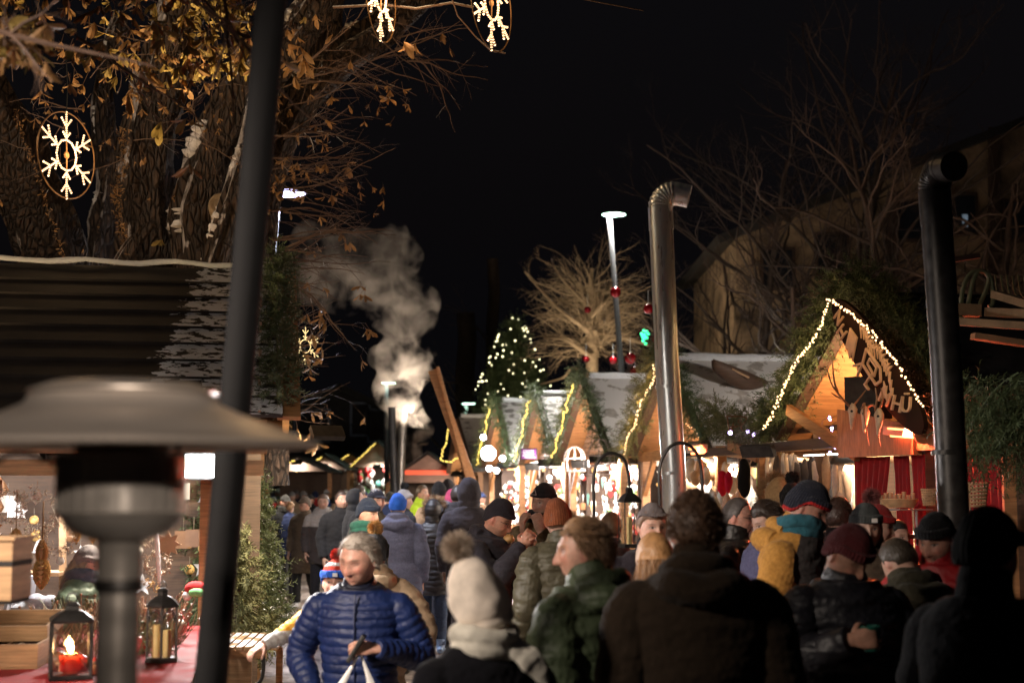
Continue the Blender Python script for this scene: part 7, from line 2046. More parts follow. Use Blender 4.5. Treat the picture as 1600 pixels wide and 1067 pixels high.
            sm2 = strands(bp, nn[e1], hair['strands'], hair.get('len', .03), .0011 if hk != 'fuzz' else .0014, rng, hcv, cmb[e1], 1.0, .16 if hk != 'fuzz' else .9, .13 if hk != 'fuzz' else .5, cvar=hair.get('col2'))
            xf(sm2, Mh); link('hair_strands', sm2, 'hair_fibre', root, True)
        if hk == 'long':
            lp_ = []; 
            for q in range(int(hair.get('locks', 26))):
                a = math.pi * (.02 + .96 * q / (hair.get('locks', 26) - 1)); rx_ = .078 + rng.uniform(-.004, .008)
                x0 = math.cos(a) * rx_; y0 = .02 + math.sin(a) * .085; L_ = hair.get('len', .3) * rng.uniform(.8, 1.1)
                lp_.append(loft([V(x0 * .8, y0 * .8, .05), V(x0, y0, -.03), V(x0 * 1.15, y0 + .012, -.03 - L_ * .5), V(x0 * 1.2 + rng.gauss(0, .012), y0 + rng.gauss(0, .014), -.03 - L_)], [.013, .018, .016, .005], n=8, sub=4))
            wear(lp_, fine, 'long_hair', 'hair_fibre', hcv, lambda c: .003 * vnoise(c * np.array([3, 3, .6]), 60, 2))
            rows = np.array([[math.cos(a) * .085, .02 + math.sin(a) * .095, z] for a in np.linspace(.05, 3.1, 40) for z in np.linspace(.0, -.22, 14)])
            nr_ = rows * np.array([1, 1, 0]); nr_ /= np.linalg.norm(nr_, axis=1, keepdims=True)
            if hair.get('strands', 1):
                s3 = strands(rows * np.array([1.06, 1.06, 1]), nr_, 5000, .13, .0016, rng, hcv, (0, 0, -1.6), 1, .22, .14, cvar=hair.get('col2')); xf(s3, Mh); link('hair_strands', s3, 'hair_fibre', root, True)
    if hat:
        kd = hat['kind']; hcl = hat['col']; th = hat.get('thick', .016); ln_ = hat.get('line', .04); slouch = hat.get('tall', 0.012); bk = hat.get('back', .0)
        if kd in ('beanie', 'pom'):
            def cutb(h): y = h[:, 1]; t = sm((y + .03) / .09); return ln_ * (1 - t) + (ln_ - .07) * t
            mm = shell(th, cutb, extra_=lambda v: v + sm(hb[:, 2:3] / .11) * np.array([[0, bk, slouch]]))
            parts_ = [mm]
            # folded brim
            fz = .95; zb = [V(math.cos(a) * (.0765 * fz + th - .004), math.sin(a) * (.095 * fz + th - .004) , 0) for a in np.linspace(0, 2 * math.pi, 41)]
            zz = cutb(np.array([tuple(q) for q in zb]))
            zb = [V(q.x, q.y, z + .018) for q, z in zip(zb, zz)]
            if hat.get('brim', 1): parts_.append(loft(zb[:-1] + [zb[0]], [.007] * 41, [.022] * 41, side=(0, 0, 1) if 0 else None or (1, 0, 0), n=10, sub=1)) if 0 else None
            bm_ = MB(); n_ = 40
            for q in range(n_):
                pass
            vs_ = []
            for q in range(n_):
                a = 2 * math.pi * q / n_; c0 = zb[q]; o = V(math.cos(a), math.sin(a), 0)
                for u_, w2 in ((-.008, -.02), (.007, -.02), (.009, 0), (.006, .02), (-.008, .02)): vs_.append(c0 + o * u_ + V(0, 0, w2 * hat.get('brim', 1)))
            fs_ = [(q * 5 + r_, q * 5 + (r_ + 1) % 5, ((q + 1) % n_) * 5 + (r_ + 1) % 5, ((q + 1) % n_) * 5 + r_) for q in range(n_) for r_ in range(5)]
            bm_.add(vs_, fs_)
            if hat.get('brim', 1): parts_.append(bm_)
            rib = lambda c: .0016 * np.sin(np.arctan2(c[:, 1], c[:, 0]) * hat.get('ribs', 40)) + .003 * vnoise(c, 30, 4)
            def hcol(c):
                if hat.get('bands'):
                    col = np.zeros((len(c), 3)); 
                    zc_ = c[:, 2] - cutb(c)
                    for lim, cc in hat['bands']: col[zc_ > lim] = cc
                    return col
                return np.tile(np.array(hcl), (len(c), 1))
            wear(parts_, fine, 'beanie', hat.get('mat', 'knitwear'), hcol, rib)
            if hat.get('tab'):
                t = MB(); t.setcol(hat['tab']); tp3 = hat.get('tabpos', (.02, -.115)); t.box((tp3[0], tp3[1] , ln_ + .016), (.03, .004, .022)); lm = t.mesh('tab'); xf(lm, Mh); link('fabric_label', lm, 'goods_paint', root, True, smooth=False)
            if hat.get('tri'):
                t = MB(); t.setcol((.35, .35, .37)); q3 = [V(-.022, -.112, ln_ + .03), V(.03, -.112, ln_ + .03), V(.004, -.098, ln_ + .066)]
                for i in range(3): t.bar(q3[i], q3[(i + 1) % 3], .004, .004)
                lm = t.mesh('tri'); xf(lm, Mh); link('triangle_badge', lm, 'goods_paint', root, True, smooth=False)
            if kd == 'pom':
                pr = hat.get('pr', .045); pc = np.array([hat.get('pox', 0), .0 + bk * 1.2 + hat.get('poy', .0), .118 + th + slouch + pr * .6])
                rs = np.random.RandomState(2); d_ = rs.normal(0, 1, (600, 3)); d_ /= np.linalg.norm(d_, axis=1, keepdims=True)
                core = MB(); core.sphere(tuple(pc), pr * .6, 12, 9); cm_ = core.mesh('core'); paint(cm_, hat.get('pcol', hcl)); xf(cm_, Mh); po = link('pompom', cm_, 'fur_fibre', root, True)
                sf = strands(pc + d_ * pr * .45, d_, 2600 if Y < 12 else 900, pr * .65, .0013 if Y < 8 else .003, rng, hat.get('pcol', hcl), nrm_w=1, comb_w=0, jit=.3, cvar=hat.get('pcol2')); xf(sf, Mh); link('fur', sf, 'fur_fibre', po, True)
        if kd in ('cap', 'flat'):
            mm = shell(th, .035, extra_=None); pk = loft([V(0, -.07, .045), V(0, -.12, .045), V(0, -.165, .034)], [.07, .066, .045], [.006, .005, .003], n=20, sub=3)
            wear([mm, pk], fine, 'cap', 'matt_cloth', hcl)
    if hood and hood.get('up'):
        pr_ = hood.get('puff', .035); hcl = hood.get('col', j['col'])
        def cuth(h): return np.where(h[:, 1] < -.03 , 1, -1)
        v = hb + hn * pr_ + np.array([[0, .02, .01]])
        face_ = (hb[:, 1] < -.045) & (hb[:, 2] < .085)
        v = np.where(face_[:, None], hb * np.array([.8, .5, .85]) + np.array([[0, .02, 0]]), v)
        mm = MB(); mm.add([tuple(q) for q in v], F_)
        nk = loft([V(0, .03, -.14), V(0, .03, -.08), V(0, .035, .0)], [.105, .09 + pr_ * .5, .07], [.10, .085 + pr_ * .5, .07], n=20, sub=4)
        ql = (lambda c: .006 * (np.abs(np.sin(c[:, 2] * math.pi / .05)) ** .5 - 1)) if hood.get('quilt') else (lambda c: .006 * vnoise(c, 18, 3))
        wear([mm, nk], fine, 'hood', j['mat'], hcl, ql, 2)
    if hood and hood.get('fur'):
        if hood.get('up'): rim = np.array([[math.cos(a) * .115, -.045 + .0 * a, .01 + math.sin(a) * .135] for a in np.linspace(-.6, math.pi + .6, 60)]); cen = np.array([0, .0, 0]); M3 = Mh
        else: 
            rim = np.array([[math.cos(a) * .15, .06 + math.sin(a) * .12, 1.50 + .03 * math.sin(a)] for a in np.linspace(0, math.pi, 60)]) * k; cen = np.array([0, .05, 1.44]) * k; M3 = None
        nr_ = rim - cen; nr_ /= np.linalg.norm(nr_, axis=1, keepdims=True)
        sf = strands(np.repeat(rim, 6, 0) + np.random.RandomState(1).normal(0, .012, (len(rim) * 6, 3)), np.repeat(nr_, 6, 0), 2600 if Y < 13 else 1200, .055, .0016 if Y < 12 else .003, rng, hood['fur'], (0, 0, -.2), 1, .9, .55, cvar=hood.get('fur2'))
        if M3 is not None: xf(sf, M3)
        link('fur_trim', sf, 'fur_fibre', root, True)
    if scarf:
        sc2 = []
        for q in range(2):
            sc2.append(loft([J(math.cos(a) * .098, .005 + math.sin(a) * .10, 1.475 + .05 * q + .012 * math.sin(a * 2 + q)) for a in np.linspace(0, 2 * math.pi, 14)], [.036 * k] * 14, [.03 * k] * 14, side=(0, 0, 1), n=12, sub=3))
        if scarf.get('tail'):
            tx = scarf['tail']; sc2.append(loft([J(tx * .06, .09, 1.50), J(tx * .12, .14, 1.44), J(tx * .17, .15, 1.36)], [.055 * k, .05 * k, .012 * k], [.018 * k, .016 * k, .012 * k], n=14, sub=4))
        smh = remesh(sc2, vox, 1, lambda c: .004 * vnoise(c, 35, 3)); paint(smh, scarf['col']); link('scarf', smh, 'knitwear', root, True)
    if glasses:
        gm = MB()
        for sg in (-1, 1):
            gm.tube([Mh @ V(sg * .031 + math.cos(a) * .021, -.098, .008 + math.sin(a) * .016) for a in np.linspace(0, 2 * math.pi, 17)], .0018 * hh, 6)
            gm.tube([Mh @ V(sg * .052, -.096, .012), Mh @ V(sg * .079, .01, .012)], .0017, 5)
        gm.tube([Mh @ V(-.010, -.10, .012), Mh @ V(.010, -.10, .012)], .0016, 5)
        gm.build('glasses', 'black_steel', root, True)
    return dict(root=root, J=J, wr=wr, el=el, Mh=Mh, k=k, Rz=Rz)

def world_of(info, p): return wmat(info['root']) @ p
TAN = (.2, .13, .08)
# ------------------------------------------------------------------ 1. the man in the blue jacket
NAVY = (.007, .018, .082)
m1 = person('grey haired man in a quilted blue jacket, phone in hand, walking towards the viewer', 561, 834, 6.95, yaw=-4, head=(-22, 16, 3), skin=(.52, .28, .21), bulk=1.05, nose=1.0,
            jacket=dict(col=NAVY, mat='nylon_cloth', hem=.78, puff=.018, quilt=(.043, .008), collar=.6, zip=True, wr=.004, zones=[(lambda c: c[:, 2] > 1.465, (.006, .008, .02))]), trousers=(.02, .03, .06),
            hair=dict(kind='short', col=(.42, .37, .32), col2=(.22, .17, .13), strands=9000, len=.024, vol=.009, line=.074), brow=(.16, .12, .09), lean=3, headfwd=.03, gaze=-.002, hs=1.02, drop=.03, hw=1.1, down=True, beard=(.3, .22, .18, .22), vox=.0037,
            arms={'r': ((-.30, .03, 1.15), (-.20, -.14, .98)), 'l': ((.30, .02, 1.15), (.12, -.25, 1.21))},
            hands=(False, dict(dir=V(-.85, -.35, .05), palm=V(-.25, .55, -.6), curl=.95)))
def in_hand(info, q, off, fn): return
def phone_and_bag(info):
    wr = info['wr']['l']; d = V(-.85, -.35, .05).normalized()
    c = world_of(info, wr + d * .085 + V(-.005, -.02, -.0))
    mb = MB(); Mx = Matrix.Rotation(.75, 3, 'Y') @ Matrix.Rotation(.25, 3, 'X')
    mb.box(c, (.022, .07, .145), Matrix.Rotation(.55, 3, 'Y')); o = mb.build('phone', 'black_steel', smooth=False); bv = o.modifiers.new('b', 'BEVEL'); bv.width = .006; bv.segments = 3
    tag(o, 'black phone held in the hand of the man in the blue jacket', 'phone')
    c2 = world_of(info, wr + d * .075 + V(0, -.01, -.035))
    root = thing('carrier_bag', 'white plastic carrier bag hanging from the fingers of the man in blue', 'bag', c2 + V(.0, 0, -.5))
    mb = MB()
    for sg in (-1, 1):
        a = c2 + V(sg * .004, 0, .0); b_ = c2 + V(sg * .085 - .02, sg * .03, -.17); n = 8
        mb.tube([a + V(0, 0, .01), a.lerp(b_, .4) + V(sg * .003, 0, 0), b_], [.004, .010, .024], 8, ry=[.004, .005, .006], side=V(1, 0, 0))
    mb.build('handle', 'bag_plastic', root)
    b2 = loft([c2 + V(-.02, 0, -.16), c2 + V(-.02, 0, -.22), c2 + V(-.02, .0, -.36), c2 + V(-.02, 0, -.46)], [.09, .13, .15, .12], [.03, .06, .08, .06], n=26, sub=5)
    bm_ = remesh([b2], .006, 1, lambda q: .008 * vnoise(q, 22, 3)); link('bag_body', bm_, 'bag_plastic', root)
mat('bag_plastic', (.7, .68, .66), .4, 0, .06, 8, .3, .004)
phone_and_bag(m1)

# 2. the boy
boy = person('boy in a red, white and blue striped hat reaching down to the slatted stand', 527, 880, 8.6, yaw=-10, head=(8, -2, 0), bulk=.86, skin=(.62, .36, .27), detail=1, hs=1.15, H=1.5,
       jacket=dict(col=(.33, .33, .42), mat='nylon_cloth', hem=.80, puff=.03, quilt=(.05, .01), zones=[(lambda c: (c[:, 2] > 1.30), (.75, .38, .03)), (lambda c: (c[:, 2] <= 1.30) & (c[:, 2] > 1.17), (.5, .48, .46))]),
       hat=dict(kind='pom', col=(.05, .14, .55), bands=[(-1, (.03, .13, .6)), (.042, (.6, .06, .03)), (.068, (.7, .7, .72)), (.088, (.6, .06, .03))], pcol=(.6, .04, .02), pr=.035, thick=.02, tab=(.7, .72, .75), tabpos=(.012, -.123)),
       trousers=(.03, .04, .08), arms={'r': ((-.30, -.06, 1.30), (-.44, -.24, 1.21)), 'l': ((.24, .02, 1.12), (.22, -.1, .9))}, hands=(dict(curl=.5, palm=V(.3, .5, -1)), None))
mb = MB(); q = world_of(boy, boy['wr']['r']) + V(-.03, -.03, -.08)
mb.tube(crspline([q + V(.03, 0, .03), q + V(.035, 0, -.05), q + V(.02, 0, -.12), q + V(-.02, 0, -.15)], 5), .011, 8); tag(mb.build('strap', 'black_steel'), 'black curved strap hanging from the boy\'s hand', 'strap')

CREAM = (.52, .38, .25)
person('person in a cream puffer jacket and dark hat with a mustard pompom, back turned', 573, 832, 9.0, yaw=176, head=(6, 0, 0), jacket=dict(col=CREAM, mat='nylon_cloth', hem=.76, puff=.05, quilt=(.085, .014), collar=1.2), hood=dict(up=False), hat=dict(kind='pom', col=(.06, .06, .065), pcol=(.65, .36, .1), pcol2=(.5, .27, .1), pr=.05, thick=.02), trousers=(.12, .09, .07), X=-.86, arms={'r': ((-.33, .03, 1.15), (-.30, -.12, .92)), 'l': ((.3, .03, 1.12), (.25, -.06, .88))})
SLATE = (.085, .09, .15)
person('tall person in a long slate blue hooded coat and bright blue hat, back turned', 622, 769, 15.2, yaw=178, jacket=dict(col=SLATE, hem=.42, puff=.04, flare=.06, collar=1.3), hood=dict(up=False), hat=dict(kind='beanie', col=(.02, .1, .5)), trousers=(.1, .08, .08))
person('woman in a black quilted hooded coat with light snow boots, back turned', 678, 778, 17, yaw=172, jacket=dict(col=(.028, .024, .026), mat='nylon_cloth', hem=.66, puff=.035, quilt=(.06, .014), flare=.03), hood=dict(up=True, fur=(.5, .34, .2), fur2=(.25, .15, .08), quilt=True, puff=.03), trousers=(.05, .07, .12), shoes=(.25, .36, .55), arms={'r': ((-.33, .02, 1.14), (-.2, -.15, .98)), 'l': ((.33, .02, 1.14), (.2, -.15, .98))})
person('very tall person in a dark coat with the hood pulled up, beside the quilted woman', 733, 747, 16, yaw=182, jacket=dict(col=(.045, .04, .05), hem=.6, puff=.04, flare=.02), hood=dict(up=True, puff=.045), trousers=(.02, .02, .025))
m7 = person('man in a dark beanie and glasses biting into food, long charcoal coat', 778, 776, 10, yaw=62, head=(6, 26, 0), jacket=dict(col=(.045, .04, .048), hem=.5, puff=.035, flare=.03, collar=.6), hood=dict(up=False), hat=dict(kind='beanie', col=(.035, .03, .036), thick=.012, tall=.02, brim=.6), glasses=True, lean=5, headfwd=.04, beard=(.12, .08, .06, .35), bulk=1.1, skin=(.6, .3, .2),
            arms={'r': ((-.27, -.17, 1.16), (-.05, -.26, 1.42)), 'l': ((.24, -.16, 1.16), (.05, -.27, 1.40))}, hands=(dict(dir=V(.35, -.4, .75), palm=V(.7, .2, .1), curl=.9), dict(dir=V(-.35, -.4, .75), palm=V(-.7, .2, .1), curl=.9)))
c = world_of(m7, m7['Mh'] @ V(0, -.125, -.075)); mb = MB(); mb.setcol((.55, .3, .1)); mb.sphere(c, (.04, .04, .03), 14, 9); mb.v = [tuple(Vector(q) + V(0, 0, .006 * math.sin(q[0] * 300))) for q in mb.v]
tag(mb.build('bun', 'goods_paint'), 'bitten bread bun held at the mouth of the man with glasses', 'food')
KHAKI = (.16, .125, .075)
person('person in a black badged beanie and khaki fur-hooded parka, hands raised to the face', 850, 752, 11, yaw=-25, head=(-18, 6, 4), jacket=dict(col=KHAKI, hem=.5, puff=.04, flare=.03), hood=dict(up=False, fur=(.42, .27, .15), fur2=(.2, .12, .07)), hat=dict(kind='beanie', col=(.03, .027, .032), tri=True, brim=.4, thick=.012), trousers=(.03, .03, .03), hands=(dict(dir=V(.1, -.3, .9), curl=.8, palm=V(.5, .5, 0)), dict(dir=V(-.1, -.3, .9), curl=.8, palm=V(-.5, .5, 0))),
       arms={'r': ((-.30, -.16, 1.14), (-.08, -.2, 1.42)), 'l': ((.28, -.16, 1.16), (.06, -.2, 1.42))}, scarf=dict(col=(.012, .012, .014)))
RUST = (.28, .085, .035)
person('person in a rust brown beanie and olive puffer, seen from behind', 872, 779, 9.6, yaw=205, head=(-30, 8, 6), jacket=dict(col=(.085, .075, .045), mat='nylon_cloth', hem=.72, puff=.045, quilt=(.09, .014), collar=1.2), hat=dict(kind='beanie', col=RUST, thick=.016, tall=.025), hair=dict(kind='short', col=(.15, .08, .05)), trousers=(.25, .22, .2), bulk=1.05)
GREEN = (.055, .075, .04)
person('fair haired man in a dark green puffer jacket, face turned left', 912, 808, 5.7, yaw=228, head=(40, 6, -2), bulk=1.1, skin=(.48, .27, .2), hs=1.0, down=True,
       jacket=dict(col=GREEN, mat='nylon_cloth', hem=.75, puff=.045, quilt=(.085, .016), collar=1.5, wr=.006), hood=dict(up=False), hair=dict(kind='short', col=(.36, .21, .11), col2=(.2, .12, .07), strands=11000, len=.032, vol=.011, line=.064), nose=1.2, brow=(.3, .18, .1), headfwd=.01)
person('woman in a cream bobble hat and white scarf, dark coat, back turned', 752, 884, 4.9, yaw=206, head=(0, -4, 20), hs=1.08, jacket=dict(col=(.008, .008, .011), hem=.6, puff=.03, wr=.006, collar=.3), hat=dict(kind='pom', col=(.82, .72, .62), pcol=(.36, .26, .18), pcol2=(.75, .64, .54), pr=.052, thick=.02, tall=.035, line=.02, pox=.0, poy=-.03, back=-.012, mat='fur_fibre', ribs=0), scarf=dict(col=(.8, .76, .66), tail=-1), fem=1, hair=dict(kind='short', col=(.3, .2, .12)))
person('smiling woman in a pale grey beanie facing the viewer in the crowd', 1018, 783, 8.4, yaw=8, head=(10, 6, 0), fem=1, skin=(.62, .36, .27), hat=dict(kind='beanie', col=(.2, .17, .17), line=.062, brim=.3, thick=.012), hair=dict(kind='short', col=(.18, .1, .06), line=.05), jacket=dict(col=(.018, .014, .018), hem=.75, puff=.035, collar=1.2), mouth=True, beard=None, brow=(.16, .09, .06))
person('broad person in a dark brown fleece coat with fuzzy dark hair, back turned', 1086, 771, 5.2, yaw=180, bulk=1.1, head=(0, 4, 0), hs=1.0, jacket=dict(col=(.02, .013, .008), hem=.55, puff=.045, collar=1.6, wr=.006), hood=dict(up=False), hair=dict(kind='fuzz', col=(.09, .05, .03), col2=(.2, .11, .06), strands=9000, len=.016, vol=.014, line=.05))
person('woman with long fair hair half hidden behind the brown fleece coat', 1022, 832, 6.6, yaw=190, head=(0, 6, 0), fem=1, hair=dict(kind='long', col=(.42, .22, .09), col2=(.25, .13, .06), len=.22, strands=1), jacket=dict(col=(.1, .11, .18), hem=.75, puff=.03))
person('balding man with glasses and black leather jacket in profile, lit red', 1152, 776, 9.4, yaw=70, head=(0, 8, 0), glasses=True, hair=dict(kind='short', col=(.1, .085, .08), line=.085, vol=.008), jacket=dict(col=(.02, .017, .015), mat='leather', hem=.8, puff=.03, collar=1.6), skin=(.6, .32, .24))
person('person with dark slicked hair bowing left behind the mustard jacket', 1199, 780, 8.8, yaw=-70, head=(0, 22, 0), hair=dict(kind='short', col=(.03, .018, .012), vol=.018, line=.06, strands=1500, len=.03), jacket=dict(col=(.08, .08, .15), hem=.8, puff=.03), fem=1)
person('person in a round grey hat behind the dark slicked hair', 1181, 790, 9.6, yaw=-60, hat=dict(kind='beanie', col=(.07, .07, .08)), jacket=dict(col=(.06, .06, .08)))
person('person in a tan fur hood looking into the fur stall', 1216, 744, 11.4, yaw=200, hood=dict(up=True, fur=(.45, .29, .15), fur2=(.3, .18, .09), puff=.03, col=(.4, .26, .13)), jacket=dict(col=(.1, .07, .05), puff=.04))
person('person in a black bobble hat looking into the fur stall', 1238, 752, 11, yaw=175, hat=dict(kind='pom', col=(.012, .012, .013), pcol=(.012, .012, .013), pr=.045), jacket=dict(col=(.03, .03, .03)))
MUST = (.42, .21, .05)
person('man in a mustard jacket and navy beanie with red rim, head bent to the right', 1258, 748, 7.8, yaw=60, head=(8, 24, 4), lean=4, headfwd=.03, skin=(.42, .22, .16), beard=(.06, .04, .03, .5), hat=dict(kind='beanie', col=(.018, .02, .03), bands=[(-1, (.4, .02, .02)), (.012, (.018, .02, .032))], thick=.016, tall=.02), jacket=dict(col=MUST, hem=.75, puff=.035, collar=1.2, zones=[(lambda c: c[:, 1] < -.10, (.04, .035, .035))]), hood=dict(up=False), scarf=dict(col=(.03, .12, .16)))
m18 = person('person in a dark wine red beanie and black coat holding a dark green mug', 1321, 813, 6.2, yaw=14, head=(20, 34, 0), down=True, vox=.0037, skin=(.3, .16, .11), hat=dict(kind='beanie', col=(.07, .012, .014), thick=.018, tall=.012), jacket=dict(col=(.006, .006, .009), mat='nylon_cloth', hem=.7, puff=.04, quilt=(.09, .013)), bulk=1.08,
             arms={'r': ((-.29, -.05, 1.17), (-.14, -.30, 1.28)), 'l': ((.28, .0, 1.12), (.2, -.2, .98))}, hands=(dict(dir=V(.85, -.3, .1), palm=V(.1, .75, -.15), curl=.95), False))
def mug(info):
    w_ = info['wr']['r']; d = V(.85, -.3, .1).normalized(); c = world_of(info, w_ + d * .10 + V(.0, .035, -.055))
    root = thing('mug', 'dark green mug in the hand of the person in the wine red beanie', 'mug', c)
    mb = MB(); mb.lathe([(0, 0), (.036, 0), (.04, .01), (.042, .1), (.038, .1), (.036, .012), (0, .012)], c, 24); mb.build('cup', mat('green_glaze', (.01, .06, .045), .25, 0, .1, 10, 0), root)
    mb = MB(); mb.tube([c + V(-.04 - .03 * math.sin(a), 0, .05 + .032 * math.cos(a)) for a in np.linspace(0, math.pi, 9)], .006, 8); mb.build('handle', 'green_glaze', root)
mug(m18)
person('woman in a dark grey beanie with a white label facing the viewer', 1351, 784, 8.0, yaw=-4, head=(2, 4, 0), fem=1, skin=(.45, .27, .2), hat=dict(kind='beanie', col=(.05, .055, .055), tab=(.6, .58, .55), tabpos=(.022, -.118), thick=.016, line=.045), hair=dict(kind='long', col=(.1, .06, .035), len=.25, strands=1), jacket=dict(col=(.07, .05, .035), puff=.035, hem=.6))
person('woman in a red starred bobble hat in profile, bathed in red light', 1368, 786, 9.2, yaw=78, head=(0, 10, 0), fem=1, hat=dict(kind='pom', col=(.3, .02, .02), pcol=(.35, .1, .09), pcol2=(.2, .05, .05), pr=.055, poy=.06, thick=.016), jacket=dict(col=(.18, .02, .02), puff=.03), hair=dict(kind='short', col=(.1, .05, .03)))
person('person with dark hair between the mustard jacket and the red bobble hat', 1310, 776, 9.4, yaw=150, hair=dict(kind='short', col=(.05, .025, .018), strands=1500), jacket=dict(col=(.02, .015, .015)))
person('broad shouldered person in a dark olive coat, head down, back turned', 1432, 838, 6.9, yaw=200, head=(0, 40, 0), lean=16, bulk=1.2, jacket=dict(col=(.05, .045, .03), puff=.045, hem=.6), hood=dict(up=False), hair=dict(kind='short', col=(.04, .03, .02)), X=1.93)
person('bearded man in a red jacket and black beanie looking left', 1462, 796, 6.9, yaw=-35, head=(-12, 14, 0), skin=(.5, .26, .19), beard=(.06, .04, .03, .7), hat=dict(kind='beanie', col=(.012, .012, .014), thick=.014), jacket=dict(col=(.3, .012, .015), mat='nylon_cloth', hem=.75, puff=.03, collar=1.8), arms={'r': ((-.30, -.02, 1.12), (-.24, -.16, .9)), 'l': ((.3, -.02, 1.12), (.2, -.15, .95))})
person('bearded man in a black beanie and dark coat at the right edge, seen from behind', 1541, 795, 4.8, yaw=128, head=(0, 6, 0), lean=2, bulk=1.02, skin=(.34, .2, .15), beard=(.3, .2, .14, .8), hat=dict(kind='beanie', col=(.004, .004, .0045), thick=.02, tall=.01), jacket=dict(col=(.005, .0055, .007), hem=.6, puff=.035, collar=1.6, wr=.004), hs=1.05, arms={'r': ((-.30, -.1, 1.15), (-.2, -.35, 1.05)), 'l': ((.3, -.1, 1.15), (.2, -.35, 1.05))})
person('stallholder in a green padded vest and grey hat inside the left stall', 140, 850, 9.2, yaw=75, head=(0, 14, 0), fem=1, skin=(.6, .36, .3), jacket=dict(col=(.13, .2, .15), mat='nylon_cloth', hem=.85, puff=.035, quilt=(.06, .012), collar=1.6), hat=dict(kind='beanie', col=(.25, .23, .25)), scarf=dict(col=(.1, .12, .18)), hair=dict(kind='long', col=(.3, .24, .2), len=.15, strands=1))

# ------------------------------------------------------------------ middle distance
person('man in a navy flat cap with a grey beard looking right', 588, 763, 15.5, yaw=38, hat=dict(kind='cap', col=(.02, .02, .03)), beard=(.35, .3, .27, .8), jacket=dict(col=(.09, .08, .06), puff=.03, hem=.7), skin=(.6, .34, .26), hair=dict(kind='short', col=(.2, .17, .15)))
person('person in a navy beanie in profile with a green scarf', 575, 776, 12.5, yaw=60, head=(0, 6, 0), hat=dict(kind='beanie', col=(.025, .035, .07)), jacket=dict(col=(.035, .035, .04), puff=.03), scarf=dict(col=(.03, .12, .1)), skin=(.62, .35, .28))
person('man in a black coat with short dark hair and stubble', 534, 766, 20, yaw=20, head=(10, 0, 0), hair=dict(kind='short', col=(.04, .025, .02)), beard=(.1, .07, .05, .5), jacket=dict(col=(.018, .018, .02), puff=.03, hem=.5, flare=.02), trousers=(.02, .02, .02), skin=(.55, .33, .25))
person('person in a black jacket with a grey yoke and white zip', 505, 771, 22, yaw=6, head=(0, 6, 0), hair=dict(kind='short', col=(.12, .08, .06)), jacket=dict(col=(.05, .042, .042), puff=.03, hem=.72, zip=True, zones=[(lambda c: c[:, 2] > 1.27, (.3, .28, .27))]), trousers=(.02, .02, .025), hood=dict(up=False))
person('person in a brown knee-length coat and grey hat, hands in pockets', 477, 775, 23, yaw=-20, head=(-35, 4, 0), hat=dict(kind='beanie', col=(.14, .11, .09), brim=.5), jacket=dict(col=(.095, .07, .05), hem=.55, puff=.035, flare=.03), trousers=(.02, .02, .02), shoes=(.6, .6, .6), walk=.6)
person('person in a black sweater and light grey jeans with a black cap', 446, 773, 24, yaw=12, head=(20, 8, 0), hat=dict(kind='cap', col=(.015, .015, .015)), jacket=dict(col=(.015, .016, .018), hem=.88, puff=.02), trousers=(.27, .29, .31), shoes=(.1, .09, .08), scarf=dict(col=(.02, .02, .02)), arms={'r': ((-.33, -.05, 1.15), (-.36, -.28, 1.05)), 'l': ((.27, .03, 1.12), (.2, -.1, .95))})
person('person in a grey bobble beanie looking right behind the blue hat', 632, 763, 18, yaw=120, hat=dict(kind='pom', col=(.3, .27, .26), pcol=(.03, .03, .03), pr=.05), jacket=dict(col=(.03, .03, .035)))
person('person in a neon yellow vest far down the street', 660, 757, 24, yaw=60, hair=dict(kind='short', col=(.08, .05, .03)), jacket=dict(col=(.5, .75, .05), puff=.03))
person('person in a black bobble hat with a tan fur hood, back turned', 686, 751, 19.5, yaw=184, hat=dict(kind='beanie', col=(.02, .02, .022)), jacket=dict(col=(.4, .27, .17), puff=.045), hood=dict(up=False, fur=(.45, .3, .18)))
person('person in a pink beanie between the hooded coats', 707, 763, 19, yaw=150, hat=dict(kind='beanie', col=(.65, .1, .22)), jacket=dict(col=(.2, .18, .2), puff=.03), hair=dict(kind='short', col=(.4, .25, .12)), fem=1)
person('person in a black hat beyond the pink beanie', 700, 747, 22, yaw=175, hat=dict(kind='beanie', col=(.02, .017, .02)), jacket=dict(col=(.03, .03, .03)))
person('person with a light grey-blue hood just right of the quilted hood', 697, 781, 17.8, yaw=188, hood=dict(up=True, puff=.03, col=(.12, .13, .18)), jacket=dict(col=(.1, .1, .13)))
person('dark haired person with the hood down left of the tall hooded person', 716, 757, 17.2, yaw=176, hair=dict(kind='short', col=(.05, .035, .03)), jacket=dict(col=(.05, .045, .05), puff=.04), hood=dict(up=False))
person('dark hooded person beside the man in the black coat', 558, 762, 19, yaw=100, hood=dict(up=True, puff=.03), jacket=dict(col=(.02, .02, .022)))
person('tall dark haired person behind the navy beanie', 562, 757, 21.5, yaw=170, hair=dict(kind='short', col=(.06, .04, .03)), jacket=dict(col=(.03, .03, .035)))

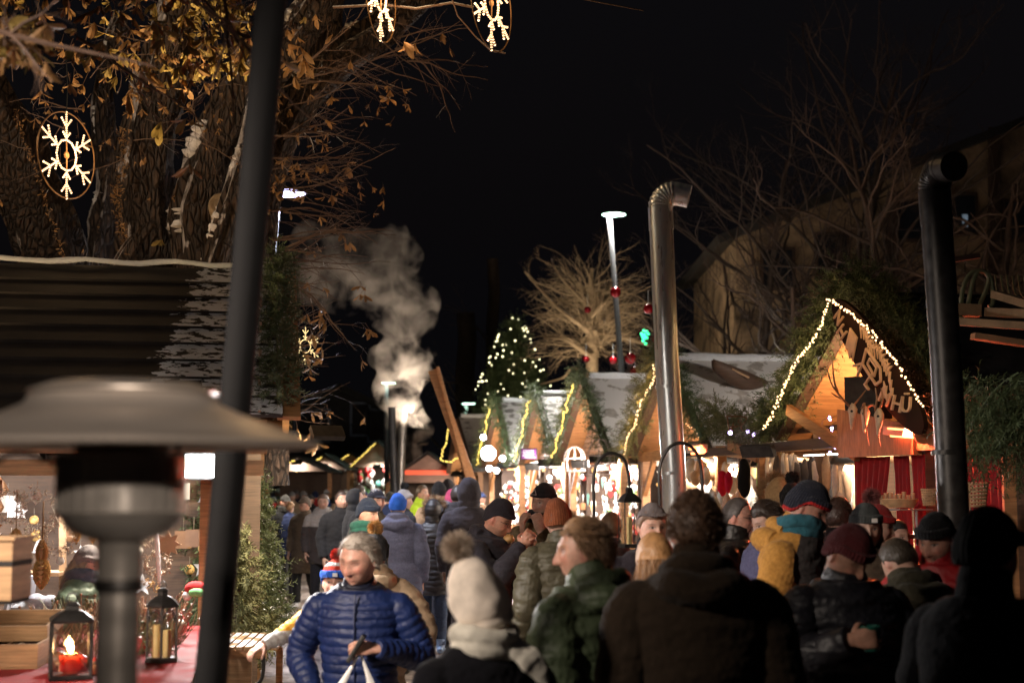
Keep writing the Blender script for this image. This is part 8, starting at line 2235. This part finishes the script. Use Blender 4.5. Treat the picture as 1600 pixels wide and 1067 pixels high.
# ------------------------------------------------------------------ far crowd
rng = random.Random(99)
cols = [('black', (.02, .02, .022)), ('brown', (.12, .07, .04)), ('grey', (.12, .12, .13)), ('navy', (.02, .03, .08)), ('red', (.35, .03, .03)), ('beige', (.35, .26, .18)), ('white', (.6, .58, .55)), ('green', (.05, .1, .06)), ('blue', (.05, .12, .3))]
hats = [('white', (.6, .58, .55)), ('black', (.02, .02, .02)), ('grey', (.2, .19, .19)), ('red', (.45, .03, .03)), ('brown', (.2, .12, .07)), ('navy', (.02, .03, .08))]
used = set(); n_far = 0
for i in range(44):
    px = 420 + (745 - 420) * ((i * .618 + .1) % 1.0); Y = 24 + 20 * ((i * .37) % 1.0)
    if px > 640: px = rng.uniform(640, 760); Y = rng.uniform(26, 36)
    hgt = rng.uniform(1.6, 1.84); top = CAMZ; pt = 755 + (CAMZ - hgt) / Y * F * .995
    cn_, cc = rng.choice(cols); hn_, hcc = rng.choice(hats)
    face = rng.choice((('facing the viewer', rng.uniform(-30, 30)), ('back turned', rng.uniform(150, 210)), ('in profile', rng.choice((-80, 80)))))
    key = (cn_, hn_, face[0]); 
    pos = 'left of the smoking flue' if px < 615 else 'right of the smoking flue'
    lab = 'distant person in %s coat, %s hat, %s, %s' % (cn_, hn_, face[0], pos)
    if lab in used: continue
    used.add(lab)
    person(lab, px, pt, Y, yaw=face[1], jacket=dict(col=cc, puff=.035, hem=rng.choice((.5, .8))), hat=dict(kind='beanie', col=hcc), detail=0, vox=.017, group='distant crowd', seed=i, trousers=(.03, .03, .04))
# heads among the crowd on the right, in front of the counters
for (px, yt, Y, yaw, hc_, jc_, lab) in ((1290, 790, 10.5, 160, (.03, .015, .012), (.02, .015, .015), 'dark haired person facing the fur stall counter'), (1400, 812, 9.8, 30, (.02, .02, .02), (.03, .01, .01), 'person in dark clothes bending at the hut counter'),
                                      (955, 800, 10.8, 160, (.15, .09, .05), (.05, .04, .04), 'brown haired person before the red counter cloth')):
    person(lab, px, yt, Y, yaw=yaw, hair=dict(kind='short', col=hc_), jacket=dict(col=jc_, puff=.035))

bpy.data.scenes.remove(TS)
